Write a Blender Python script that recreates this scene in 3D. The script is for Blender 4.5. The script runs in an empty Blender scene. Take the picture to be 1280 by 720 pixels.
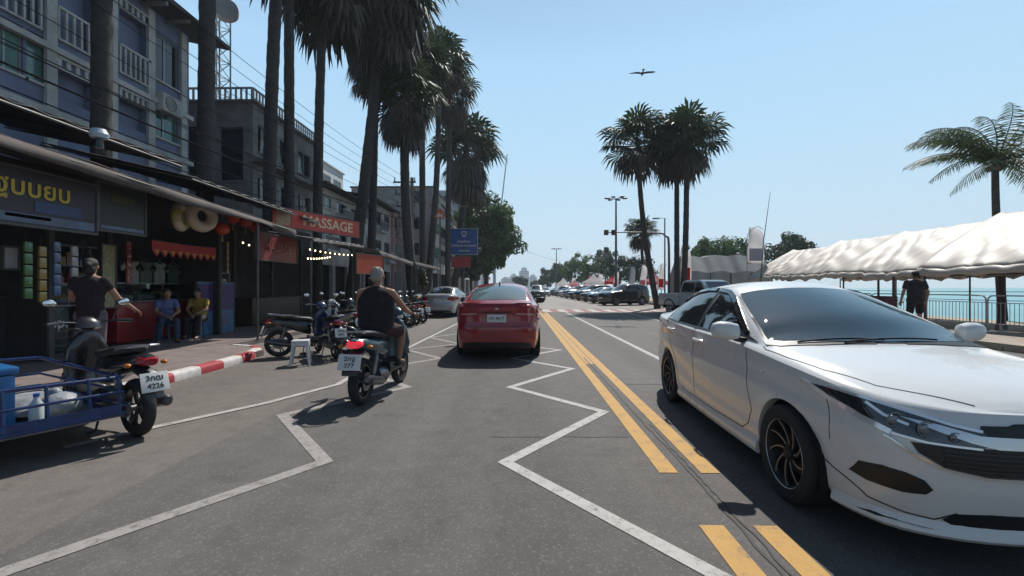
import bpy, bmesh, math, random
from math import sin, cos, pi, radians as rad, sqrt, atan2
from mathutils import Vector, Matrix, noise
from mathutils.bvhtree import BVHTree
SC = bpy.context.scene
COL = SC.collection
random.seed(7)
H = 1.41; F = 555.0; CX = 640.0; CY = 359.5; YAW = rad(1.05)

# ---------- placement: a picture position at a known depth, as a point in the world -------
def W(X, Z, h=0.0):
    """X to the right, Z ahead of the camera (metres), h above the road."""
    return Vector((X*cos(YAW)-Z*sin(YAW), X*sin(YAW)+Z*cos(YAW), h))
def at(px, Z, h=0.0):
    return W((px-CX)/F*Z, Z, h)
def gnd(px, py, h=0.0):
    Z = F*(H-h)/(py-CY)
    return W((px-CX)/F*Z, Z, h)
def hgt(py, Z):
    return H-(py-CY)*Z/F

# ---------- materials ----------
MATS = {}
def mat(name, color, rough=0.7, metal=0.0, var=0.0, scale=6.0, bump=0.0, bscale=60.0, coat=0.0,
        spec=0.5, emit=None, estr=0.0, trans=0.0, color2=None, sub=0.0, vdetail=6.0):
    if name in MATS: return MATS[name]
    m = bpy.data.materials.new(name); m.use_nodes = True
    nt = m.node_tree; b = nt.nodes['Principled BSDF']
    c = tuple(color)+(1,)
    b.inputs['Base Color'].default_value = c
    b.inputs['Roughness'].default_value = rough
    b.inputs['Metallic'].default_value = metal
    b.inputs['Specular IOR Level'].default_value = spec
    b.inputs['Coat Weight'].default_value = coat
    b.inputs['Coat Roughness'].default_value = 0.03
    if trans: b.inputs['Transmission Weight'].default_value = trans
    if emit:
        b.inputs['Emission Color'].default_value = tuple(emit)+(1,)
        b.inputs['Emission Strength'].default_value = estr
    if var or bump or color2:
        tc = nt.nodes.new('ShaderNodeTexCoord')
        if var or color2:
            n = nt.nodes.new('ShaderNodeTexNoise'); n.inputs['Scale'].default_value = scale
            n.inputs['Detail'].default_value = vdetail; n.inputs['Roughness'].default_value = 0.65
            nt.links.new(tc.outputs['Object'], n.inputs['Vector'])
            r = nt.nodes.new('ShaderNodeValToRGB')
            r.color_ramp.elements[0].position = 0.32; r.color_ramp.elements[1].position = 0.68
            if color2:
                r.color_ramp.elements[0].color = c; r.color_ramp.elements[1].color = tuple(color2)+(1,)
            else:
                r.color_ramp.elements[0].color = tuple(max(0, x*(1-var)) for x in color)+(1,)
                r.color_ramp.elements[1].color = tuple(min(1, x*(1+var)) for x in color)+(1,)
            nt.links.new(n.outputs['Fac'], r.inputs['Fac'])
            nt.links.new(r.outputs['Color'], b.inputs['Base Color'])
            mr = nt.nodes.new('ShaderNodeMapRange')
            mr.inputs['To Min'].default_value = max(0.02, rough*0.85); mr.inputs['To Max'].default_value = min(1, rough*1.12)
            nt.links.new(n.outputs['Fac'], mr.inputs['Value'])
            nt.links.new(mr.outputs['Result'], b.inputs['Roughness'])
        if bump:
            n2 = nt.nodes.new('ShaderNodeTexNoise'); n2.inputs['Scale'].default_value = bscale
            n2.inputs['Detail'].default_value = 5
            nt.links.new(tc.outputs['Object'], n2.inputs['Vector'])
            bp = nt.nodes.new('ShaderNodeBump'); bp.inputs['Strength'].default_value = bump
            bp.inputs['Distance'].default_value = 0.02
            nt.links.new(n2.outputs['Fac'], bp.inputs['Height'])
            nt.links.new(bp.outputs['Normal'], b.inputs['Normal'])
    if sub:
        b.inputs['Subsurface Weight'].default_value = sub
        b.inputs['Subsurface Radius'].default_value = (0.02, 0.008, 0.004)
    MATS[name] = m
    return m
def leafmat(name, ca, cb, rough=0.55, tr=0.35, scale=1.2):
    """Two-tone foliage with some light passing through the leaf."""
    if name in MATS: return MATS[name]
    m = mat(name, ca, rough, color2=cb, scale=scale, vdetail=8)
    nt = m.node_tree; b = nt.nodes['Principled BSDF']; out = nt.nodes['Material Output']
    t = nt.nodes.new('ShaderNodeBsdfTranslucent'); mx = nt.nodes.new('ShaderNodeMixShader')
    mx.inputs[0].default_value = tr
    ramp = [n for n in nt.nodes if n.type == 'VALTORGB'][0]
    nt.links.new(ramp.outputs['Color'], t.inputs['Color'])
    nt.links.new(b.outputs[0], mx.inputs[1]); nt.links.new(t.outputs[0], mx.inputs[2])
    nt.links.new(mx.outputs[0], out.inputs['Surface'])
    return m

# ---------- mesh builder ----------
class MB:
    def __init__(s): s.v = []; s.f = []; s.mi = []; s.cur = 0
    def add(s, vs, fs, M=None):
        o = len(s.v)
        s.v += [tuple(M @ Vector(p)) if M is not None else tuple(p) for p in vs]
        for f in fs: s.f.append(tuple(i+o for i in f)); s.mi.append(s.cur)
        return s
    def m(s, i): s.cur = i; return s
    def box(s, x0, y0, z0, x1, y1, z1, M=None, bev=0.0):
        if bev:
            bm = bmesh.new(); bmesh.ops.create_cube(bm, size=1)
            for v in bm.verts:
                v.co = Vector(((x0+x1)/2+v.co.x*(x1-x0), (y0+y1)/2+v.co.y*(y1-y0), (z0+z1)/2+v.co.z*(z1-z0)))
            bmesh.ops.bevel(bm, geom=bm.edges[:], offset=bev, segments=2, affect='EDGES', profile=0.6)
            bm.verts.ensure_lookup_table()
            vs = [v.co[:] for v in bm.verts]; fs = [[v.index for v in f.verts] for f in bm.faces]
            bm.free(); return s.add(vs, fs, M)
        vs = [(x0,y0,z0),(x1,y0,z0),(x1,y1,z0),(x0,y1,z0),(x0,y0,z1),(x1,y0,z1),(x1,y1,z1),(x0,y1,z1)]
        return s.add(vs, [(0,3,2,1),(4,5,6,7),(0,1,5,4),(1,2,6,5),(2,3,7,6),(3,0,4,7)], M)
    def cbox(s, c, sz, M=None, bev=0.0, rz=0.0, rx=0.0, ry=0.0):
        R = Matrix.Translation(c) @ Matrix.Rotation(rz,4,'Z') @ Matrix.Rotation(ry,4,'Y') @ Matrix.Rotation(rx,4,'X')
        if M is not None: R = M @ R
        a,b,c2 = sz[0]/2, sz[1]/2, sz[2]/2
        return s.box(-a,-b,-c2,a,b,c2,R,bev)
    def ring(s, c, d, r, n, up=None, sx=1.0):
        d = Vector(d).normalized()
        u = Vector(up) if up is not None else (Vector((0,0,1)) if abs(d.z) < 0.9 else Vector((1,0,0)))
        a = d.cross(u).normalized(); b = a.cross(d).normalized()
        return [Vector(c)+a*(cos(2*pi*k/n)*r*sx)+b*(sin(2*pi*k/n)*r) for k in range(n)]
    def tube(s, pts, r, n=8, caps=True, M=None, closed=False, sx=1.0):
        pts = [Vector(p) for p in pts]; m = len(pts)
        rs = r if isinstance(r,(list,tuple)) else [r]*m
        vs = []
        u = None
        for i,p in enumerate(pts):
            if closed: d = pts[(i+1)%m]-pts[i-1]
            else: d = pts[min(i+1,m-1)]-pts[max(i-1,0)]
            d.normalize()
            if u is None: u = Vector((0,0,1)) if abs(d.z) < 0.9 else Vector((1,0,0))
            a = d.cross(u)
            if a.length < 1e-4: a = d.cross(Vector((0,1,0)))
            a.normalize(); b = a.cross(d).normalized(); u = b
            for k in range(n):
                t = 2*pi*k/n
                vs.append(p+a*(cos(t)*rs[i]*sx)+b*(sin(t)*rs[i]))
        fs = []
        for i in range(m if closed else m-1):
            j = (i+1)%m
            for k in range(n):
                fs.append((i*n+k, i*n+(k+1)%n, j*n+(k+1)%n, j*n+k))
        if caps and not closed:
            fs.append(tuple(range(n))[::-1]); fs.append(tuple((m-1)*n+k for k in range(n)))
        return s.add(vs, fs, M)
    def cyl(s, p0, p1, r0, r1=None, n=12, M=None):
        return s.tube([p0,p1],[r0, r0 if r1 is None else r1], n, True, M)
    def lathe(s, prof, n=24, M=None, closed=False, caps=True):
        vs = []; m = len(prof)
        for r,z in prof:
            for k in range(n):
                t = 2*pi*k/n; vs.append((r*cos(t), r*sin(t), z))
        fs = []
        for i in range(m if closed else m-1):
            j = (i+1)%m
            for k in range(n): fs.append((i*n+k, i*n+(k+1)%n, j*n+(k+1)%n, j*n+k))
        if not closed and caps:
            if prof[0][0] > 1e-6: fs.append(tuple(range(n))[::-1])
            if prof[-1][0] > 1e-6: fs.append(tuple((m-1)*n+k for k in range(n)))
        return s.add(vs, fs, M)
    def prism(s, poly, z0, z1, M=None):
        n = len(poly)
        vs = [(x,y,z0) for x,y in poly]+[(x,y,z1) for x,y in poly]
        fs = [tuple(range(n))[::-1], tuple(range(n,2*n))]+[(k,(k+1)%n,n+(k+1)%n,n+k) for k in range(n)]
        return s.add(vs, fs, M)
    def sheet(s, poly, z=0.0):
        n = len(poly); return s.add([(p[0],p[1],z) for p in poly], [tuple(range(n))])
    def ell(s, c, r, n=12, m=8, M=None, R=None):
        vs = []; fs = []
        T = Matrix.Translation(c)
        if R is not None: T = T @ R
        if M is not None: T = M @ T
        for i in range(1,m):
            ph = pi*i/m
            for k in range(n):
                t = 2*pi*k/n; vs.append((r[0]*sin(ph)*cos(t), r[1]*sin(ph)*sin(t), r[2]*cos(ph)))
        vs += [(0,0,r[2]),(0,0,-r[2])]
        for i in range(m-2):
            for k in range(n): fs.append((i*n+k,(i+1)*n+k,(i+1)*n+(k+1)%n,i*n+(k+1)%n))
        a = (m-1)*n
        for k in range(n):
            fs.append((a,k,(k+1)%n)); fs.append((a+1,(m-2)*n+(k+1)%n,(m-2)*n+k))
        return s.add(vs, fs, T)
    def loft(s, secs, n=20, e=2.4, M=None, caps=True):
        """secs: (centre, half width y, half height, tilt about y). Superellipse rings along x."""
        vs = []
        for (c,hw,hh,tl) in secs:
            for k in range(n):
                t = 2*pi*k/n; ct, st = cos(t), sin(t)
                y = hw*math.copysign(abs(ct)**(2/e), ct); z = hh*math.copysign(abs(st)**(2/e), st)
                vs.append((c[0]+z*sin(tl), c[1]+y, c[2]+z*cos(tl)))
        m = len(secs); fs = []
        for i in range(m-1):
            for k in range(n): fs.append((i*n+k, i*n+(k+1)%n, (i+1)*n+(k+1)%n, (i+1)*n+k))
        if caps: fs.append(tuple(range(n))[::-1]); fs.append(tuple((m-1)*n+k for k in range(n)))
        return s.add(vs, fs, M)
    def build(s, name, mats, parent=None, smooth=True, ang=35, fix=True, sub=0):
        me = bpy.data.meshes.new(name); me.from_pydata(s.v, [], s.f)
        if not isinstance(mats,(list,tuple)): mats = [mats]
        for m in mats: me.materials.append(m)
        if len(mats) > 1: me.polygons.foreach_set('material_index', s.mi)
        me.validate(); me.update()
        if fix:
            bm = bmesh.new(); bm.from_mesh(me)
            bmesh.ops.recalc_face_normals(bm, faces=bm.faces[:]); bm.to_mesh(me); bm.free()
        if smooth:
            me.shade_smooth(); me.set_sharp_from_angle(angle=rad(ang))
        o = bpy.data.objects.new(name, me); COL.objects.link(o)
        if parent is not None: o.parent = parent
        if sub:
            md = o.modifiers.new('sub','SUBSURF'); md.levels = sub; md.render_levels = sub
            bake(o)
        return o
def bake(o):
    dg = bpy.context.evaluated_depsgraph_get(); dg.update()
    me = bpy.data.meshes.new_from_object(o.evaluated_get(dg))
    old = o.data; o.modifiers.clear(); o.data = me; bpy.data.meshes.remove(old)
def tag(o, label, cat, group=None, kind=None):
    o['label'] = label; o['category'] = cat
    if group: o['group'] = group
    if kind: o['kind'] = kind
    return o
def struct(o): o['kind'] = 'structure'; return o
def thing(name, loc, rz, label, cat, group=None):
    o = bpy.data.objects.new(name, None); COL.objects.link(o); o.empty_display_size = 0.2
    o.location = loc; o.rotation_euler = (0,0,rz)
    return tag(o, label, cat, group)
KIDS = {}
def children(o): return [c for c in bpy.data.objects if c.parent is o]
def copy_tree(root, loc, rz, label, scale=None, group=None):
    r = root.copy(); COL.objects.link(r); r.location = loc; r.rotation_euler = (0,0,rz); r['label'] = label
    if group: r['group'] = group
    if scale: r.scale = (scale,)*3 if not isinstance(scale,(tuple,list)) else scale
    for ch in children(root):
        c = ch.copy(); COL.objects.link(c); c.parent = r
        for g in children(ch):
            d = g.copy(); COL.objects.link(d); d.parent = c
    return r
def recolor(root, name, m, slot=0):
    """Give one copied thing its own paint on the named parts."""
    for ch in children(root):
        for o in [ch]+children(ch):
            if o.name.split('.')[0] in name and o.data:
                o.data = o.data.copy(); o.data.materials[slot] = m
def text_mesh(body, size, depth=0.004, bold=False, squash=1.0):
    cu = bpy.data.curves.new('t','FONT'); cu.body = body; cu.size = size; cu.extrude = depth
    cu.align_x = 'CENTER'; cu.align_y = 'CENTER'; cu.resolution_u = 3
    if bold: cu.offset = size*0.018
    o = bpy.data.objects.new('t', cu); COL.objects.link(o)
    dg = bpy.context.evaluated_depsgraph_get(); dg.update()
    me = bpy.data.meshes.new_from_object(o.evaluated_get(dg))
    vs = [(v.co.x*squash, v.co.y, v.co.z) for v in me.vertices]; fs = [tuple(p.vertices) for p in me.polygons]
    bpy.data.objects.remove(o); bpy.data.meshes.remove(me)
    return vs, fs
def frame(o, x, up=(0,0,1)):
    """Matrix whose local x runs along x, local y up, local z out of the board."""
    x = Vector(x).normalized(); y = Vector(up).normalized(); z = x.cross(y).normalized()
    M = Matrix((x,y,z)).transposed().to_4x4(); M.translation = Vector(o); return M
def organic(name, caps, m, parent=None, vox=0.014, smooth=6, dec=0):
    """One continuous surface grown over tapered limbs: (p0,p1,r0,r1) or ('e',c,r[,R])."""
    b = MB()
    for c in caps:
        if c[0] == 'e': b.ell(c[1], c[2], 14, 10, R=c[3] if len(c) > 3 else None)
        else:
            p0,p1,r0,r1 = c
            b.tube([p0,p1],[r0,r1],12); b.ell(p0,(r0,)*3,12,8); b.ell(p1,(r1,)*3,12,8)
    o = b.build(name, m, parent, smooth=False)
    md = o.modifiers.new('r','REMESH'); md.mode = 'VOXEL'; md.voxel_size = vox
    sm = o.modifiers.new('s','SMOOTH'); sm.iterations = smooth; sm.factor = 0.5
    bake(o)
    if not len(o.data.materials): o.data.materials.append(m)
    o.data.shade_smooth()
    return o
def lerp(a,b,t): return a+(b-a)*t
def interp(tab, x, k=1):
    """Smooth (monotone cubic) table lookup; rows sorted by the first column."""
    n = len(tab)
    if x <= tab[0][0]: return tab[0][k]
    if x >= tab[-1][0]: return tab[-1][k]
    i = 0
    while tab[i+1][0] < x: i += 1
    def sl(j): return (tab[j+1][k]-tab[j][k])/(tab[j+1][0]-tab[j][0])
    def tan(j):
        if j == 0: return sl(0)
        if j == n-1: return sl(n-2)
        a,b = sl(j-1), sl(j)
        return 0 if a*b <= 0 else 2*a*b/(a+b)
    h = tab[i+1][0]-tab[i][0]; t = (x-tab[i][0])/h
    a,b = tab[i][k], tab[i+1][k]; ma, mb = tan(i)*h, tan(i+1)*h
    return (2*t**3-3*t*t+1)*a+(t**3-2*t*t+t)*ma+(-2*t**3+3*t*t)*b+(t**3-t*t)*mb
def catmull(pts, n=8, closed=False):
    pts = [Vector(p) for p in pts]; m = len(pts); out = []
    for i in range(m if closed else m-1):
        p0 = pts[i-1] if (i > 0 or closed) else pts[0]; p1 = pts[i]
        p2 = pts[(i+1)%m]; p3 = pts[(i+2)%m] if (closed or i+2 < m) else pts[-1]
        for k in range(n):
            t = k/n
            out.append(0.5*((2*p1)+(-p0+p2)*t+(2*p0-5*p1+4*p2-p3)*t*t+(-p0+3*p1-3*p2+p3)*t**3))
    if not closed: out.append(pts[-1])
    return out
# ================= camera, light, air =================
cam = bpy.data.cameras.new('camera'); co = bpy.data.objects.new('camera', cam); COL.objects.link(co)
cam.sensor_width = 36; cam.lens = 36*F/1280; cam.clip_start = 0.05; cam.clip_end = 20000
cam.shift_y = (CY-360)/1280
co.location = (0,0,H); co.rotation_euler = (rad(90),0,YAW)
SC.camera = co
SUN_EL = 52.5; SUN_AZ = 20.0      # azimuth from the road direction (+Y) towards +X
w = bpy.data.worlds.new('World'); SC.world = w; w.use_nodes = True
nt = w.node_tree; bg = nt.nodes['Background']
sky = nt.nodes.new('ShaderNodeTexSky'); sky.sky_type = 'NISHITA'; sky.sun_disc = False
sky.sun_elevation = rad(SUN_EL); sky.sun_rotation = rad(SUN_AZ)
sky.air_density = 1.0; sky.dust_density = 0.9; sky.ozone_density = 2.5; sky.altitude = 0
# the low sky over the sea is milky: a pale band that thins out upwards
tcw = nt.nodes.new('ShaderNodeTexCoord'); sxyz = nt.nodes.new('ShaderNodeSeparateXYZ'); nt.links.new(tcw.outputs['Generated'], sxyz.inputs[0])
rw_ = nt.nodes.new('ShaderNodeValToRGB'); cr_ = rw_.color_ramp
cr_.elements[0].position = 0.0; cr_.elements[0].color = (0.51,0.635,0.70,1)
cr_.elements[1].position = 0.62; cr_.elements[1].color = (0.29,0.515,0.77,1)
e_ = cr_.elements.new(0.10); e_.color = (0.475,0.63,0.735,1)
e_ = cr_.elements.new(0.30); e_.color = (0.39,0.60,0.775,1)
nt.links.new(sxyz.outputs[2], rw_.inputs[0])
sc2 = nt.nodes.new('ShaderNodeVectorMath'); sc2.operation = 'SCALE'; sc2.inputs[3].default_value = 1/0.05
nt.links.new(rw_.outputs[0], sc2.inputs[0])
fac = nt.nodes.new('ShaderNodeMapRange'); fac.inputs['From Min'].default_value = 0.45; fac.inputs['From Max'].default_value = 0.85
fac.inputs['To Min'].default_value = 0.92; fac.inputs['To Max'].default_value = 0.0; nt.links.new(sxyz.outputs[2], fac.inputs['Value'])
# the half of the sky away from the sun is deeper and darker
away = nt.nodes.new('ShaderNodeMapRange'); away.inputs['From Min'].default_value = -0.25; away.inputs['From Max'].default_value = 0.30
away.inputs['To Min'].default_value = 0.30; away.inputs['To Max'].default_value = 1.0; nt.links.new(sxyz.outputs[1], away.inputs['Value'])
fm = nt.nodes.new('ShaderNodeMath'); fm.operation = 'MULTIPLY'; nt.links.new(fac.outputs[0], fm.inputs[0]); nt.links.new(away.outputs[0], fm.inputs[1])
mxw = nt.nodes.new('ShaderNodeMix'); mxw.data_type = 'RGBA'; nt.links.new(fm.outputs[0], mxw.inputs[0])
nt.links.new(sky.outputs[0], mxw.inputs[6]); nt.links.new(sc2.outputs[0], mxw.inputs[7])
nt.links.new(mxw.outputs[2], bg.inputs[0]); bg.inputs[1].default_value = 0.05
sl = bpy.data.lights.new('sun','SUN'); so = bpy.data.objects.new('sun', sl); COL.objects.link(so)
sl.energy = 4.0; sl.angle = rad(0.55); sl.color = (1.0,0.955,0.89)
d = Vector((sin(rad(SUN_AZ))*cos(rad(SUN_EL)), cos(rad(SUN_AZ))*cos(rad(SUN_EL)), sin(rad(SUN_EL))))
so.rotation_euler = (-d).to_track_quat('-Z','Y').to_euler()
so.location = (20,40,60)
SC.view_settings.view_transform = 'Standard'; SC.view_settings.look = 'None'
SC.view_settings.gamma = 1; SC.view_settings.use_curve_mapping = False
SC.view_settings.exposure = 0.38
SC.render.engine = 'CYCLES'

# ================= ground surfaces =================
def asphalt(name, c1, c2, patch=0.25, fine=0.28, tracks=()):
    m = bpy.data.materials.new(name); m.use_nodes = True; nt = m.node_tree; b = nt.nodes['Principled BSDF']
    tc = nt.nodes.new('ShaderNodeTexCoord')
    def N(sc, det=6, ro=0.6, mp=None):
        n = nt.nodes.new('ShaderNodeTexNoise'); n.inputs['Scale'].default_value = sc
        n.inputs['Detail'].default_value = det; n.inputs['Roughness'].default_value = ro
        nt.links.new((mp or tc).outputs[0 if mp else 'Object'], n.inputs['Vector']); return n
    mp = nt.nodes.new('ShaderNodeMapping'); mp.inputs['Scale'].default_value = (1.0,0.16,1)
    nt.links.new(tc.outputs['Object'], mp.inputs['Vector'])
    big = N(0.6, 6, 0.6, mp); mid = N(5,5); fin = N(130,3,0.8)
    r = nt.nodes.new('ShaderNodeValToRGB'); r.color_ramp.elements[0].position = 0.3; r.color_ramp.elements[1].position = 0.7
    r.color_ramp.elements[0].color = tuple(c1)+(1,); r.color_ramp.elements[1].color = tuple(c2)+(1,)
    nt.links.new(big.outputs['Fac'], r.inputs['Fac'])
    def mul(col, fac_node, lo, hi, a=0.3, bb=0.7):
        q = nt.nodes.new('ShaderNodeMapRange'); q.inputs['From Min'].default_value = a; q.inputs['From Max'].default_value = bb
        q.inputs['To Min'].default_value = lo; q.inputs['To Max'].default_value = hi
        nt.links.new(fac_node.outputs[0], q.inputs['Value'])
        v = nt.nodes.new('ShaderNodeMix'); v.data_type = 'RGBA'; v.blend_type = 'MULTIPLY'; v.inputs[0].default_value = 1
        nt.links.new(col, v.inputs[6]); nt.links.new(q.outputs[0], v.inputs[7]); return v.outputs[2]
    c = mul(r.outputs['Color'], mid, 1-patch*0.5, 1+patch*0.5)
    c = mul(c, fin, 1-fine, 1+fine)
    # wheel tracks polished darker along the lanes, and a drip line between them
    sxy = nt.nodes.new('ShaderNodeSeparateXYZ'); nt.links.new(tc.outputs['Object'], sxy.inputs[0])
    def mth(op, a, b_=None):
        q = nt.nodes.new('ShaderNodeMath'); q.operation = op
        for i_,v_ in enumerate((a,b_)):
            if v_ is None: continue
            if isinstance(v_,(int,float)): q.inputs[i_].default_value = v_
            else: nt.links.new(v_, q.inputs[i_])
        return q.outputs[0]
    acc = None
    for x0_,wd_,am_ in tracks:
        dd_ = mth('DIVIDE', mth('SUBTRACT', sxy.outputs[0], x0_), wd_)
        g_ = mth('MULTIPLY', mth('POWER', 2.718, mth('MULTIPLY', mth('MULTIPLY', dd_, dd_), -1.0)), am_)
        acc = g_ if acc is None else mth('ADD', acc, g_)
    if acc is not None:
        pn = N(0.9, 4, 0.6, mp); acc = mth('MULTIPLY', acc, mth('ADD', pn.outputs[0], 0.45))
        kx_ = mth('SUBTRACT', 1.0, acc)
        v = nt.nodes.new('ShaderNodeMix'); v.data_type = 'RGBA'; v.blend_type = 'MULTIPLY'; v.inputs[0].default_value = 1
        nt.links.new(c, v.inputs[6]); nt.links.new(kx_, v.inputs[7]); c = v.outputs[2]
    # irregular stains
    st_ = N(1.7, 9, 0.75); c = mul(c, st_, 0.84, 1.02, 0.36, 0.44)
    vo = nt.nodes.new('ShaderNodeTexVoronoi'); vo.inputs['Scale'].default_value = 75
    nt.links.new(tc.outputs['Object'], vo.inputs['Vector'])
    # pale stones in the worn surface
    sp = nt.nodes.new('ShaderNodeMath'); sp.operation = 'GREATER_THAN'; sp.inputs[1].default_value = 0.86
    sx = nt.nodes.new('ShaderNodeSeparateColor'); nt.links.new(vo.outputs['Color'], sx.inputs[0])
    nt.links.new(sx.outputs[0], sp.inputs[0])
    mx = nt.nodes.new('ShaderNodeMix'); mx.data_type = 'RGBA'; mx.blend_type = 'MIX'
    sm = nt.nodes.new('ShaderNodeMath'); sm.operation = 'MULTIPLY'; sm.inputs[1].default_value = 0.16
    nt.links.new(sp.outputs[0], sm.inputs[0]); nt.links.new(sm.outputs[0], mx.inputs[0])
    nt.links.new(c, mx.inputs[6]); mx.inputs[7].default_value = (0.30,0.28,0.26,1)
    nt.links.new(mx.outputs[2], b.inputs['Base Color'])
    b.inputs['Roughness'].default_value = 0.82; b.inputs['Specular IOR Level'].default_value = 0.35
    bp = nt.nodes.new('ShaderNodeBump'); bp.inputs['Strength'].default_value = 0.55; bp.inputs['Distance'].default_value = 0.006
    nt.links.new(fin.outputs['Fac'], bp.inputs['Height']); nt.links.new(bp.outputs['Normal'], b.inputs['Normal'])
    MATS[name] = m; return m
M_ROAD = asphalt('worn_asphalt', (0.086,0.080,0.076), (0.122,0.114,0.108), tracks=((-1.45,.30,.16),(0.15,.30,.16),(-.65,.22,.14),(2.3,.3,.14),(3.8,.3,.14)))
M_BAY = asphalt('parking_asphalt', (0.11,0.098,0.088), (0.15,0.134,0.12), 0.3)
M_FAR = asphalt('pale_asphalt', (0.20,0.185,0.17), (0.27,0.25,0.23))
def paint(name, color, under, wear=0.5, ws=9):
    """Thermoplastic paint worn through to the asphalt in patches."""
    m = bpy.data.materials.new(name); m.use_nodes = True; nt = m.node_tree; b = nt.nodes['Principled BSDF']
    tc = nt.nodes.new('ShaderNodeTexCoord')
    n = nt.nodes.new('ShaderNodeTexNoise'); n.inputs['Scale'].default_value = ws; n.inputs['Detail'].default_value = 9; n.inputs['Roughness'].default_value = 0.72
    n3 = nt.nodes.new('ShaderNodeTexNoise'); n3.inputs['Scale'].default_value = 110; n3.inputs['Detail'].default_value = 4
    for q in (n,n3): nt.links.new(tc.outputs['Object'], q.inputs['Vector'])
    ad = nt.nodes.new('ShaderNodeMath'); ad.operation = 'ADD'; nt.links.new(n.outputs[0], ad.inputs[0])
    k = nt.nodes.new('ShaderNodeMath'); k.operation = 'MULTIPLY'; k.inputs[1].default_value = 0.35
    nt.links.new(n3.outputs[0], k.inputs[0]); nt.links.new(k.outputs[0], ad.inputs[1])
    r = nt.nodes.new('ShaderNodeValToRGB'); r.color_ramp.elements[0].position = 0.42+wear*0.2; r.color_ramp.elements[1].position = 0.62+wear*0.2
    r.color_ramp.elements[0].color = tuple(under)+(1,); r.color_ramp.elements[1].color = tuple(color)+(1,)
    e = r.color_ramp.elements.new(0.50+wear*0.2); e.color = tuple(lerp(under[i],color[i],0.7) for i in range(3))+(1,)
    nt.links.new(ad.outputs[0], r.inputs['Fac']); nt.links.new(r.outputs[0], b.inputs['Base Color'])
    b.inputs['Roughness'].default_value = 0.75
    bp = nt.nodes.new('ShaderNodeBump'); bp.inputs['Strength'].default_value = 0.4; bp.inputs['Distance'].default_value = 0.004
    nt.links.new(n3.outputs[0], bp.inputs['Height']); nt.links.new(bp.outputs['Normal'], b.inputs['Normal'])
    return m
P_WHITE = paint('worn_white_paint', (0.40,0.385,0.37), (0.14,0.13,0.12), 0.50)
P_WHITE2 = paint('faded_white_paint', (0.29,0.27,0.255), (0.13,0.12,0.11), 0.60)
P_YEL = paint('worn_yellow_paint', (0.45,0.255,0.06), (0.17,0.125,0.08), 0.36, 7)
P_YELF = paint('thin_yellow_paint', (0.42,0.245,0.08), (0.24,0.15,0.09), 0.3, 5)

ground = struct(MB().sheet([(-3000,-60),(3000,-60),(3000,6000),(-3000,6000)], -0.02).build('ground', mat('dry_ground',(0.16,0.145,0.12),0.9,var=0.25,scale=0.3), smooth=False))
KL = -5.16       # kerb face, left side of the street
road = struct(MB().sheet([(-2.75,-8),(11.2,-8),(11.2,29.3),(-2.75,29.3)], 0.0).build('road', M_ROAD, smooth=False))
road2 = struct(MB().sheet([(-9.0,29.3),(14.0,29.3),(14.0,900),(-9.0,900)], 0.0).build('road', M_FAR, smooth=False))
bay = struct(MB().sheet([(-9.0,-8),(-2.75,-8),(-2.75,29.3),(-9.0,29.3)], 0.0).build('parking_bay', M_BAY, smooth=False))

def pline(mb, pts, wd, z):
    """A painted band through ground points with mitred corners."""
    pts = [Vector((p[0],p[1])) for p in pts]; L = []; R = []
    for i,p in enumerate(pts):
        d0 = (p-pts[i-1]).normalized() if i else (pts[1]-p).normalized()
        d1 = (pts[i+1]-p).normalized() if i < len(pts)-1 else d0
        n0 = Vector((-d0.y,d0.x)); n1 = Vector((-d1.y,d1.x)); m = (n0+n1)
        m = m.normalized() if m.length > 1e-3 else n0
        k = wd/2/max(0.35, m.dot(n0)); L.append(p+m*k); R.append(p-m*k)
    vs = [(q.x,q.y,z) for q in L+R]; n = len(pts)
    mb.add(vs, [(i,n+i,n+i+1,i+1) for i in range(n-1)])
zl = [gnd(-60,738), gnd(406,577), gnd(353,519), gnd(509,484), W(-2.5,7.5), gnd(550,448), gnd(507,437), gnd(575,430), gnd(538,422), W(-1.4,14)]
mb = MB(); pline(mb, zl, 0.115, 0.004); struct(mb.build('zigzag_marking', P_WHITE2, smooth=False))
zr = [gnd(912,728), gnd(632,578), gnd(755,515), gnd(638,484), gnd(715,461), gnd(640,448), gnd(700,437.5), gnd(642,431)]
mb = MB(); pline(mb, zr, 0.105, 0.004); struct(mb.build('zigzag_marking', P_WHITE, smooth=False))
mb = MB(); pline(mb, [gnd(80,560), gnd(200,533), gnd(330,505), gnd(422,481), gnd(455,462), gnd(500,440), gnd(575,403), W(-2.15,25)], 0.10, 0.008)
struct(mb.build('bay_edge_line', P_WHITE, smooth=False))
mb = MB()
for (a,b) in ((-6,2.65),(3.395,25.2)):
    for x in (1.13,1.445): mb.sheet([(x-0.072,a),(x+0.072,a),(x+0.072,b),(x-0.072,b)], 0.004)
struct(mb.build('yellow_centre_line', P_YEL, smooth=False))
mb = MB()
mb.sheet([(1.215,8.2),(1.36,8.2),(1.36,24.0),(1.215,24.0)], 0.0035)
struct(mb.build('yellow_centre_infill', P_YELF, smooth=False))
mb = MB(); mb.sheet([(2.72,6.0),(2.84,6.0),(2.66,25.2),(2.54,25.2)], 0.004)
mb.sheet([(5.9,10),(6.0,10),(6.0,25.2),(5.9,25.2)], 0.004)
struct(mb.build('lane_line', P_WHITE, smooth=False))
mb = MB()
for k in range(14):
    x = -3.4+k*0.95; mb.sheet([(x,25.7),(x+0.5,25.7),(x+0.5,28.6),(x,28.6)], 0.008)
struct(mb.build('crosswalk', P_WHITE, smooth=False))
mb = MB(); mb.sheet([(-5.1,25.3),(11.2,25.3),(11.2,29.2),(-5.1,29.2)], 0.004)
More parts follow.
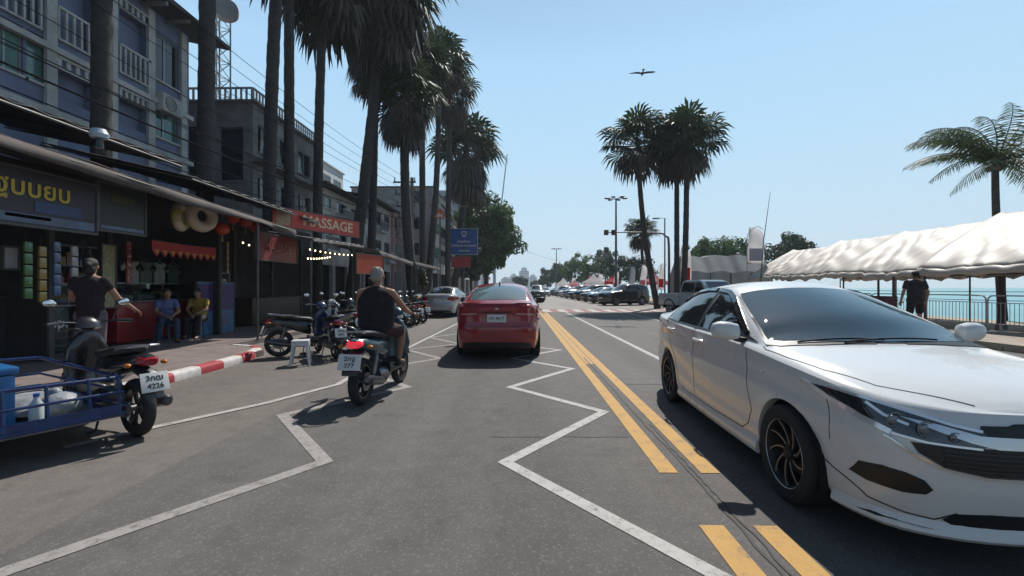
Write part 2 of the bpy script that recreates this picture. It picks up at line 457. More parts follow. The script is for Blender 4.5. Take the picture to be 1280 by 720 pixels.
struct(mb.build('crosswalk_red_surface', paint('worn_red_surface',(0.20,0.075,0.06),(0.15,0.12,0.11),0.3,4), smooth=False))
# cracks, sealed joints and tar lines
def wig(p, q, n, a, seed):
    r = random.Random(seed); p = Vector(p); q = Vector(q); d = (q-p).normalized(); nn = Vector((-d.y,d.x))
    o = 0; out = []
    for i in range(n+1):
        o = o*0.7+r.uniform(-a,a); out.append(p.lerp(q,i/n)+nn*o)
    return out
M_CRACK = mat('tar_crack', (0.05,0.047,0.045), 0.8)
mb = MB()
pline(mb, wig((1.29,0.8),(1.285,9),90,0.008,1), 0.020, 0.0045)
pline(mb, wig((1.325,2.2),(1.33,4.6),40,0.010,12), 0.012, 0.005)
struct(mb.build('centre_crack', M_CRACK, smooth=False))
mb = MB()
pline(mb, wig((-0.28,4.18),(1.02,4.21),30,0.006,2), 0.013, 0.003)
pline(mb, wig((1.55,6.5),(2.3,6.52),16,0.008,3), 0.016, 0.003)
struct(mb.build('road_crack', mat('hairline_crack',(0.072,0.066,0.061),0.85), smooth=False))
# water-stained and oil-stained patches of the road
def blot(mb, cx, cy, rx, ry, seed, z):
    r = random.Random(seed); n = 28; ph = [r.uniform(0,6.28) for _ in range(4)]
    mb.sheet([(cx+rx*(1+0.16*sin(3*t+ph[0])+0.1*sin(5*t+ph[1])+0.06*sin(9*t+ph[2]))*cos(t), cy+ry*(1+0.14*sin(4*t+ph[1])+0.08*sin(7*t+ph[3]))*sin(t)) for t in [2*pi*i/n for i in range(n)]], z)
# ---- left pavement with its red and white kerb ----
pav = MB()
pav.box(-12.6,-8,-0.02,KL-0.15,9.1,0.12)
pav.box(-12.6,9.1,-0.02,-6.6,75,0.118)
struct(pav.build('pavement', mat('pavement_slabs',(0.17,0.135,0.125),0.85,var=0.25,scale=3,bump=0.3,bscale=40), smooth=False))
def kerbmat(name, c, seed):
    return mat(name, c, 0.7, var=0.22, scale=9, bump=0.25, bscale=35)
kr = kerbmat('kerb_red',(0.33,0.028,0.035),1); kw = kerbmat('kerb_white',(0.52,0.49,0.47),2)
kerb = MB()
path = catmull([(KL,-6),(KL,2),(KL,5.5),(KL-0.02,7.6),(KL-0.12,8.7),(KL-0.5,9.6),(KL-1.35,10.0)], 24)
S = [0]
for i in range(1,len(path)): S.append(S[-1]+(path[i]-path[i-1]).length)
def onpath(s):
    s = max(0,min(S[-1]-1e-4,s)); i = max(j for j in range(len(S)) if S[j] <= s); i = min(i,len(path)-2)
    t = (s-S[i])/max(1e-6,S[i+1]-S[i]); p = path[i].lerp(path[i+1],t); dd = (path[i+1]-path[i]).normalized()
    return p, Vector((-dd.y,dd.x))
n = int(S[-1]/0.57)
for k in range(n):
    kerb.m((k+1)%2)
    prof = [(0,0),(0.0,0.085),(0.022,0.125),(0.055,0.135),(0.17,0.136),(0.17,0.0)]
    sub = 4; ring = []
    for j in range(sub+1):
        s = k*0.57+j*0.57/sub*0.992
        p,nn = onpath(s); ring.append([(p.x+nn.x*a, p.y+nn.y*a, z) for a,z in prof])
    vs = [v for r_ in ring for v in r_]; m_ = len(prof); fs = []
    for j in range(sub):
        for i in range(m_-1): fs.append((j*m_+i,j*m_+i+1,(j+1)*m_+i+1,(j+1)*m_+i))
    fs += [tuple(range(m_)), tuple(sub*m_+i for i in range(m_))]
    kerb.add(vs, fs)
struct(kerb.build('kerb', [kr,kw], ang=50))
# fill behind the kerb return
fil = MB(); q = [(p.x-0.16,p.y-0.16) for p in path[60:]]
fil.sheet([(-7.0,6.5),(KL-0.16,6.5)]+[(onpath(S[i])[0].x+onpath(S[i])[1].x*0.168, onpath(S[i])[0].y+onpath(S[i])[1].y*0.168) for i in range(50,len(path)-1)]+[(-7.0,9.75)], 0.126)
struct(fil.build('pavement', mat('pavement_slabs',(0.17,0.135,0.125)), smooth=False))
# ================= cars =================
M_GLASS = mat('tinted_glass', (0.012,0.015,0.018), 0.03, spec=0.6, coat=0.4)
M_TRIM = mat('black_trim', (0.012,0.012,0.013), 0.45)
M_RUB = mat('tyre_rubber', (0.02,0.02,0.021), 0.85, var=0.3, scale=20, bump=0.2, bscale=90)
M_DARK = mat('underbody', (0.006,0.006,0.006), 0.9)
M_CHROME = mat('chrome', (0.75,0.76,0.78), 0.12, metal=1.0)
M_BRK = mat('brake_steel', (0.02,0.02,0.021), 0.6)
M_ALLOY = mat('alloy', (0.45,0.46,0.48), 0.3, metal=0.9)
M_PLATE = mat('plate_white', (0.62,0.62,0.60), 0.45, var=0.08, scale=20)
M_INK = mat('plate_ink', (0.015,0.015,0.018), 0.5)
M_LENSR = mat('red_lens', (0.28,0.008,0.012), 0.12, coat=0.6)
M_LENSC = mat('clear_lens', (0.30,0.33,0.36), 0.08, metal=0.35, coat=0.8)

SEDAN = dict(
 # x, y, z of the shoulder line from the front centre round to the tail
 plan=[(2.10,0,.80),(2.085,.30,.80),(2.02,.52,.80),(1.90,.67,.815),(1.68,.765,.86),(1.3,.805,.90),(.9,.82,.935),(.45,.83,.96),(0,.838,.965),
       (-.6,.84,.975),(-1.2,.828,1.0),(-1.7,.79,1.015),(-2.0,.72,1.035),(-2.13,.60,1.045),(-2.19,.35,1.05),(-2.205,0,1.05)],
 zc=[(-2.205,1.05),(-2.15,1.068),(-1.95,1.085),(-1.80,1.10),(-1.6,1.20),(-1.3,1.335),(-1.0,1.43),(-.6,1.474),(-.3,1.474),(0,1.44),(.2,1.385),(.5,1.285),(.75,1.19),(1.0,1.062),(1.12,1.018),(1.4,.975),(1.8,.915),(2.0,.855),(2.10,.80)],
 yr=[(-2.205,0.0),(-2.15,.50),(-1.9,.62),(-1.75,.635),(-1.5,.60),(-1.2,.575),(-.8,.56),(-.3,.56),(0,.585),(.35,.645),(.72,.705),(.88,.735),(1.1,.70),(1.5,.62),(1.9,.48),(2.06,.28),(2.10,0)],
 zr=[(-2.205,1.05),(-2.15,1.063),(-1.9,1.07),(-1.75,1.085),(-1.5,1.18),(-1.2,1.29),(-.8,1.385),(-.3,1.405),(0,1.355),(.35,1.235),(.72,1.095),(.88,1.008),(1.1,.975),(1.5,.94),(1.9,.855),(2.06,.812),(2.10,.80)],
 crown=2.0, belt=(0.045,0.035), L=(2.14,-2.24), wb=1.30, wr=0.315, z0=0.20,
 fnose=[(0,.0),(.22,.035),(.42,.055),(.62,.06),(.8,.045),(.93,.018),(1,0)], zf=.03,
 side=[(0,-.045),(.10,-.012),(.22,-.002),(.40,.004),(.55,.012),(.68,.018),(.80,.006),(.90,.008),(1,0)],
 rnose=[(0,.035),(.22,.065),(.40,.075),(.52,.068),(.56,.04),(.80,.03),(.93,.035),(1,0)])

def car_surface(sp, ncol=150, nlow=20, nup=26):
    """Sheet of the body: lower skirt up to the shoulder, then over the belt, pillars and roof."""
    pl = catmull([(p[0],p[1],p[2]) for p in sp['plan']], 16)
    S = [0]
    for i in range(1,len(pl)): S.append(S[-1]+(pl[i].xy-pl[i-1].xy).length)
    cols = []
    j = 0
    for k in range(ncol+1):
        s = S[-1]*k/ncol
        while j < len(S)-2 and S[j+1] < s: j += 1
        t = (s-S[j])/max(1e-6,S[j+1]-S[j]); p = pl[j].lerp(pl[j+1], min(1,t))
        a = pl[max(0,j-1)]; b = pl[min(len(pl)-1,j+2)]; dd = (b-a); nn = Vector((-dd.y,dd.x,0))
        # outward normal
        nn = Vector((dd.y,-dd.x,0)).normalized()
        if nn.y < 0 or (abs(nn.y) < .05 and False): nn = -nn if nn.y < -0.05 else nn
        if k == 0: nn = Vector((1,0,0))
        if k == ncol: nn = Vector((-1,0,0))
        if p.x > 1.5 and nn.x < 0: nn = -nn
        if p.x < -1.7 and nn.x > 0: nn = -nn
        cols.append((p,nn))
    z0 = sp['z0']; rows = []
    by, bz = sp['belt']
    tot = nlow+nup
    for k,(p,nn) in enumerate(cols):
        fr = max(0,min(1,(nn.x-0.15)/0.6)); rr = max(0,min(1,(-nn.x-0.15)/0.6)); col = []
        fr = fr*fr*(3-2*fr); rr = rr*rr*(3-2*rr)
        for i in range(nlow):
            t = i/nlow
            off = interp(sp['side'],t)*(1-fr-rr)+interp(sp['fnose'],t)*fr+interp(sp['rnose'],t)*rr
            z = lerp(z0+sp.get('zf',0)*fr+sp.get('zb',0.05)*rr, p.z, t)
            q = p+nn*off; y = max(0,q.y) if k not in (0,ncol) else 0.0
            col.append((q.x,y,z))
        zc = interp(sp['zc'],p.x); yr = min(interp(sp['yr'],p.x), p.y*0.9); zr = min(interp(sp['zr'],p.x), zc)
        yb = max(yr, p.y-by*min(1,p.y/0.5)); zb = p.z+bz*min(1,max(0,(zc-p.z)/0.1))
        if p.y < 1e-4: yb = yr = 0
        up = zr > zb+0.02
        zbb = min(zb, zr) if not up else zb
        n1 = 4; n2 = 10; n3 = nup-n1-n2
        cps = []
        for i in range(n1):
            t = i/n1; cps.append((lerp(p.y,yb,t), lerp(p.z,zbb,sin(t*pi/2))))
        for i in range(n2):
            t = i/n2; bow = 0.020*sin(t*pi)*(1 if up else 0)*min(1,(zr-zb)/0.3 if up else 0)
            cps.append((lerp(yb,yr,t)+bow, lerp(zbb,zr,t)))
        for i in range(n3+1):
            t = i/n3; y = lerp(yr,0,t)
            u = (y/yr) if yr > 1e-4 else 0
            cps.append((y, zc-(zc-zr)*(u**sp['crown'])))
        # round the section
        for it in range(3):
            q = cps[:]
            for i in range(2,len(cps)-2): q[i] = ((cps[i-1][0]+2*cps[i][0]+cps[i+1][0])/4, (cps[i-1][1]+2*cps[i][1]+cps[i+1][1])/4)
            cps = q
        for (y,z) in cps: col.append((p.x, y, z))
        rows.append(col)
    return rows

class Skin:
    """Body sheet + ray casting on to it, for the panels, panes, lamps and seams that lie in it."""
    def __init__(s, sp, ncol=150, arch=0.365, **k):
        s.sp = sp; g = car_surface(sp, ncol, **k); n = len(g); m = len(g[0])
        s.m = m; V = [list(g[i][j]) for i in range(n) for j in range(m)]
        F0 = [(i*m+j,i*m+j+1,(i+1)*m+j+1,(i+1)*m+j) for i in range(n-1) for j in range(m-1)]
        wbs = sp.get('axles',(sp['wb'],-sp['wb'])); cz = sp['wr']-0.005
        def rr(v, ax): return sqrt((v[0]-ax)**2+(v[2]-cz)**2)
        keep = []
        for f in F0:
            c = [sum(V[i][k] for i in f)/4 for k in range(3)]
            if any(rr(c,ax) < arch for ax in wbs) and c[1] > 0.45: continue
            keep.append(f)
        used = {}
        for f in F0:
            for i in f: used[i] = used.get(i,0)+1
        cnt = {}
        for f in keep:
            for i in f: cnt[i] = cnt.get(i,0)+1
        for i,c in cnt.items():
            if c < used[i] and V[i][1] > 0.45:
                for ax in wbs:
                    d = rr(V[i],ax)
                    if d < arch+0.12:
                        V[i][0] = ax+(V[i][0]-ax)*arch/max(d,1e-4); V[i][2] = cz+(V[i][2]-cz)*arch/max(d,1e-4)
        for i in cnt: pass
        s.V = V; s.Fc = keep; s.full = F0; s.arch = arch; s.wbs = wbs; s.cz = cz
        Vm = [tuple(v) for v in g_flat(g)]
        s.bvh = BVHTree.FromPolygons([Vector(v) for v in Vm], F0)
    def body(s, mats, root, name='body'):
        mb = MB(); used = sorted({i for f in s.Fc for i in f}); mp = {}
        for side in (1,-1):
            mp = {i:k for k,i in enumerate(used)}
            vs = [(s.V[i][0], s.V[i][1]*side, s.V[i][2]) for i in used]
            fs = [tuple(mp[i] for i in f) for f in s.Fc]
            if side < 0: fs = [f[::-1] for f in fs]
            mb.add(vs, fs)
        # wheel arch lips and the dark wells behind them
        bm = bmesh.new(); me = bpy.data.meshes.new('x'); me.from_pydata(mb.v,[],mb.f); bm.from_mesh(me)
        bmesh.ops.remove_doubles(bm, verts=bm.verts[:], dist=0.0008)
        bmesh.ops.recalc_face_normals(bm, faces=bm.faces[:])
        # fold the arch edge inwards
        ed = [e for e in bm.edges if e.is_boundary and all(abs(v.co.y) > 0.45 for v in e.verts) and
              any(abs(sqrt((v.co.x-ax)**2+(v.co.z-s.cz)**2)-s.arch) < 0.006 for ax in s.wbs for v in e.verts)]
        r = bmesh.ops.extrude_edge_only(bm, edges=ed)
        for v in [x for x in r['geom'] if isinstance(x, bmesh.types.BMVert)]:
            v.co.y -= math.copysign(0.06, v.co.y)
        bmesh.ops.recalc_face_normals(bm, faces=bm.faces[:])
        bm.to_mesh(me); bm.free()
        for mm in (mats if isinstance(mats,(list,tuple)) else [mats]): me.materials.append(mm)
        me.shade_smooth(); me.set_sharp_from_angle(angle=rad(32))
        me.name = name
        o = bpy.data.objects.new(name, me); COL.objects.link(o); o.parent = root
        # underbody with arches
        u = MB(); L0,L1 = s.sp['L']; hw = s.sp.get('hw', max(p[1] for p in s.sp['plan']))-0.10
        u.box(L1+0.18,-hw+0.1,0.17,L0-0.20,hw-0.1,0.55)
        for ax in s.wbs:
            for sd in (1,-1):
                M = Matrix.Translation((ax,sd*(hw-0.10),s.cz)) @ Matrix.Rotation(rad(90),4,'X')
                prof = [(s.arch+0.02,-0.16),(s.arch+0.02,0.14),]
                arc = [(s.arch+0.012)*1 for _ in range(1)]
                n = 22; vs = []; 
                for k in range(n+1):
                    t = rad(-25)+rad(230)*k/n
                    for yy in (sd*(hw+0.07), sd*(hw-0.32)):
                        vs.append((ax+(s.arch+0.004)*cos(t), yy, s.cz+(s.arch+0.004)*sin(t)))
                u.add(vs, [(2*k,2*k+1,2*k+3,2*k+2) for k in range(n)])
                ctr = [(ax+(s.arch+0.004)*cos(rad(-25)+rad(230)*k/n), sd*(hw-0.32), s.cz+(s.arch+0.004)*sin(rad(-25)+rad(230)*k/n)) for k in range(n+1)]
                u.add(ctr, [tuple(range(n+1))])
        u.build('underbody', M_DARK, root, smooth=False)
        return o
    def cast(s, mode, a, b):
        if mode == 'side': o, d = Vector((a,2.0,b)), Vector((0,-1,0))
        elif mode == 'front': o, d = Vector((4.0,a,b)), Vector((-1,0,0))
        elif mode == 'rear': o, d = Vector((-4.0,a,b)), Vector((1,0,0))
        else: o, d = Vector((a,b,4.0)), Vector((0,0,-1))
        if mode in ('front','rear') and a < 0: o.y = -a
        if mode == 'top' and b < 0: o.y = -b
        h = s.bvh.ray_cast(o,d)
        if h[0] is None:
            h = s.bvh.find_nearest(o+d*2.2)
            p, n = h[0], h[1]
        else: p, n = h[0], h[1]
        n = n.copy(); p = p.copy()
        if n.dot(d) > 0: n = -n
        if (mode in ('front','rear') and a < 0) or (mode == 'top' and b < 0): p.y = -p.y; n.y = -n.y
        return p, n
    def patch(s, name, mode, poly, m, root, res=0.05, off=0.004, depth=0.012, mirror=False, both=True, smooth=True, ang=40):
        """A panel lying in the body surface, cut to the outline poly (2-D in the cast plane)."""
        out = []
        for sd in ((1,-1) if both else (1,)):
            bm = bmesh.new(); vs = [bm.verts.new((p[0],p[1],0)) for p in poly]; bm.faces.new(vs)
            for ax in (0,1):
                lo = min(p[ax] for p in poly); hi = max(p[ax] for p in poly); k = lo+res
                while k < hi-1e-4:
                    no = (1,0,0) if ax == 0 else (0,1,0); cp = (k,0,0) if ax == 0 else (0,k,0)
                    bmesh.ops.bisect_plane(bm, geom=bm.verts[:]+bm.edges[:]+bm.faces[:], dist=1e-6, plane_co=cp, plane_no=no)
                    k += res
            nor = {}
            for v in bm.verts:
                p, n = s.cast(mode, v.co.x, v.co.y); v.co = p+n*off; nor[v] = n
            bmesh.ops.recalc_face_normals(bm, faces=bm.faces[:])
            f0 = bm.faces[:]
            if f0 and f0[0].normal.dot(nor[f0[0].verts[0]]) < 0: bmesh.ops.reverse_faces(bm, faces=f0)
            be = [e for e in bm.edges if e.is_boundary]
            r = bmesh.ops.extrude_edge_only(bm, edges=be)
            nn = {}
            for v,n in nor.items(): nn[tuple(round(c,5) for c in v.co)] = n
            for v in [x for x in r['geom'] if isinstance(x, bmesh.types.BMVert)]:
                n = nn.get(tuple(round(c,5) for c in v.co), Vector((0,0,1))); v.co -= n*(depth)
            if sd < 0:
                for v in bm.verts: v.co.y = -v.co.y
                bmesh.ops.reverse_faces(bm, faces=bm.faces[:])
            me = bpy.data.meshes.new(name); bm.to_mesh(me); bm.free(); me.materials.append(m)
            if smooth: me.shade_smooth(); me.set_sharp_from_angle(angle=rad(ang))
            o = bpy.data.objects.new(name, me); COL.objects.link(o); o.parent = root; out.append(o)
        return out
    def strips(s, name, m, root, sets):
        """Every strip a part of its own, on both sides."""
        for (lines, mode, wd, off) in sets:
            for ln in lines:
                mid_ = all(abs(p[0 if mode in ('front','rear') else 1]) < 1e-6 for p in ln[:1]) and mode != 'side'
                if mid_:
                    mb = MB(); s.ribbon([ln], mode, wd, off, mb); mb.build(name, m, root)
                else:
                    for sd in (1,-1):
                        mb = MB(); s.ribbon([ln], mode, wd, off, mb, sides=(sd,)); mb.build(name, m, root)
    def ribbon(s, lines, mode, wd, off, mb, both=True, lift=0.0, sides=(1,-1)):
        """Thin strips along lines in the body surface (shut lines, mouldings)."""
        for sd in sides:
            for ln in lines:
                pts = [Vector((p[0],p[1])) for p in ln]; dense = []
                for i in range(len(pts)-1):
                    L = (pts[i+1]-pts[i]).length; k = max(1,int(L/0.012))
                    dense += [pts[i].lerp(pts[i+1],q/k) for q in range(k)]
                dense.append(pts[-1]); vs = []
                P = [s.cast(mode,p.x,p.y) for p in dense]
                for i,(p,n) in enumerate(P):
                    a = P[max(0,i-1)][0]; b = P[min(len(P)-1,i+1)][0]; t = (b-a); c = n.cross(t)
                    c = c.normalized() if c.length > 1e-6 else Vector((0,0,1))
                    for q in (p+c*wd/2-n*0.004, p+c*wd/2+n*off, p-c*wd/2+n*off, p-c*wd/2-n*0.004):
                        vs.append((q.x,q.y*sd,q.z))
                fs = [(4*i+j,4*i+j+1,4*i+j+5,4*i+j+4) for i in range(len(P)-1) for j in range(3)]
                mb.add(vs, fs)
def g_flat(g): return [p for col in g for p in col]

def make_wheel(root, x, y, z, r=0.315, wd=0.205, style='multi', rim_m=None, side=1, steer=0.0):
    """hub + brake disc (the wheel), with tyre and rim on it."""
    M = Matrix.Translation((x,y,z)) @ Matrix.Rotation(steer,4,'Z') @ Matrix.Rotation(rad(-90)*side,4,'X')   # local z points outwards
    w2 = wd/2; ri = r*0.70
    hub = MB(); hub.lathe([(0.02,-0.03),(ri*0.62,-0.03),(ri*0.62,-0.01),(0.06,-0.01),(0.06,0.03),(0.0,0.03)],24,M)
    wh = hub.build('wheel', M_BRK, root)
    t = MB()
    t.lathe([(ri,-w2*0.9),(r*0.90,-w2),(r*0.965,-w2*0.93),(r,-w2*0.72),(r,-w2*0.3),(r*0.994,-w2*0.28),(r*0.994,-w2*0.22),(r,-w2*0.2),(r,w2*0.2),(r*0.994,w2*0.22),(r*0.994,w2*0.28),(r,w2*0.3),(r,w2*0.72),(r*0.965,w2*0.93),(r*0.90,w2),(ri*1.04,w2*0.93),(ri,w2*0.85)],40,M,caps=False)
    t.build('tyre', M_RUB, wh)
    b = MB()
    b.m(0); b.lathe([(ri*0.90,-w2*0.8),(ri*0.92,w2*0.5),(ri*1.0,w2*0.86),(ri*1.015,w2*0.9),(ri*1.03,w2*0.86),(ri*1.02,w2*0.7),(ri*0.95,-w2*0.8)],40,M,caps=False)
    def spoke(a0, a1, r0, r1, wa, wb_, zz0, zz1, slot):
        b.m(slot); n = 6; vs = []
        for i in range(n+1):
            q = i/n; rr_ = lerp(r0,r1,q); a = lerp(a0,a1,q); wv = lerp(wa,wb_,q); zz = lerp(zz0,zz1,q)
            c = Vector((cos(a),sin(a),0)); d = Vector((-sin(a),cos(a),0))
            for (u,h) in ((-1,-0.012),(-0.8,0),(0.8,0),(1,-0.012)):
                p = c*rr_+d*(wv*u); vs.append((p.x,p.y,zz+h))
        b.add(vs, [(4*i+j,4*i+j+1,4*i+j+5,4*i+j+4) for i in range(n) for j in range(3)], M)
    zf = w2*0.72
    if style == 'swirl':        # dark rim, fine bright machined edges
        for k in range(9):
            a = 2*pi*k/9
            spoke(a, a+0.55, 0.035, ri*0.97, 0.016, 0.011, zf-0.02, zf, 0)
            spoke(a+0.09, a+0.60, 0.06, ri*0.97, 0.0018, 0.0018, zf-0.016, zf+0.004, 1)
        b.m(1); b.lathe([(ri*0.985,w2*0.90),(ri*1.0,w2*0.93),(ri*1.005,w2*0.90)],48,M,caps=False)
    elif style == 'cover':
        for k in range(7):
            a = 2*pi*k/7; spoke(a, a+0.1, 0.03, ri*0.97, 0.028, 0.045, zf, zf-0.006, 0)
    else:
        for k in range(5):
            a = 2*pi*k/5+0.3
            spoke(a-0.05, a-0.16, 0.03, ri*0.97, 0.014, 0.013, zf-0.012, zf, 0)
            spoke(a+0.05, a+0.16, 0.03, ri*0.97, 0.014, 0.013, zf-0.012, zf, 0)
    b.m(0); b.lathe([(0,zf+0.004),(0.03,zf+0.002),(0.042,zf-0.01),(0.045,zf-0.04)],20,M)
    b.build('rim', rim_m or [M_ALLOY,M_ALLOY], wh)
    return wh

def plate(root, M, l1, l2, w_=0.34, h_=0.15, name='licence_plate', m=None):
    """Plate lying in the local x/y plane of M, facing +z."""
    b = MB(); b.cbox((0,0,0),(w_+0.012,h_+0.012,0.006),M,0.002); o = b.build(name, m or M_PLATE, root)
    t = MB(); b = t
    v,f = text_mesh(l1, h_*(0.62 if l2 is None else 0.42), 0.001, True); b.add(v,f,M @ Matrix.Translation((0,0 if l2 is None else h_*0.22,0.0045)))
    if l2 is not None:
        v,f = text_mesh(l2, h_*0.40, 0.001, True); b.add(v,f,M @ Matrix.Translation((0,-h_*0.23,0.0045)))
    b.build('plate_lettering', M_INK, o, smooth=False)
    return o

def mirror_pair(root, x, y, z, m, cap=None, sx=1.0):
    for sd in (1,-1):
        b = MB(); secs = []
        for (dy,hx,hz) in ((0.0,.02,.03),(0.02,.055,.062),(0.09,.072,.075),(0.16,.068,.070),(0.20,.045,.05),(0.215,.015,.02)):
            secs.append((dy,hx,hz))
        vs = []; n = 18
        for (dy,hx,hz) in secs:
            for k in range(n):
                t = 2*pi*k/n; cx_ = math.copysign(abs(cos(t))**0.8,cos(t))*hx; cz_ = math.copysign(abs(sin(t))**0.8,sin(t))*hz
                vs.append((x+cx_*(1 if cx_ > 0 else 0.75)-dy*0.12, (y+dy)*sd, z+cz_+dy*0.06))
        fs = [(i*n+k,i*n+(k+1)%n,(i+1)*n+(k+1)%n,(i+1)*n+k) for i in range(len(secs)-1) for k in range(n)]+[tuple(range(n)),tuple((len(secs)-1)*n+k for k in range(n))]
        b.add(vs,fs); o = b.build('wing_mirror', m, root)
        a = MB(); a.tube([(x-0.0,(y-0.08)*sd,z-0.075),(x,(y+0.03)*sd,z-0.055),(x,(y+0.06)*sd,z-0.03)],[.028,.022,.03],8); a.build('mirror_foot', M_TRIM, o)
        g = MB(); g.ell((x-0.048,(y+0.11)*sd,z+0.004),(0.012,0.082,0.058),16,8); g.build('mirror_glass', M_GLASS, o)

def quadpoly(pts, n=6):
    """Round an outline with Catmull-Rom between its points."""
    return [(p.x,p.y) for p in catmull([(a,b,0) for a,b in pts], n, closed=True)]
# ---------- white sedan in the foreground ----------
M_PEARL = mat('white_car_paint', (0.63,0.64,0.64), 0.28, var=0.03, scale=1.5, coat=0.55, spec=0.5)
nt_ = M_PEARL.node_tree; M_PEARL.node_tree.nodes['Principled BSDF'].inputs['Coat Roughness'].default_value = 0.04
M_WSHADE = mat('windscreen_glass', (0.022,0.052,0.075), 0.015, spec=0.7)  # blue of the reflected sky is put into the base colour
M_RIMB = mat('rim_black', (0.012,0.012,0.013), 0.6); M_RIME = mat('rim_bright_edge', (0.55,0.56,0.58), 0.3, metal=0.8)
WH = dict(SEDAN)
zpos = W(0,0)
centre = W(2.70,4.20); ang_w = rad(-93.3)+YAW
white = thing('parked_car', (centre.x,centre.y,0), ang_w, 'pearl white four-door sedan with dark rims coming towards the viewer, nearest at right', 'car', 'cars on the street')
white.name = 'white_sedan'
S1 = Skin(WH, 190, arch=0.355, nlow=26, nup=34)
S1.body(M_PEARL, white)
# panes
ws = [(1.085,0),(1.07,.25),(1.02,.46),(.945,.64),(.885,.712),(.72,.69),(.45,.642),(.20,.59),(.06,.550),(.075,.42),(.115,.22),(.13,0)]
wsf = ws+[(x,-y) for x,y in ws[::-1] if y > 0]
S1.patch('windscreen','top', wsf, M_WSHADE, white, 0.06, 0.004, 0.012, both=False)
rw = [(-1.72,0),(-1.71,.35),(-1.66,.56),(-1.25,.535),(-1.10,.50),(-1.06,.3),(-1.05,0)]
S1.patch('rear_window','top', rw+[(x,-y) for x,y in rw[::-1] if y > 0], M_GLASS, white, 0.07, 0.004, 0.012, both=False)
fd = [(.70,1.015),(.38,1.15),(.08,1.28),(-.08,1.325),(-.27,1.345),(-.30,1.02),(-.31,1.005)]
rd = [(-.37,1.005),(-.36,1.345),(-.60,1.345),(-.85,1.325),(-1.10,1.27),(-1.22,1.21),(-1.36,1.09),(-1.33,1.045),(-1.26,1.025)]
S1.patch('front_side_window','side', fd, M_GLASS, white, 0.06, 0.003, 0.012)
S1.patch('rear_side_window','side', rd, M_GLASS, white, 0.06, 0.003, 0.012)
tr = MB()
S1.ribbon([[(-.335,.985),(-.335,1.35)]], 'side', 0.075, 0.002, tr)
S1.ribbon([[(.66,1.0),(.2,.995),(-.4,1.0),(-1.0,1.01),(-1.30,1.022)]], 'side', 0.022, 0.006, tr)
S1.ribbon([[(.71,1.01),(.38,1.16),(.08,1.29),(-.08,1.342),(-.35,1.366),(-.60,1.366),(-.85,1.345),(-1.10,1.288),(-1.24,1.222),(-1.39,1.08),(-1.36,1.02),(-1.30,1.0)]], 'side', 0.022, 0.004, tr)
S1.ribbon([[(.885,.718),(.72,.698),(.45,.650),(.20,.597),(.05,.556)]], 'top', 0.020, 0.003, tr)
S1.ribbon([[(1.105,0),(1.088,.25),(1.04,.47),(.965,.65),(.895,.725)]], 'top', 0.03, 0.002, tr)
S1.patch('cowl','top',[(1.105,.10),(1.05,.42),(.955,.66),(.86,.735),(.95,.757),(1.035,.70),(1.10,.45),(1.125,.10)], M_TRIM, white, 0.05, 0.006, 0.012)
tr.build('window_trim', M_TRIM, white)
S1.strips('rain_visor', mat('smoked_plastic',(0.02,0.022,0.024),0.08,coat=0.6), white, [([[(.66,1.04),(.38,1.175),(.09,1.305),(-.08,1.358),(-.33,1.382)],[(-.40,1.382),(-.62,1.382),(-.86,1.36),(-1.1,1.305),(-1.24,1.24)]], 'side', 0.045, 0.018)])

sail = [(.72,.965),(.60,.985),(.50,1.045),(.46,.985)]
S1.patch('mirror_sail','side', [(.84,.992),(.70,.998),(.55,.998),(.56,1.07),(.70,1.025)], M_TRIM, white, 0.05, 0.008, 0.015)
# lamps, grille, intakes
hl = [(2.02,.795),(0,0)]
HLs = [(1.60,.835),(1.72,.828),(1.88,.805),(2.0,.785),(2.2,.76),(2.2,.655),(2.06,.655),(1.93,.665),(1.84,.69),(1.74,.745)]
M_HLB = mat('headlamp_bowl', (0.05,0.056,0.062), 0.10, metal=0.5, coat=1.0, var=0.5, scale=14)
# outlines seen from the front: y outwards, z up
hlf = [(.35,.645),(.50,.648),(.62,.665),(.705,.715),(.765,.775),(.80,.83),(.765,.832),(.70,.812),(.58,.775),(.45,.735),(.33,.715)]
for o in S1.patch('headlight','front', hlf, M_HLB, white, 0.018, 0.005, 0.02): pass
HL = [o for o in children(white) if o.name.split('.')[0] == 'headlight']
M_STRIP = mat('lamp_bright_strip',(0.80,0.82,0.85),0.15,metal=0.5,coat=1)
for sd,o in zip((1,-1),HL):
    for ln,w_ in (([(.345,.722),(.45,.742),(.58,.782),(.70,.819),(.77,.838)],.014),([(.80,.832),(.772,.775),(.722,.718),(.66,.676)],.028),([(.66,.674),(.55,.652),(.36,.645)],.010),([(.70,.80),(.665,.752),(.60,.722)],.014)):
        det = MB(); S1.ribbon([ln], 'front', w_, 0.010, det, sides=(sd,)); det.build('headlight_strip', M_STRIP, o)
for sd,o in zip((1,-1),HL):
    for (y,z,r) in ((.64,.735,.034),(.55,.712,.034),(.455,.69,.020)):
        p,n = S1.cast('front', y, z); q = p+n*0.006; d2 = MB()
        d2.ell((q.x,q.y*sd,q.z),(0.010,r,r*0.8),16,8)
        d2.build('headlight_lens', mat('projector_lens',(0.16,0.18,0.2),0.05,metal=0.4,coat=1), o)
        d2 = MB(); Mx = Matrix.Translation((q.x-.004,q.y*sd,q.z)) @ Matrix.Rotation(rad(90),4,'Y')
        d2.lathe([(r*1.05,0),(r*1.25,.012),(r*1.05,.014)],20,Mx,closed=True); d2.build('lens_ring', mat('dull_ring',(0.16,0.17,0.18),0.3,metal=0.6), o)
gr = [(0,.52),(.35,.52),(.50,.545),(.585,.60),(.605,.645),(.35,.648),(0,.648)]
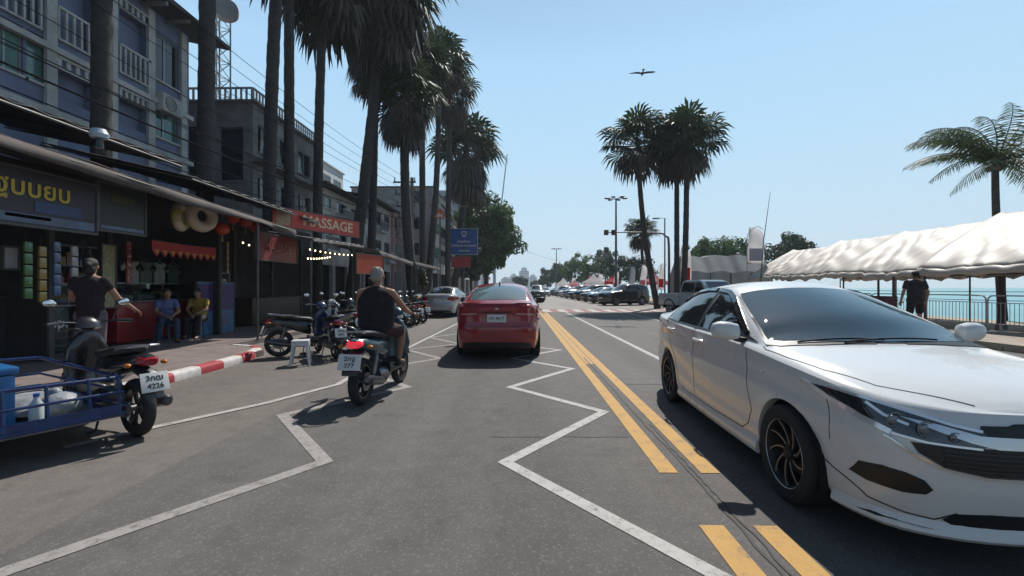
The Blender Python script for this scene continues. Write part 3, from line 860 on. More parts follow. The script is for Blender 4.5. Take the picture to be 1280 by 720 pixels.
S1.patch('grille','front', gr+[(-y,z) for y,z in gr[::-1] if y > 0], M_TRIM, white, 0.05, 0.005, 0.02, both=False)
g2 = [(0,.715),(.35,.715),(.46,.74),(.56,.772),(.40,.765),(0,.752)]
gb = MB()
for z in (.545,.565,.585,.605,.625):
    S1.ribbon([[(0,z),(.36,z),(.50,z+.004)]], 'front', 0.006, 0.010, gb)
S1.patch('grille_slot','front', [(0,.70),(.36,.70),(.34,.748),(0,.758)]+[(-.34,.748),(-.36,.70)], M_TRIM, white, 0.05, 0.005, 0.02, both=False)
gb.build('grille_bars', mat('grille_plastic',(0.03,0.03,0.032),0.35), white)
M_GBR = mat('grille_bright',(0.62,0.63,0.65),0.18,metal=0.9)
S1.patch('grille_bar','front',[(0,.648),(.30,.648),(.40,.670),(.52,.712),(.62,.757),(.50,.738),(.36,.703),(0,.698)], M_GBR, white, 0.03, 0.014, 0.02)
S1.strips('grille_lower_trim', M_GBR, white, [([[(0,.513),(.35,.513),(.50,.538),(.60,.592),(.68,.66)]], 'front', 0.010, 0.012)])
em = MB(); p,n = S1.cast('front',0.0,.675); em.tube([(p.x+.022,-.045,.665),(p.x+.022,-.038,.705)],.006,8); em.tube([(p.x+.022,.045,.665),(p.x+.022,.038,.705)],.006,8)
em.tube([(p.x+.022,-.042,.684),(p.x+.022,.042,.684)],.005,8); em.build('front_emblem', M_CHROME, white)
S1.patch('fog_lamp_recess','front', [(.55,.395),(.62,.385),(.715,.395),(.745,.415),(.735,.485),(.69,.50),(.62,.49),(.56,.465),(.53,.425)], M_TRIM, white, 0.03, 0.005, 0.02)
li = [(0,.235),(.30,.235),(.42,.245),(.475,.275),(.43,.315),(.3,.33),(0,.33)]
S1.patch('lower_intake','front', li+[(-y,z) for y,z in li[::-1] if y > 0], M_TRIM, white, 0.05, 0.005, 0.02, both=False)
# side skirts and front lip
lip = MB()
pts = [(0,.20),(.2,.20),(.4,.20),(.55,.20),(.68,.205),(.76,.215)]
def lipsweep(yz, prof):
    for sd in (1,-1):
        vs = []
        for (y,z) in yz:
            p,n = S1.cast('front', max(y,0.001), .23) if y < 5 else S1.cast('side', y-10, .23)
            n = Vector((n.x,n.y,0)).normalized()
            for (o_,dz) in prof: vs.append((p.x+n.x*o_, (p.y+n.y*o_)*sd, z+dz))
        k = len(prof); lip.add(vs, [(i*k+j,i*k+j+1,(i+1)*k+j+1,(i+1)*k+j) for i in range(len(yz)-1) for j in range(k-1)])
lipsweep([(y,.20) for y in [0,.1,.2,.3,.4,.5,.56,.61,11.98,11.93,11.86,11.79,11.72,11.68]], [(-.05,-.02),(.012,-.02),(.032,.0),(.026,.03),(.008,.065),(-.004,.09)])
for sd in (1,-1):
    xs = [.93-.1*i for i in range(19)]
    vs = []
    prof = [(-.06,-.055),(.012,-.05),(.026,-.02),(.018,.03),(-.004,.07)]
    for x in xs:
        p,n = S1.cast('side',x,.26)
        for (o_,dz) in prof: vs.append((x,(p.y+o_)*sd,.225+dz))
    k = len(prof); lip.add(vs, [(i*k+j,i*k+j+1,(i+1)*k+j+1,(i+1)*k+j) for i in range(len(xs)-1) for j in range(k-1)])
    lip.add(vs[:k],[tuple(range(k))]); lip.add(vs[-k:],[tuple(range(k))])
lip.build('body_kit', M_PEARL, white)
S1.patch('lip_slot','front',[(.42,.218),(.60,.222),(.70,.232),(.68,.240),(.5,.232)], M_TRIM, white, 0.03, 0.03, 0.03)
# shut lines
S1.strips('shut_line', mat('shut_line',(0.02,0.02,0.02),0.8), white, [([[(.78,.93),(.80,.80),(.82,.62),(.86,.48),(.80,.36),(.70,.30),(.2,.285),(-.6,.285),(-.82,.30)],
           [(-.335,.985),(-.345,.70),(-.345,.29)],[(-1.30,1.01),(-1.32,.92),(-1.20,.78),(-.98,.62),(-.90,.45),(-.84,.30)]], 'side', 0.007, 0.0015),
 ([[(2.03,.30),(1.80,.60),(1.55,.715),(1.25,.765),(1.0,.785),(.93,.772)]], 'top', 0.008, 0.0015),
 ([[(0,.762),(.20,.757),(.36,.700)]], 'front', 0.010, 0.004),
 ([[(.79,.44),(.76,.38),(.70,.30),(.60,.275),(.50,.268),(.43,.318)]], 'front', 0.006, 0.003),
 ([[(1.66,.775),(1.70,.66),(1.69,.54)]], 'side', 0.005, 0.001)])
for x,zz in ((-.17,.885),(-1.08,.915)):
    for sd in (1,-1):
        b = MB(); p,n = S1.cast('side',x,zz); y = p.y
        b.tube([(x+.10,(y-.004)*sd,zz),(x+.085,(y+.03)*sd,zz+.002),(x,(y+.038)*sd,zz+.004),(x-.085,(y+.03)*sd,zz+.006),(x-.10,(y-.004)*sd,zz+.006)],[.014,.015,.015,.015,.014],8)
        b.build('door_handle', M_PEARL, white)
mirror_pair(white, .67, .83, 1.055, M_PEARL)
rep = MB()
for sd in (1,-1):
    p,n = S1.cast('side',1.02,.80); rep.ell((1.02,(p.y)*sd,.80),(.018,.012,.010),10,6)
rep.build('side_repeater', M_CHROME, white)
for xx,st in ((1.30,0.0),(-1.30,0)):
    for sd in (1,-1): make_wheel(white, xx, sd*.735, .313, .313, .20, 'swirl', [M_RIMB,M_RIME], sd, st)
b = MB()
for (x0,y0,x1,y1) in ((1.095,-.30,1.04,.36),(1.03,-.58,1.075,-.02)):
    pts = []
    for i in range(9):
        t = i/8; x = lerp(x0,x1,t); y = lerp(y0,y1,t); p,n = S1.cast('top',x,y); pts.append(p+n*(.014+.006*sin(t*pi)))
    b.tube(pts, .007, 6)
b.build('windscreen_wiper', M_TRIM, white)
S1.patch('tail_light','rear',[(.50,.83),(.66,.80),(.80,.82),(.84,.86),(.80,.98),(.70,.99),(.55,.95)], M_LENSR, white, 0.04, 0.005, 0.015)
# dashboard papers seen through the glass are left out: the glass reads opaque from here

# ---------- generic detailing for the other sedans ----------
def sedan_rear(name, loc, rz, paint_m, label, group, l1, l2, glass=M_GLASS, spec=None, rimstyle='multi', scale=1.0, lowres=False, rear='wide'):
    sp = spec or SEDAN
    t = thing(name, loc, rz, label, 'car', group)
    S = Skin(sp, 120 if not lowres else 70, arch=0.355, nlow=16 if not lowres else 10, nup=24)
    S.body(paint_m, t)
    S.patch('windscreen','top', wsf, M_GLASS, t, 0.10, 0.004, 0.01, both=False)
    S.patch('rear_window','top', rw+[(x,-y) for x,y in rw[::-1] if y > 0], glass, t, 0.07, 0.004, 0.012, both=False)
    S.patch('front_side_window','side', fd, M_GLASS, t, 0.1, 0.003, 0.01)
    S.patch('rear_side_window','side', rd, M_GLASS, t, 0.1, 0.003, 0.01)
    b = MB()
    S.ribbon([[(-.335,.985),(-.335,1.35)]], 'side', 0.07, 0.002, b)
    S.ribbon([[(.66,1.0),(.2,.995),(-.4,1.0),(-1.0,1.01),(-1.30,1.022)]], 'side', 0.022, 0.006, b)
    b.build('window_trim', M_TRIM, t)
    if rear == 'wide':
        S.patch('tail_light','rear',[(.30,.865),(.55,.85),(.70,.83),(.80,.83),(.845,.88),(.80,.955),(.62,.945),(.44,.935),(.29,.915)], M_LENSR, t, 0.04, 0.006, 0.015)
        lb = MB(); S.ribbon([[(.36,.885),(.55,.873),(.68,.868)]], 'rear', 0.020, 0.010, lb); 
        TL = [o for o in children(t) if o.name.split('.')[0] == 'tail_light']; lb.build('reversing_lamp', mat('lamp_pale',(0.42,0.36,0.36),0.15,coat=.6), TL[0])
        S.patch('boot_trim','rear', [(-.28,.895),(.28,.895),(.28,.925),(-.28,.925)], mat('dark_red_trim',(0.03,0.006,0.008),0.25), t, 0.06, 0.005, 0.01, both=False)
    else:
        S.patch('tail_light','rear',[(.44,.84),(.60,.80),(.74,.78),(.83,.84),(.82,.96),(.70,.985),(.52,.96)], M_LENSR, t, 0.04, 0.006, 0.015)
    vl = [(-.50,.20),(.50,.20),(.66,.24),(.62,.34),(.45,.36),(-.45,.36),(-.62,.34),(-.66,.24)]
    S.patch('lower_bumper','rear', vl, M_TRIM, t, 0.06, 0.006, 0.02, both=False)
    S.strips('shut_line', mat('shut_line',(0.02,0.02,0.02),0.8), t, [([[(0,1.035),(.4,1.03),(.62,1.01),(.69,.96),(.66,.80),(.60,.66),(.3,.645),(0,.645)]], 'rear', 0.008, 0.003),
     ([[(-.335,.985),(-.345,.70),(-.345,.29)],[(-1.30,1.01),(-1.32,.92),(-1.20,.78),(-.98,.62),(-.90,.45),(-.84,.30)],[(.78,.93),(.80,.80),(.86,.48),(.70,.30),(-.82,.30)]], 'side', 0.007, 0.0015)])
    # plate
    p,n = S.cast('rear',0,.78); M = frame((p.x-.012,0,.80),(0,-1,0),(0,0,1))
    plate(t, M, l1, l2, 0.34, 0.13)
    for sd in (1,-1): b = MB(); b.cbox((-2.20,sd*.60,.44),(.05,.14,.03),None,.008); b.build('rear_reflector', M_LENSR, t)
    mirror_pair(t, .60, .83, 1.055, paint_m if rear != 'wide' else M_TRIM)
    for xx in (1.30,-1.30):
        for sd in (1,-1): make_wheel(t, xx, sd*.735, .313, .313, .20, rimstyle, None, sd)
    for sd in (1,-1):
        for x,zz in ((-.17,.885),(-1.08,.915)):
            b = MB(); p,n = S.cast('side',x,zz); y = p.y
            b.tube([(x+.10,(y-.004)*sd,zz),(x+.08,(y+.03)*sd,zz),(x-.08,(y+.03)*sd,zz),(x-.10,(y-.004)*sd,zz)],.014,8)
            b.build('door_handle', paint_m, t)
    t.scale = (scale,)*3
    return t, S
M_RED = mat('red_car_paint', (0.27,0.006,0.016), 0.25, var=0.05, scale=2, coat=1.0)
M_RGLASS = mat('rear_glass_sky', (0.10,0.16,0.17), 0.05, spec=0.9, coat=0.8)
rc = W(-0.25, 10.75)
red, S2 = sedan_rear('red_sedan', (rc.x,rc.y,0), rad(90), M_RED, 'dark red saloon car driving away in the lane straight ahead', 'cars on the street', 'กท 4617', None, glass=M_RGLASS, scale=1.03)
b = MB()
p,n = S2.cast('top',-1.0,0.0); b.loft([((p.x+.07,0,p.z+.0),.010,.006,0),((p.x+.03,0,p.z+.015),.02,.02,0),((p.x-.04,0,p.z+.045),.012,.028,0),((p.x-.07,0,p.z+.05),.005,.01,0)],12)
b.build('roof_antenna', M_TRIM, red)
b = MB(); p,n = S2.cast('rear',0,.96); b.ell((p.x-.008,0,.975),(.008,.035,.022),16,8); b.build('boot_emblem', mat('pinkish_chrome',(0.55,0.35,0.36),0.2,metal=1), red)
b = MB()
S2.ribbon([[(-2.17,0),(-2.165,.3),(-2.10,.55),(-2.03,.64)]], 'top', 0.05, 0.022, b); b.build('boot_lip', M_RED, red)
M_SILV = mat('silver_car_paint', (0.36,0.37,0.38), 0.3, metal=0.5, var=0.05, coat=0.8)
sc_ = W(-3.3, 23.0)
silver, S3 = sedan_rear('silver_sedan', (sc_.x,sc_.y,0), rad(86), M_SILV, 'pale silver sedan parked at the left kerb beyond the row of scooters', 'cars on the street', 'ขน 382', None, rear='std')
# ================= motorbikes and people =================
M_SEATB = mat('seat_vinyl', (0.014,0.014,0.015), 0.55, bump=0.15, bscale=120)
M_BLK = mat('black_plastic', (0.018,0.018,0.019), 0.38, coat=0.3)
M_STEEL = mat('worn_steel', (0.22,0.22,0.23), 0.4, metal=0.8, var=0.2, scale=10)
M_EXH = mat('exhaust_shield', (0.10,0.10,0.105), 0.3, metal=0.8)
M_MIRR = mat('mirror_silver', (0.8,0.82,0.84), 0.04, metal=1.0)
M_AMB = mat('amber_lens', (0.45,0.14,0.01), 0.2, coat=0.5)
def paintm(n, c): return mat(n, c, 0.28, var=0.04, scale=3, coat=0.9)

def bike_wheel(root, x, r, wd, disc=True):
    M = Matrix.Translation((x,0,r)) @ Matrix.Rotation(rad(90),4,'X')
    h = MB(); h.cyl((x,-.06,r),(x,.06,r),.03,n=12); wh = h.build('wheel', M_STEEL, root)
    t = MB(); w2 = wd/2; n = 10; prof = []
    for k in range(n): 
        a = 2*pi*k/n; prof.append((r-w2*0.95+w2*0.95*cos(a), w2*sin(a)))
    t.lathe(prof, 36, M, closed=True); t.build('tyre', M_RUB, wh)
    b = MB(); ri = r-wd*0.85
    b.lathe([(ri-.012,-.03),(ri+.012,-.035),(ri+.012,.035),(ri-.012,.03)],32,M,closed=True)
    for k in range(5):
        a = 2*pi*k/5; c,s_ = cos(a),sin(a)
        for q in (-.16,.16):
            b.tube([(x+.03*c,0,r+.03*s_),(x+(ri)*cos(a+q),0,r+(ri)*sin(a+q))],[.016,.011],6)
    b.build('rim', M_BLK if disc else M_STEEL, wh)
    if disc:
        d_ = MB(); Md = Matrix.Translation((x,-.05,r)) @ Matrix.Rotation(rad(90),4,'X')
        d_.lathe([(.05,0),(.11,0),(.11,.004),(.05,.004)],24,Md,closed=True); d_.build('brake_disc', M_STEEL, wh)
    return wh

def scooter(name, loc, rz, label, body_m, group='motorbikes on the street', panel_m=None, steer=0.0, plate_txt=('1กข','377'), mirrors=True, seat_m=None, light=False, basket=False, detail=True, front_m=None):
    """Step-through scooter facing +x, wheels on the ground, 1.9 m long."""
    t = thing(name, loc, rz, label, 'motorbike', group); panel_m = panel_m or body_m; front_m = front_m or body_m
    r = 0.275
    bike_wheel(t, -0.64, r, 0.10); bike_wheel(t, 0.64, r, 0.085)
    # tail: side panels rising to the lamp
    b = MB()
    b.loft([((-.05,0,.56),.085,.12,0),((-.12,0,.60),.13,.155,0),((-.30,0,.635),.145,.13,0),((-.50,0,.675),.135,.10,0),((-.70,0,.715),.105,.075,.1),((-.82,0,.745),.06,.045,.2),((-.86,0,.755),.03,.02,.2)],20,2.6)
    b.build('tail_fairing', body_m, t, ang=50)
    b = MB()
    b.loft([((.00,0,.735),.06,.02,0),((-.06,0,.755),.115,.045,0),((-.28,0,.775),.135,.05,0),((-.40,0,.80),.135,.05,0),((-.62,0,.825),.105,.042,0),((-.70,0,.825),.05,.02,0)],18,2.8)
    b.build('seat', seat_m or M_SEATB, t, ang=60)
    b = MB()
    for sd in (1,-1): b.tube(catmull([(-.50,sd*.115,.83),(-.66,sd*.125,.855),(-.80,sd*.10,.87),(-.85,sd*.0,.875)],5),.012,6)
    b.build('grab_rail', M_ALLOY, t)
    b = MB(); b.loft([((-.80,0,.735),.085,.045,.1),((-.85,0,.725),.078,.045,.1),((-.885,0,.72),.055,.03,.1)],16,2.6)
    b.build('tail_lamp', M_LENSR if not light else mat('lit_tail_lamp',(0.6,0.01,0.02),0.15,coat=.6,emit=(1,0.03,0.06),estr=0.35), t)
    b = MB()
    for sd in (1,-1): b.ell((-.80,sd*.145,.70),(.035,.03,.022),10,6)
    b.build('indicator_lamp', M_AMB, t)
    # rear mudguard and plate
    b = MB()
    b.loft([((-.70,0,.64),.07,.03,0),((-.86,0,.60),.085,.02,.4),((-.93,0,.48),.08,.012,1.1),((-.96,0,.40),.075,.01,1.3)],12,3)
    b.build('rear_mudguard', M_BLK, t, ang=60)
    M = frame((-.955,0,.545),(0,-1,0),Vector((.28,0,.96)))
    plate(t, M, plate_txt[0], plate_txt[1], 0.21, 0.165)
    # floor, legshield, front
    b = MB()
    b.loft([((-.12,0,.34),.13,.09,0),((0,0,.335),.15,.055,0),((.22,0,.33),.15,.05,0),((.33,0,.36),.14,.07,0)],18,3.5)
    b.build('footboard', M_BLK, t, ang=50)
    b = MB()
    b.loft([((.28,0,.34),.13,.05,.1),((.40,0,.45),.165,.05,1.25),((.42,0,.60),.19,.055,1.35),((.40,0,.78),.17,.06,1.35),((.385,0,.90),.11,.05,1.4),((.385,0,.95),.06,.04,1.5)],20,2.6)
    b.build('leg_shield', front_m, t, ang=60)
    b = MB()
    b.loft([((.40,0,.97),.06,.03,1.4),((.40,0,1.00),.13,.075,1.4),((.42,0,1.05),.11,.075,1.4),((.42,0,1.10),.05,.04,1.4)],18,2.4)
    b.build('handlebar_cowl', front_m, t, ang=60)
    b = MB(); b.ell((.485,0,1.03),(.03,.075,.045),14,8); b.build('headlamp', M_LENSC, t)
    b = MB()
    for sd in (1,-1):
        b.tube(catmull([(.40,sd*.02,1.035),(.385,sd*.16,1.05),(.33,sd*.26,1.055)],5),.011,6)
        b.tube([(.345,sd*.235,1.055),(.285,sd*.35,1.045)],.018,8)
        b.tube([(.39,sd*.20,1.045),(.40,sd*.33,1.04)],.006,5)
    b.build('handlebar', M_BLK, t)
    if mirrors:
        for sd in (1,-1):
            b = MB(); b.tube([(.38,sd*.20,1.06),(.39,sd*.24,1.16),(.385,sd*.28,1.22)],.006,6)
            b.ell((.385,sd*.30,1.25),(.016,.062,.040),14,8,R=Matrix.Rotation(sd*.2,4,'X')); o = b.build('wing_mirror', M_BLK, t)
            g = MB(); g.ell((.371,sd*.30,1.25),(.006,.054,.033),14,6,R=Matrix.Rotation(sd*.2,4,'X')); g.build('mirror_glass', M_MIRR, o)
    # fork, front mudguard
    b = MB()
    for sd in (1,-1): b.tube([(.64,sd*.065,r),(.44,sd*.065,.78)],[.018,.022],8)
    b.build('front_fork', M_STEEL, t)
    b = MB(); n = 12; vs = []
    for i in range(n+1):
        a = rad(20)+rad(140)*i/n; rr_ = r+.035
        for (yy,dr) in ((-.06,-.03),(-.045,.0),(0,.012),(.045,0),(.06,-.03)): vs.append((.64+(rr_+dr)*cos(a),yy,r+(rr_+dr)*sin(a)))
    b.add(vs,[(5*i+j,5*i+j+1,5*i+j+6,5*i+j+5) for i in range(n) for j in range(4)]); b.build('front_mudguard', front_m, t, ang=60)
    # engine, exhaust, swing arm, shock, stand
    b = MB()
    b.loft([((.0,.0,.27),.10,.09,0),((-.15,0,.28),.12,.10,0),((-.28,.02,.28),.10,.09,0)],12,2.5)
    b.loft([((-.25,.09,.275),.035,.07,0),((-.64,.09,.275),.035,.075,0),((-.70,.09,.275),.02,.04,0)],12,3)
    b.build('engine', M_STEEL, t, ang=50)
    b = MB(); b.tube(catmull([(-.1,-.08,.22),(-.3,-.12,.22),(-.45,-.13,.25)],5),.018,8)
    b.tube([(-.40,-.135,.245),(-.46,-.135,.255),(-.85,-.145,.335),(-.88,-.145,.34)],[.03,.052,.055,.03],12)
    b.build('exhaust', M_EXH, t)
    for sd in (1,-1): 
        b = MB(); b.tube([(-.60,sd*.10,.30),(-.50,sd*.11,.62)],.014,6); b.tube([(-.59,sd*.10,.36),(-.52,sd*.11,.56)],.028,10)
        b.build('shock_absorber', M_STEEL, t)
    b = MB(); b.tube([(-.18,.10,.22),(-.22,.16,.03),(-.16,.20,.012)],.011,6); b.build('side_stand', M_BLK, t)
    if basket:
        b = MB()
        for z in (.80,.88,.96):
            b.tube([(.50,-.14,z),(.74,-.16,z),(.74,.16,z),(.50,.14,z)],.004,5,closed=True)
        for q in range(7):
            y = -.15+.05*q; b.tube([(.74,y,.80),(.745,y,.97)],.003,4)
        b.build('front_basket', M_BLK, t)
    return t

def skin_tone(n='skin', c=(0.30,0.155,0.10)):
    return mat(n, c, 0.5, var=0.08, scale=25, sub=0.08)
M_SKIN = skin_tone(); M_SKINP = skin_tone('pale_skin', (0.42,0.24,0.175))
def V3(*a): return Vector(a)
def hand(caps_out, wrist, dirn, up, side=1, curl=0.6, s=1.0):
    """Palm, four separate bent fingers and a thumb; returned as tapered segments."""
    d = Vector(dirn).normalized(); u = Vector(up).normalized(); w_ = d.cross(u).normalized()*side; u = w_.cross(d)*side
    caps = []
    for k in range(-1,3):
        o = w_*((k-.5)*.019*s)
        caps.append((Vector(wrist)+o*0.6, Vector(wrist)+d*.085*s+o*1.05, .014*s, .0125*s))
    lens = (.068,.080,.075,.058)
    for k in range(4):
        o = w_*((k-1.5)*.020*s); p = Vector(wrist)+d*.088*s+o; L = lens[3-k]*s; a = 0
        dd = d.copy()
        for (f_,r0,r1) in ((.45,.0095,.009),(.32,.009,.0082),(.23,.0082,.0068)):
            a += curl*0.75; dd = (d*cos(a)-u*sin(a)).normalized()
            q = p+dd*(L*f_); caps.append((p,q,r0*s,r1*s)); p = q
    p = Vector(wrist)+d*.025*s+w_*.030*s
    q = p+(d*.6+w_*.6-u*.5).normalized()*.038*s; caps.append((p,q,.012*s,.0105*s))
    q2 = q+(d*.85+w_*.1-u*.5).normalized()*.030*s; caps.append((q,q2,.0105*s,.008*s))
    return caps

def head_caps(c, fwd, s=1.0):
    """Skull, jaw, nose, brow, chin and ears around the centre c, facing fwd."""
    f = Vector(fwd).normalized(); r = f.cross(Vector((0,0,1))).normalized(); u = r.cross(f).normalized()
    R = Matrix((f,r,u)).transposed().to_4x4()
    def L(a,b,cz): return Vector(c)+(f*a+r*b+u*cz)*s
    out = [('e',L(-.012,0,.022),(.098*s,.078*s,.098*s),R),('e',L(.022,0,-.045),(.066*s,.058*s,.066*s),R),
           (L(.085,0,.018),L(.112,0,-.018),.009*s,.015*s),('e',L(.070,0,-.088),(.028*s,.030*s,.022*s),R),
           (L(.080,-.035,.030),L(.080,.035,.030),.012*s,.012*s),(L(.090,-.018,-.052),L(.090,.018,-.052),.009*s,.009*s)]
    for sd in (1,-1): out.append(('e',L(-.005,sd*.080,-.005),(.020*s,.010*s,.032*s),R))
    return out, L, R

def person(name, loc, rz, label, J, skin, clothes, hair=None, hair_m=None, group=None, vox=0.012, s=1.0, headfwd=(1,0,0), handpose=None, shoes=None, female=False):
    """J: joint positions, person faces local +x. One continuous body, clothes and hair as children."""
    t = thing(name, loc, rz, label, 'person', group)
    P = {k:Vector(v) for k,v in J.items() if isinstance(v,tuple)}
    caps = []
    sw = (P['sl']-P['sr']).length
    chest = (P['sl']+P['sr'])/2; pel = (P['hl']+P['hr'])/2
    spine = (chest-pel)
    yax = (P['sl']-P['sr']).normalized()
    def tor(f, ry, rx, dx=0): 
        c = pel+spine*f; up = spine.normalized(); fx = yax.cross(up).normalized()
        R = Matrix((fx,yax,up)).transposed().to_4x4()
        return ('e', c+fx*dx, (rx,ry,.13), R)
    g = J.get('girth',1.0)
    caps += [tor(0.0,.165*g,.12*g,0),tor(.22,.150*g,.115*g,.015*(g-0.9)),tor(.45,.155*g,.115*g,.01),tor(.70,.170*g,.115*g),tor(.90,.165*g,.10*g)]
    for a,b in (('sl','el'),('sr','er')):
        caps.append((P[a],P[b],.052*s,.040*s)); caps.append((chest+(P[a]-chest)*.3+Vector((0,0,.03)),P[a],.06,.052))
    for a,b in (('el','wl'),('er','wr')): caps.append((P[a],P[b],.040*s,.026*s))
    for a,b in (('hl','kl'),('hr','kr')): caps.append((P[a],P[b],.085*s,.056*s))
    for a,b in (('kl','al'),('kr','ar')):
        caps.append((P[a],P[b],.054*s,.036*s)); caps.append((P[a].lerp(P[b],.15),P[a].lerp(P[b],.5),.052*s,.050*s))
    caps.append((chest+Vector((0,0,.0)), P['head']-Vector((0,0,.05)), .062*s,.052*s))
    hc, L, R = head_caps(P['head'], headfwd, s); caps += hc
    hands = []
    for sd,w_,e_ in ((1,'wl','el'),(-1,'wr','er')):
        d = (P[w_]-P[e_]).normalized(); hp = (handpose or {}).get(w_, {})
        hands += hand(None, P[w_], hp.get('d',d), hp.get('u',Vector((0,0,1)) if abs(d.z) < .7 else Vector((1,0,0))), hp.get('side',sd), hp.get('curl',.45), s)
    for a in ('al','ar'):
        ff = Vector(J.get('ff',(1,0,0)))
        caps.append((P[a]-Vector((0,0,.03)), P[a]+ff*.15-Vector((0,0,.055)), .040*s,.030*s)); caps.append((P[a]-ff*.03-Vector((0,0,.045)),P[a]+ff*.02-Vector((0,0,.05)),.032,.034))
    body = organic('body', caps+hands, skin, t, vox*0.75, 3)
    for (nm, parts, m, inf) in clothes:
        cc = []
        for q in parts:
            if q[0] == 'torso':
                for f_ in q[1]: 
                    ry, rx = {0:(.165,.12),.22:(.15,.115),.45:(.155,.115),.7:(.17,.115),.9:(.165,.10)}[f_]
                    e = tor(f_, ry*g+inf, rx*g+inf); cc.append((e[0],e[1],(e[2][0],e[2][1],.13+inf*.5),e[3]))
            elif q[0] == 'limb':
                a,b,t0,t1,r0,r1 = q[1:]
                cc.append((P[a].lerp(P[b],t0),P[a].lerp(P[b],t1),r0*s+inf,r1*s+inf))
            elif q[0] == 'seg': cc.append(q[1:])
            elif q[0] == 'e': cc.append(q)
        organic(nm, cc, m, t, vox, 4)
    if hair: 
        cc = []
        for q in hair: cc.append(('e', L(*q[0]), q[1], R))
        organic('hair', cc, hair_m, t, vox*0.7, 3)
    # eyes and lips on the face
    for sd in (1,-1):
        b = MB(); b.ell(L(.082,sd*.031,.012),(.011*s,.015*s,.008*s),12,8,R=R); b.build('eye', mat('eye_white',(0.6,0.58,0.55),0.2), t)
    if shoes:
        for a in ('al','ar'):
            ff = Vector(J.get('ff',(1,0,0)))
            b = organic('shoe', [(P[a]-ff*.04-Vector((0,0,.055)), P[a]+ff*.16-Vector((0,0,.068)), .042,.036),(P[a]-ff*.035-Vector((0,0,.03)),P[a]+ff*.05-Vector((0,0,.05)),.045,.045)], shoes, t, .010, 3)
    return t

def shirt(short=True, sl=.35, low=0): 
    return [('torso',(0,.22,.45,.7,.9)),('limb','sl','el',0,sl,.058,.055),('limb','sr','er',0,sl,.058,.055)]
def pants(to=.95, r1=.05):
    L = [('torso',(0,)),('limb','hl','kl',0,1,.088,.062),('limb','hr','kr',0,1,.088,.062)]
    if to > 0: L += [('limb','kl','al',0,to,.062,r1),('limb','kr','ar',0,to,.062,r1)]
    return L
def shorts(): return [('torso',(0,)),('limb','hl','kl',0,.75,.092,.078),('limb','hr','kr',0,.75,.092,.078)]

# ---------- rider straight ahead on the left ----------
M_TEALB = paintm('dark_teal_bike_paint', (0.015,0.055,0.075))
p = gnd(452,506); rs = thing
ride = scooter('scooter', (0,0,0), 0, 'dark teal scooter with red tail lamp ridden by the white-haired man', M_TEALB, plate_txt=('2กฐ','377'), light=True, panel_m=M_TEALB)
pz = rad(90)-rad(5)
hd = Vector((cos(pz),sin(pz),0)); base = Vector((p.x,p.y,0))+hd*0.64
ride.location = (base.x,base.y,0); ride.rotation_euler = (0,0,pz); ride.scale = (1,1.22,1.03)
M_BLKCL = mat('black_cotton', (0.012,0.010,0.011), 0.9, var=0.3, scale=12, bump=0.5, bscale=14)
M_MAROON = mat('dark_red_shorts', (0.045,0.016,0.018), 0.9, var=0.3, scale=12, bump=0.5, bscale=14)
M_GREYH = mat('grey_hair', (0.30,0.275,0.25), 0.95, var=0.3, scale=60, bump=0.6, bscale=160)
M_DKHAIR = mat('dark_hair', (0.012,0.010,0.010), 0.6, var=0.3, scale=60, bump=0.5, bscale=160)
JR = dict(hl=(-.22,.11,.90),hr=(-.22,-.11,.90),kl=(.14,.22,.80),kr=(.14,-.22,.80),al=(.10,.19,.44),ar=(.10,-.19,.44),
          sl=(-.20,.21,1.34),sr=(-.20,-.21,1.34),el=(-.04,.325,1.12),er=(-.04,-.325,1.12),wl=(.235,.31,1.055),wr=(.235,-.31,1.055),
          head=(-.15,0,1.555),ff=(1,0,0),girth=1.18)
# a blade seat sits at .83: the hips rest on it
man = person('person', ride.location, pz, 'white-haired man in a black sleeveless shirt riding a scooter, seen from behind', JR, M_SKIN,
   [('tank_top', [('torso',(0,.22,.45,.7,.9)),('seg',Vector((-.20,.11,1.36)),Vector((-.20,.13,1.20)),.060,.08),('seg',Vector((-.20,-.11,1.36)),Vector((-.20,-.13,1.20)),.060,.08),('seg',Vector((-.22,.16,1.22)),Vector((-.22,.12,.95)),.09,.12),('seg',Vector((-.22,-.16,1.22)),Vector((-.22,-.12,.95)),.09,.12)], M_BLKCL, .016),
    ('shorts', shorts(), M_MAROON, .012)],
   hair=[((-.03,0,.05),(.098,.082,.080)),((-.055,0,.0),(.075,.078,.085))]+[((-.02-.09*abs(cos(k*1.7)),.075*sin(k*2.4),.03+.085*cos(k*1.1)),(.013,.013,.012)) for k in range(18)], hair_m=M_GREYH, shoes=mat('dark_sandal',(0.02,0.018,0.017),0.7),
   handpose={'wl':dict(d=(.45,.35,-.1),u=(0.1,0,1),side=-1,curl=1.0),'wr':dict(d=(.45,-.35,-.1),u=(.1,0,1),side=1,curl=1.0)})

def moved(o, x, y, rz): o.location = (x,y,0); o.rotation_euler = (0,0,rz); return o
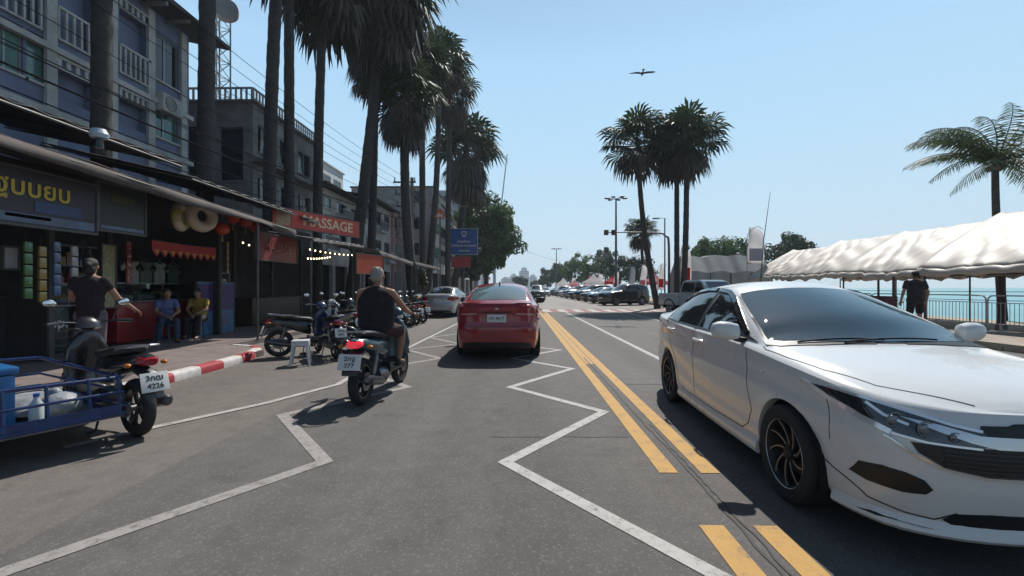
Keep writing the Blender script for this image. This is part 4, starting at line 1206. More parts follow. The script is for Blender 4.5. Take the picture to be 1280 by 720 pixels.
# ---------- sidecar scooter at the left edge ----------
rwp = gnd(172,545); hdg = rad(153)+YAW; hv = Vector((cos(hdg),sin(hdg),0)); c0_ = rwp+hv*.64
M_DKB = paintm('black_red_bike_paint', (0.012,0.010,0.012)); M_BLUEF = mat('blue_frame_paint', (0.010,0.035,0.13), .4, var=.3, scale=9, coat=.3)
side = scooter('sidecar_scooter', (c0_.x,c0_.y,0), hdg, 'black scooter with a blue tubular cargo sidecar, parked at the left edge', M_DKB, plate_txt=('3กฒ','4226'), basket=True)
def cage(root):
    b = MB(); x0,x1,ya_,yb_ = -.86,.95,.20,1.34
    for z,r_ in ((.30,.018),(.37,.010),(.49,.012),(.66,.017)):
        pts = [(x0,ya_,z),(x0,yb_-.12,z),(x0+.12,yb_,z),(x1-.1,yb_,z),(x1,yb_-.1,z),(x1,ya_,z)] if z < .6 else [(x0+.05,ya_,z-.05),(x0+.05,yb_-.12,z-.02),(x0+.18,yb_,z),(x1-.1,yb_,z+.04),(x1,yb_-.1,z+.04),(x1,ya_,z)]
        b.tube(pts,r_,7,closed=True)
    for x in (x0+.10,x0+.62,x0+1.12,x1-.06): b.tube([(x,yb_,.30),(x,yb_,.67)],.015,6)
    for y in (.22,.42,.68,.92): b.tube([(x0,y,.30),(x0+.04,y,.63)],.013,6)
    b.box(x0-.004,ya_+.02,.30,x0+.004,yb_-.12,.38)
    b.build('sidecar_cage', M_BLUEF, root)
    b = MB(); b.box(x0,ya_,.27,x1,yb_,.295); b.build('sidecar_floor', mat('grey_plywood',(0.16,0.15,0.14),.8,var=.4,scale=5), root, smooth=False)
    for x in (-.2,.55): b = MB(); b.tube([(x,.10,.32),(x,ya_,.31)],.02,6); b.build('sidecar_strut', M_BLUEF, root)
    b = MB(); b.tube([(.45,1.33,.29),(.45,1.45,.24)],.02,6); b.build('wheel_axle', M_BLUEF, root)
    bike_wheel(root, .45, .24, .09, False); wobj = [c for c in children(root) if c.name.startswith('wheel')][-1]
    wobj.location = (0,1.46,0)
    b = MB(); b.box(.10,.26,.60,.40,1.26,.615); b.build('sidecar_shelf', mat('grey_plywood',(0.16,0.15,0.14)), root, smooth=False) if False else None
cage(side)
def on(root, x, y, z):
    return root.matrix_basis @ Vector((x,y,z))
bpy.context.view_layer.update()
def cargo(name, label, x, y, z, parts, cat, rz=0, group=None):
    side_m = Matrix.Translation(c0_) @ Matrix.Rotation(hdg,4,'Z'); q = side_m @ Vector((x,y,z)); t = thing(name, q, hdg+rz, label, cat, group)
    for nm,mbf,m in parts: b = MB(); mbf(b); b.build(nm, m, t)
    return t
cargo('cool_box','bright blue cool box with a white disc standing in the sidecar at the left edge',-.52,1.08,.298,[('box_body',lambda b:b.box(-.22,-.26,0,.22,.26,.44,bev=.03),mat('bright_blue_plastic',(0.010,0.11,0.30),.4,coat=.3)),('lid',lambda b:b.box(-.235,-.275,.442,.235,.275,.50,bev=.02),mat('bright_blue_plastic',(0.010,0.11,0.30))),('white_disc',lambda b:b.lathe([(.0,.262),(.085,.262),(.085,.266),(0,.266)],20,Matrix.Translation((-.02,0,.22)) @ Matrix.Rotation(rad(-90),4,'X')),mat('sticker_white',(0.5,0.5,0.5),.6))],'cool box')
cargo('plastic_bag','white plastic bag lying in the sidecar next to the cool box',-.52,.50,.30,[('bag',lambda b:(b.ell((0,0,.10),(.16,.14,.11),14,9),b.ell((.05,.02,.19),(.06,.05,.06),10,6)),mat('white_bag',(0.25,0.27,0.29),.5,var=.3,scale=9,bump=.8,bscale=14))],'bag')
cargo('water_bottle','clear pale water bottle standing in the sidecar',-.70,.70,.30,[('bottle_body',lambda b:b.lathe([(0,0),(.045,0),(.045,.17),(.018,.215),(.018,.235)],14),mat('bottle_plastic',(0.45,0.50,0.52),.1,coat=.5)),('cap',lambda b:b.cyl((0,0,.236),(0,0,.26),.02,n=10),mat('cap_blue',(0.02,0.1,0.4),.4))],'bottle')
cargo('cloth_bundle','grey folded cloth bundle on the sidecar floor',-.25,.62,.30,[('folded_cloth',lambda b:b.loft([((-.2,0,.06),.12,.03,0),((-.1,0,.09),.20,.08,0),((.1,0,.10),.21,.09,0),((.22,0,.06),.10,.03,0)],16,2.5),mat('grey_cloth',(0.20,0.21,0.22),.9,var=.4,scale=6,bump=.6,bscale=12))],'cloth')
# ---------- white plastic stool ----------
g_ = gnd(376,456); st_ = thing('plastic_stool', (g_.x,g_.y,0), .35, 'white plastic stool standing on the asphalt before the parked scooters', 'stool')
M_STW = mat('white_plastic', (0.55,0.55,0.56), .45, var=.06, scale=8)
b = MB(); b.box(-.145,-.145,.425,.145,.145,.455,bev=.012); b.build('seat', M_STW, st_)
for sx in (-1,1):
    for sy in (-1,1):
        b = MB(); vs = []
        for z,o_,w_ in ((.425,.135,.055),(.25,.150,.045),(.0,.178,.034)):
            for (a,c) in ((0,0),(-w_,0),(-w_,-.012),(-.012,-.012),(-.012,-w_),(0,-w_)): vs.append((sx*(o_+a),sy*(o_+c),z))
        b.add(vs,[(6*i+j,6*i+(j+1)%6,6*(i+1)+(j+1)%6,6*(i+1)+j) for i in range(2) for j in range(6)]+[(0,1,2,3,4,5),(12,13,14,15,16,17)]); b.build('leg', M_STW, st_, ang=30)
b = MB()
for s_ in (-1,1): b.box(-.13,s_*.137-.008,.36,.13,s_*.137+.008,.424); b.box(s_*.137-.008,-.128,.36,s_*.137+.008,.128,.424)
b.build('apron', M_STW, st_, smooth=False)
# ---------- parked scooters ----------
pal = [('dark blue',(0.008,0.022,0.075)),('black',(0.010,0.010,0.011)),('dark red',(0.045,0.006,0.008)),('white',(0.33,0.33,0.33)),('grey',(0.10,0.105,0.11)),('teal',(0.008,0.035,0.04))]
PM = [paintm(n.replace(' ','_')+'_bike_paint',c) for n,c in pal]
def heading(p, deg): h_ = rad(deg)+YAW; return p.x,p.y,h_
p = gnd(349,446); x,y,h_ = heading(p,20)
s_a = scooter('scooter', (x+cos(h_)*.64,y+sin(h_)*.64,0), h_, 'black scooter parked side on behind the white stool', PM[1], group='parked scooters at the left kerb', plate_txt=('8กจ','512'))
p = gnd(420,449); x,y,h_ = heading(p,128)
s_b = scooter('scooter', (x+cos(h_)*.64,y+sin(h_)*.64,0), h_, 'dark blue scooter with white front cowl parked right of the white stool', PM[0], group='parked scooters at the left kerb', plate_txt=('5กน','890'), front_m=PM[0])
row_ = [(-4.5,11.6,140,3,'white scooter parked close behind the rider, left of his shoulder'),(-4.4,12.7,142,1,'black scooter just right of the rider, first of the tight row'),
        (-4.3,13.6,138,4,'grey scooter, second of the tight row right of the rider'),(-4.25,14.5,141,2,'dark red scooter, third of the tight row right of the rider'),(-4.2,15.4,139,1,'black scooter, fourth of the tight row right of the rider'),
        (-4.15,16.3,143,3,'white scooter, fifth of the tight row right of the rider'),(-4.1,17.2,138,5,'teal scooter, sixth of the tight row right of the rider'),(-4.05,18.1,141,1,'black scooter, last of the tight row before the silver car')]
for (X_,Z_,dg,ci,lb) in row_:
    q = W(X_,Z_); c = copy_tree(s_a, (q.x,q.y,0), rad(dg)+YAW, lb)
    recolor(c, ('tail_fairing','leg_shield','handlebar_cowl','front_mudguard'), PM[ci])
# ---------- people at the stalls ----------
M_DKTOP = mat('dark_plum_top', (0.016,0.010,0.014), .9, bump=.4, bscale=14); M_MAUVE = mat('mauve_trousers', (0.12,0.08,0.10), .9, var=.2, scale=9)
q = W(-5.98,6.3,.12)
JW = dict(hl=(0,.09,.90),hr=(0,-.09,.90),kl=(.03,.10,.48),kr=(.0,-.10,.48),al=(0,.10,.08),ar=(-.02,-.11,.08),sl=(-.02,.155,1.38),sr=(-.02,-.155,1.38),
          el=(.10,.24,1.14),er=(.06,-.29,1.13),wl=(.30,.16,1.08),wr=(.16,-.44,.98),head=(.02,0,1.585),girth=.98)
person('person', (q.x,q.y,q.z), rad(118), 'woman in a dark top standing at the green counter, one arm held out', JW, M_SKIN,
   [('shirt', shirt(sl=.30), M_DKTOP, .014),('trousers', pants(.55,.055), M_MAUVE, .010)], hair=[((-.03,0,.045),(.105,.088,.085)),((-.06,0,-.03),(.07,.075,.10)),((-.11,0,.02),(.05,.05,.05))], hair_m=M_DKHAIR, shoes=M_BLKCL)
def stool(x, y, z, label, m):
    t = thing('low_stool', (x,y,z), .2, label, 'stool', 'low stools on the pavement'); b = MB(); b.box(-.16,-.16,.37,.16,.16,.40,bev=.01); b.build('seat', m, t)
    for sx in (-1,1):
        for sy in (-1,1): b = MB(); b.tube([(sx*.13,sy*.13,.37),(sx*.16,sy*.16,0)],.016,6); b.build('leg', m, t)
M_STB = mat('blue_plastic', (0.02,0.07,0.20), .5)
def seated(q, rz, label, top, topn, leg, hairc=M_DKHAIR):
    J = dict(hl=(-.02,.09,.50),hr=(-.02,-.09,.50),kl=(.40,.13,.50),kr=(.38,-.16,.50),al=(.46,.13,.08),ar=(.30,-.20,.08),sl=(.06,.165,.95),sr=(.06,-.165,.95),
          el=(.20,.22,.72),er=(.20,-.22,.72),wl=(.38,.08,.64),wr=(.38,-.06,.62),head=(.15,0,1.14),girth=1.0)
    return person('person', (q.x,q.y,q.z), rz, label, J, M_SKIN, [(topn, shirt(sl=.45), top, .014),('trousers', pants(.9,.05), leg, .010)], hair=[((-.03,0,.045),(.104,.086,.082)),((-.055,0,-.02),(.07,.075,.09))], hair_m=hairc, shoes=M_BLKCL, headfwd=(1,0,-.35))
q = W(-8.35,10.7,.12); seated(q, rad(-40), 'person in a lilac blue top sitting low before the red counter, bent forward', mat('lilac_blue_cotton',(0.10,0.13,0.28),.9,var=.4,scale=18), 'shirt', mat('blue_denim',(0.035,0.055,0.10),.9,var=.3,scale=12)); stool(q.x,q.y,.12,'blue low stool under the person in lilac blue',M_STB)
q = W(-8.15,11.6,.12); seated(q, rad(-75), 'person in a yellow top sitting at the far end of the red counter', mat('yellow_cotton',(0.30,0.22,0.03),.9,var=.3,scale=12), 'shirt', mat('black_trousers',(0.02,0.02,0.022),.9)); stool(q.x,q.y,.12,'low stool under the person in yellow',M_STB)
# ---------- man on the promenade ----------
q = W(11.35,12.5,.14)
JM = dict(hl=(0,.10,.92),hr=(0,-.10,.92),kl=(.02,.12,.50),kr=(.02,-.12,.50),al=(0,.13,.08),ar=(0,-.13,.08),sl=(0,.20,1.42),sr=(0,-.20,1.42),
          el=(-.02,.30,1.14),er=(-.02,-.30,1.14),wl=(.06,.31,.90),wr=(.06,-.31,.90),head=(.02,0,1.625),girth=1.22)
person('person', (q.x,q.y,q.z), rad(80), 'man in a dark shirt standing under the tent edge at right, seen from behind', JM, M_SKIN,
   [('shirt', shirt(sl=.5), mat('dark_grey_cotton',(0.018,0.018,0.020),.9,bump=.4,bscale=14), .016),('shorts', shorts(), M_BLKCL, .012)], hair=[((-.03,0,.045),(.103,.086,.082)),((-.055,0,-.0),(.07,.075,.08))], hair_m=M_DKHAIR, shoes=M_BLKCL)
# ================= left side of the street =================
def onx(px, Xw): 
    k = (px-CX)/F*cos(YAW)-sin(YAW); return Xw/k     # depth at which the line X = Xw passes this column
def L(px, py, Xw):
    Z = onx(px,Xw); p = W((px-CX)/F*Z, Z); return Vector((Xw, p.y, hgt(py,Z)))
def wall_grid(mb, M, w_, h_, holes, th=0.2):
    """Wall in local x/y plane (0..w, 0..h), thickness towards -z, with real openings."""
    xs = sorted({0,w_}|{v for h in holes for v in (max(0,h[0]),min(w_,h[2]))}); ys = sorted({0,h_}|{v for h in holes for v in (max(0,h[1]),min(h_,h[3]))})
    def hole(x,y): return any(h[0]<x<h[2] and h[1]<y<h[3] for h in holes)
    for i in range(len(xs)-1):
        j = 0
        while j < len(ys)-1:
            if hole((xs[i]+xs[i+1])/2,(ys[j]+ys[j+1])/2): j += 1; continue
            k = j
            while k < len(ys)-1 and not hole((xs[i]+xs[i+1])/2,(ys[k]+ys[k+1])/2): k += 1
            a,b,c,d_ = xs[i],xs[i+1],ys[j],ys[k]
            vs = [(a,c,0),(b,c,0),(b,d_,0),(a,d_,0),(a,c,-th),(b,c,-th),(b,d_,-th),(a,d_,-th)]
            fs = [(0,1,2,3),(7,6,5,4)]
            if j == 0 or hole((a+b)/2,(ys[j-1]+ys[j])/2): fs.append((0,4,5,1))
            if k == len(ys)-1 or hole((a+b)/2,(ys[k]+ys[k+1])/2): fs.append((3,2,6,7))
            for (xx,q,f_) in ((a,i-1,(0,3,7,4)),(b,i+1,(1,5,6,2))):
                if q < 0 or q >= len(xs)-1: fs.append(f_)
                else:
                    m = (xs[q]+xs[q+1])/2
                    if any(hole(m,(ys[r]+ys[r+1])/2) for r in range(j,k)): fs.append(f_)
            mb.add(vs, fs, M); j = k
M_WFR = mat('window_frame_aluminium', (0.30,0.30,0.31), 0.4, metal=0.5)
M_WDK = mat('dark_window_glass', (0.015,0.018,0.02), 0.06, spec=0.6)
M_TEALG = mat('green_window_glass', (0.02,0.13,0.115), 0.15, spec=0.6, var=0.2, scale=2)
def window(root, M, x0, y0, x1, y1, glass=M_WDK, nm=1, back=0.10, fr=M_WFR):
    b = MB(); t = 0.045
    b.box(x0,y0,-back,x1,y0+t,-back+.05,M); b.box(x0,y1-t,-back,x1,y1,-back+.05,M)
    b.box(x0,y0+t,-back,x0+t,y1-t,-back+.05,M); b.box(x1-t,y0+t,-back,x1,y1-t,-back+.05,M)
    for k in range(1,nm+1):
        x = x0+(x1-x0)*k/(nm+1); b.box(x-.02,y0+t,-back+.003,x+.02,y1-t,-back+.045,M)
    o = b.build('window', fr, root, smooth=False)
    g = MB(); g.box(x0+.01,y0+.01,-back+.012,x1-.01,y1-.01,-back+.022,M); g.build('pane', glass, o, smooth=False)
    s_ = MB(); s_.box(x0-.06,y0-.06,-.02,x1+.06,y0-.002,.06,M); s_.build('sill', root_mat.get(root.name, M_WFR), o, smooth=False)
root_mat = {}
def railing(root, M, x0, x1, y0, y1, m, step=0.16, z=0.03, name='balcony_railing', wd=0.05):
    b = MB(); b.box(x0,y1-.06,z-.04,x1,y1,z+.05,M); b.box(x0,y0,z-.03,x1,y0+.05,z+.04,M)
    n = max(2,int((x1-x0)/step))
    for k in range(n+1):
        x = lerp(x0+wd/2,x1-wd/2,k/n); b.box(x-wd/2,y0+.05,z-.02,x+wd/2,y1-.06,z+.03,M)
    return b.build(name, m, root, smooth=False)

def building(name, label, cat, Xw, y0, y1, h, depth, wall_m, holes_px=None, roofm=None, group=None, eave=0.0, parapet=0.0):
    """Block whose street front stands at X = Xw, from y0 to y1. Local x runs away along the street."""
    t = thing(name, (Xw,y0,0), 0, label, cat, group); root_mat[t.name] = wall_m
    return t
def facade_M(): return frame((0,0,0),(0,1,0),(0,0,1))     # local x -> world +y, local y -> up, local z -> +x (street)

# ---- blue-grey apartment house ----
M_BLUEW = mat('blue_grey_render', (0.16,0.185,0.275), 0.9, var=0.22, scale=0.9, bump=0.2, bscale=30)
M_OFFW = mat('weathered_white', (0.42,0.41,0.40), 0.85, var=0.25, scale=2.0, bump=0.2, bscale=30)
M_CONC = mat('grey_concrete', (0.21,0.205,0.20), 0.9, var=0.35, scale=1.2, bump=0.3, bscale=20)
M_DKIN = mat('interior_shade_black', (0.012,0.011,0.011), 0.9)  # near-black colour carries the shade inside the openings
M_ROOFD = mat('dark_roof_sheet', (0.055,0.05,0.05), 0.7, var=0.3, scale=3)
XB = -11.3
y0 = 2.0; y1 = L(236,50,XB).y; zt = L(247,54,XB).z
b1 = thing('apartment_building', (XB,y0,0), 0, 'blue-grey apartment house with white balustrades and a green window, upper left', 'building', 'buildings along the left side'); root_mat[b1.name] = M_OFFW
M = facade_M(); wlen = y1-y0
def hol(pa,pb,t_,b_,X=XB,yo=None):
    yo = y0 if yo is None else yo
    a = L(pa,0,X).y-yo; c = L(pb,0,X).y-yo; return (a, L(pb,b_,X).z, c, L(pb,t_,X).z)
Wt = hol(190,223,60,114); Bt = hol(149,184,42,108); Wg = hol(188,222,148,181); Bg = hol(149,183,138,168)
B2 = hol(72,116,8,72); dz = Bt[1]
lw = hol(-40,29,84,118); lw = (max(.3,lw[0]), Wg[1]+.1, lw[2], Wg[3]+.35); lw2 = (hol(33,62,80,108)[0], lw[1], hol(33,62,80,108)[2], lw[3])
Bt = (Bt[0],Bt[1],Bt[2],Wt[3]-.02); B2 = (B2[0],Bt[1],B2[2],Bt[3])
B3 = (max(.4,B2[0]-3.4),Bt[1],B2[0]-.45,Bt[3]); Bg2 = (B2[0],Bg[1],B2[2],Bg[3])
Gw = (Bt[0]-3.5*0,2.6,Wt[2],3.6)
holes = [Wt,Bt,Wg,Bg,B2,lw,lw2,B3,Bg2]
b = MB(); wall_grid(b, M, wlen, zt, holes, 0.22); b.box(-8,-0.001,0,-0.23,wlen,zt-.02); b.build('wall', M_BLUEW, b1, smooth=False)
b = MB(); b.box(-.30,.1,Bg[1]-.3,-.24,wlen-.1,zt-.2); b.build('room_shade_panel', M_DKIN, b1, smooth=False)  # black panel painted as the shade of the rooms
window(b1, M, *Wt, nm=1); window(b1, M, *Wg, glass=M_TEALG, nm=1)
M_PALEG = mat('pale_green_glass', (0.12,0.22,0.20), 0.12, spec=0.6, var=0.35, scale=1.2)
window(b1, M, *lw, glass=M_PALEG, nm=2); window(b1, M, *lw2, glass=M_PALEG, nm=0)
for h_ in (Bt,B2,B3): railing(b1, M, h_[0]-.05, h_[2]+.05, h_[1]-.05, h_[1]+.78, M_OFFW, 0.17, .04)
for h_ in (Bt,B2,B3,Bg,Bg2):      # pierced screens over the openings
    railing(b1, M, h_[0]-.05, h_[2]+.05, h_[3]-.02, h_[3]+.30, M_OFFW, 0.2, .03, 'pierced_screen', .09)
b = MB()
for x in (Bt[0]-.25, Bt[2]+.08, Wt[2]+.15, B2[0]-.2, B2[2]+.1): b.box(x-.12, .0,0.002, x+.12, zt-.1, .09, M)
b.build('pilaster', M_OFFW, b1, smooth=False)
b = MB()
for z in (Bt[1]-.42,Bg[1]-.5): b.box(-.05,z,0.003,wlen+.05,z+.14,.14,M)
b.build('floor_band', M_OFFW, b1, smooth=False)
b = MB(); b.add([(-8,-.4,zt+1.9),(.85,-.4,zt-.02),(.85,wlen+.9,zt-.02),(-8,wlen+.9,zt+1.9),(-8,-.4,zt+2.02),(.87,-.4,zt+.10),(.87,wlen+.9,zt+.10),(-8,wlen+.9,zt+2.02)],[(0,3,2,1),(4,5,6,7),(0,1,5,4),(1,2,6,5),(2,3,7,6),(3,0,4,7)])
b.build('roof', M_ROOFD, b1, smooth=False)
for k in range(int(wlen/.9)): b = MB(); b.box(-.0,.2+k*.9,zt-.16,.80,.26+k*.9,zt-.05); b.build('rafter', M_CONC, b1, smooth=False)
# air conditioners on the building
def aircon(loc, rz, label):
    t = thing('air_conditioner', loc, rz, label, 'air conditioner', 'air conditioner boxes on the facades')
    b = MB(); b.box(0,-.4,0,.30,.4,.55,bev=.015); b.build('casing', M_OFFW, t)
    b = MB(); Mx = Matrix.Translation((.302,-.1,.28)) @ Matrix.Rotation(rad(90),4,'Y')
    b.lathe([(.22,0),(.22,.012),(.20,.012),(.20,0)],24,Mx,closed=True)
    for r_ in (.05,.10,.15): b.lathe([(r_,0),(r_,.008),(r_+.008,.008),(r_+.008,0)],20,Mx,closed=True)
    b.build('fan_grille', M_BLK, t)
    return t
aircon((XB+.01, L(205,0,XB).y, 6.9), 0, 'white air conditioner box under the top window of the blue-grey apartment house')

# ---- grey house with the roof terrace ----
XC = -10.9
c0 = L(316,128,XC); y2 = L(392,170,XC).y; zc_ = c0.z
b2 = thing('terrace_house', (XC,c0.y,0), 0, 'grey concrete house with a balustraded roof terrace, behind the leaning trunks', 'building', 'buildings along the left side'); root_mat[b2.name] = M_CONC
w2_ = y2-c0.y
hs = []
for k in range(3):
    a = .35+k*(w2_-.3)/3; hs += [(a,zc_-1.9,a+(w2_-.3)/3-.4,zc_-.75),(a,zc_-4.2,a+(w2_-.3)/3-.4,zc_-2.9)]
b = MB(); wall_grid(b, M, w2_, zc_, hs, .2); 
Ms = frame((-6,0,0),(1,0,0),(0,0,1))      # side wall facing the viewer
sh_ = [(4.6,zc_-3.2,5.6,zc_-1.0),(2.2,zc_-3.2,4.0,zc_-.9)]
wall_grid(b, Ms, 5.8, zc_, sh_, .2); b.box(-6,.25,0,-.25,w2_-.02,zc_-.1); b.build('wall', M_CONC, b2, smooth=False)
for h_ in hs: window(b2, M, *h_, nm=1)
window(b2, Ms, *sh_[0], nm=0, back=.12); window(b2, Ms, *sh_[1], glass=M_DKIN, nm=1, back=.12)
railing(b2, M, 0, w2_, zc_+.05, zc_+.62, M_OFFW, .22, .0, 'terrace_railing', .07)
railing(b2, Ms, 0, 6, zc_+.05, zc_+.62, M_OFFW, .22, .0, 'terrace_railing', .07)
b = MB(); b.box(-6.1,-.22,zc_-.02,.22,w2_+.1,zc_+.05); b.box(-.0,-.2,zc_-2.45,.55,w2_,zc_-2.32); b.build('floor_slab', M_CONC, b2, smooth=False)

# ---- long white shophouses, pink one at their end ----
M_CREAM = mat('cream_render', (0.48,0.45,0.42), 0.9, var=0.22, scale=1.4, bump=0.2, bscale=25)
M_PINK = mat('pink_render', (0.50,0.33,0.32), 0.9, var=0.15, scale=1.4)
def shophouse(label, X, ya, yb, h, wm, floors, bays, group='buildings along the left side', roof=True, side=True, awn=None):
    t = thing('shophouse', (X,ya,0), 0, label, 'building', group); root_mat[t.name] = wm
    w_ = yb-ya; hs = []; fh = (h-3.3)/floors
    for f_ in range(floors):
        for k in range(bays):
            a = w_*k/bays+.35; c = w_*(k+1)/bays-.35; z = 3.3+f_*fh
            hs.append((a,z+.75,c,z+fh-.45))
    gh = [(w_*k/bays+.2,.1,w_*(k+1)/bays-.2,2.7) for k in range(bays)]
    b = MB(); wall_grid(b, M, w_, h, hs+gh, .2)
    mS = frame((-7,0,0),(1,0,0),(0,0,1)); sh = [(5.0,3.3+f_*fh+.9,5.9,3.3+f_*fh+2.0) for f_ in range(floors)]
    wall_grid(b, mS, 6.8, h, sh, .2)
    b.box(-7,.25,0,-.45,w_,h-.1); b.build('wall', wm, t, smooth=False)
    b = MB(); b.box(-.42,.1,.1,-.40,w_-.1,2.8); b.build('shop_shade_panel', M_DKIN, t, smooth=False)  # black sheet stands in for the shaded shop interiors
    for i,h_ in enumerate(hs):
        window(t, M, *h_, nm=1, glass=M_WDK if (i*7)%3 else M_PALEG)
        if i%2 == 0: railing(t, M, h_[0]-.1, h_[2]+.1, h_[1]-.55, h_[1]+.2, M_OFFW if i%4 else M_WFR, .18, .45)
    b = MB()
    for i,h_ in enumerate(hs):
        if i%2 == 0: b.box(h_[0]-.15,h_[1]-.68,.003,h_[2]+.15,h_[1]-.56,.52,M)
    b.build('balcony_slab', wm, t, smooth=False)
    for s_ in sh: window(t, mS, *s_, nm=0)
    if roof:
        b = MB(); b.add([(-7.2,-.3,h+1.1),(.7,-.3,h-.05),(.7,w_+.3,h-.05),(-7.2,w_+.3,h+1.1),(-7.2,-.3,h+1.2),(.72,-.3,h+.05),(.72,w_+.3,h+.05),(-7.2,w_+.3,h+1.2)],[(0,3,2,1),(4,5,6,7),(0,1,5,4),(1,2,6,5),(2,3,7,6),(3,0,4,7)])
        b.build('roof', M_ROOFD, t, smooth=False)
    else:
        b = MB(); b.box(-7.1,-.1,h,.12,w_+.1,h+.12); b.build('roof', M_CONC, t, smooth=False)
    return t
XD = -10.9
ya = y2+.3; yb = L(452,0,XD).y
shophouse('cream three-bay shophouse with a dark eave behind the red banner', XD, ya, yb, 7.0, M_CREAM, 2, 3)
yc = L(487,0,XD).y
shophouse('off-white shophouse with balconies, just before the pink house', XD+.1, yb+.15, yc, 7.7, M_OFFW, 2, 3)
yd = L(512,0,XD).y
shophouse('pink-walled shophouse at the end of the white row', XD+.3, yc+.15, yd, 7.9, M_PINK, 2, 2, roof=False)
# white hotel rising behind
ht = thing('hotel', (-24.5,44,0), 0, 'white many-storeyed hotel block rising behind the row of trunks', 'building', 'buildings along the left side'); root_mat[ht.name] = M_OFFW
b = MB(); hs = [(1.0+k*3.2,3+f_*2.7,3.4+k*3.2,4.9+f_*2.7) for k in range(5) for f_ in range(5)]
wall_grid(b, M, 17, 17.2, hs, .3); mS = frame((-12,0,0),(1,0,0),(0,0,1)); hs2 = [(1+k*3.6,3+f_*2.7,3.4+k*3.6,4.6+f_*2.7) for k in range(3) for f_ in range(5)]
wall_grid(b, mS, 11.7, 17.2, hs2, .3); b.box(-12,.35,0,-.6,16.8,17); b.build('wall', mat('hotel_white',(0.50,0.50,0.50),0.85,var=0.1,scale=1), ht, smooth=False)
for h_ in hs: window(ht, M, *h_, nm=1)
for h_ in hs2: window(ht, mS, *h_, nm=1)
b = MB()
for f_ in range(5): b.box(-.1,2.75+f_*2.7,.003,17.1,2.9+f_*2.7,.7,M); 
b.build('balcony_slab', M_OFFW, ht, smooth=False)
b = MB(); b.box(-9,3,17,-4,9,19.6); b.box(-12.2,-.2,17.0,.2,17.2,17.18); b.build('roof', M_OFFW, ht, smooth=False)
# narrow grey-white block by the street sign, and the blue-grey tower behind
XE = -7.6; ye0 = L(540,0,XE).y; ye1 = L(566,0,XE).y
shophouse('narrow stained white four-storey block left of the blue sign', XE, ye0, ye1, L(552,248,XE).z, M_OFFW, 3, 3, roof=False)
tw = thing('office_tower', tuple(at(547,88)), 0, 'plain blue-grey tower block behind the narrow stained white block', 'building', 'buildings along the left side'); root_mat[tw.name] = M_BLUEW
b = MB(); hs = [(1+k*2.2,3+f_*3,2.4+k*2.2,4.6+f_*3) for k in range(3) for f_ in range(6)]
mS = frame((0,0,0),(1,0,0),(0,0,1)); wall_grid(b, mS, 8, hgt(238,88), hs, .3); b.box(0,.35,0,8,12,hgt(238,88)); b.build('wall', mat('tower_blue_grey',(0.26,0.31,0.38),0.8), tw, smooth=False)
for h_ in hs: window(tw, mS, *h_, nm=0)
# further fronts along the street up to the bend
for k,(ya_,yb_,hh,mm,lb) in enumerate(((52,62,8.5,M_CREAM,'cream shophouse half hidden by the big tree, first beyond the narrow block'),(63,80,7,M_OFFW,'low white shophouse behind the big tree, farther along'),(82,120,9,M_CREAM,'farthest cream shophouse of the left side'))):
    shophouse(lb, -8.5, ya_, yb_, hh, mm, 2, 3 if k < 2 else 5, roof=False)

# ---- awnings and stall roofs ----
M_AWN = mat('awning_canvas', (0.06,0.047,0.045), 0.85, var=0.3, scale=1.5, bump=0.3, bscale=12)
M_AWNL = mat('awning_edge_canvas', (0.075,0.060,0.056), 0.85, var=0.3, scale=3)
M_POST = mat('galvanised_post', (0.09,0.088,0.085), 0.6, metal=0.3, var=0.2, scale=8)
def awning(label, xf, xb, ya, yb, za, zb, rise, m=M_AWN, corr=False, valance=0.17, posts=(), group='awnings over the pavement', vm=None):
    t = thing('awning', (xf,ya,0), 0, label, 'awning', group); w_ = yb-ya; d_ = xb-xf
    n = max(8,int(w_/(.12 if corr else .5))); b = MB(); vs = []; nx = 6
    rnd = random.Random(int(abs(ya*100)))
    for i in range(n+1):
        y = w_*i/n; z = lerp(za,zb,i/n)
        for j in range(nx+1):
            q = j/nx; sag = -.06*sin(q*pi)*(1+.5*sin(i*.9)) if not corr else 0
            cz_ = .02*sin(i*pi/2*1.0) if corr else .02*sin(i*1.7+j)
            vs.append((d_*q, y, z+rise*q+sag+cz_))
    k = nx+1; b.add(vs,[(i*k+j,i*k+j+1,(i+1)*k+j+1,(i+1)*k+j) for i in range(n) for j in range(nx)])
    o = b.build('awning_sheet', m, t, fix=False); md = o.modifiers.new('s','SOLIDIFY'); md.thickness = .02; bake(o)
    if valance:
        b = MB(); vs = []; n2 = n*2
        for i in range(n2+1):
            y = w_*i/n2; z = lerp(za,zb,i/n2); wv = .03*noise.noise(Vector((i*.35,ya,0)))*3
            for (dx,dz) in ((0.0,0.0),(.012+wv*.5,-valance*.5),(.015+wv,-valance*(1+.35*noise.noise(Vector((i*.22,ya,5)))*2))): vs.append((dx,y,z+dz))
        b.add(vs,[(i*3+j,i*3+j+1,(i+1)*3+j+1,(i+1)*3+j) for i in range(n2) for j in range(2)])
        o = b.build('valance', vm or M_AWNL, t, fix=False, ang=12); md = o.modifiers.new('s','SOLIDIFY'); md.thickness = .006; bake(o)
    b = MB(); b.tube([(-.02,0,za-.04),(-.02,w_,zb-.04)],.025,6)
    for q in range(int(w_/1.6)+1):
        y = min(w_,q*1.6); z = lerp(za,zb,y/w_); b.tube([(-.02,y,z-.05),(d_,y,z+rise-.05)],.02,6)
    b.build('awning_frame', M_POST, t)
    for y in posts:
        b = MB(); z = lerp(za,zb,(y-ya)/w_); b.cyl((.0,y-ya,.10),(.0,y-ya,z-.04),.028,n=8); b.build('post', M_POST, t)
    return t
XA = -6.6
pa = L(0,160,XA); pb = L(370,288,XA)
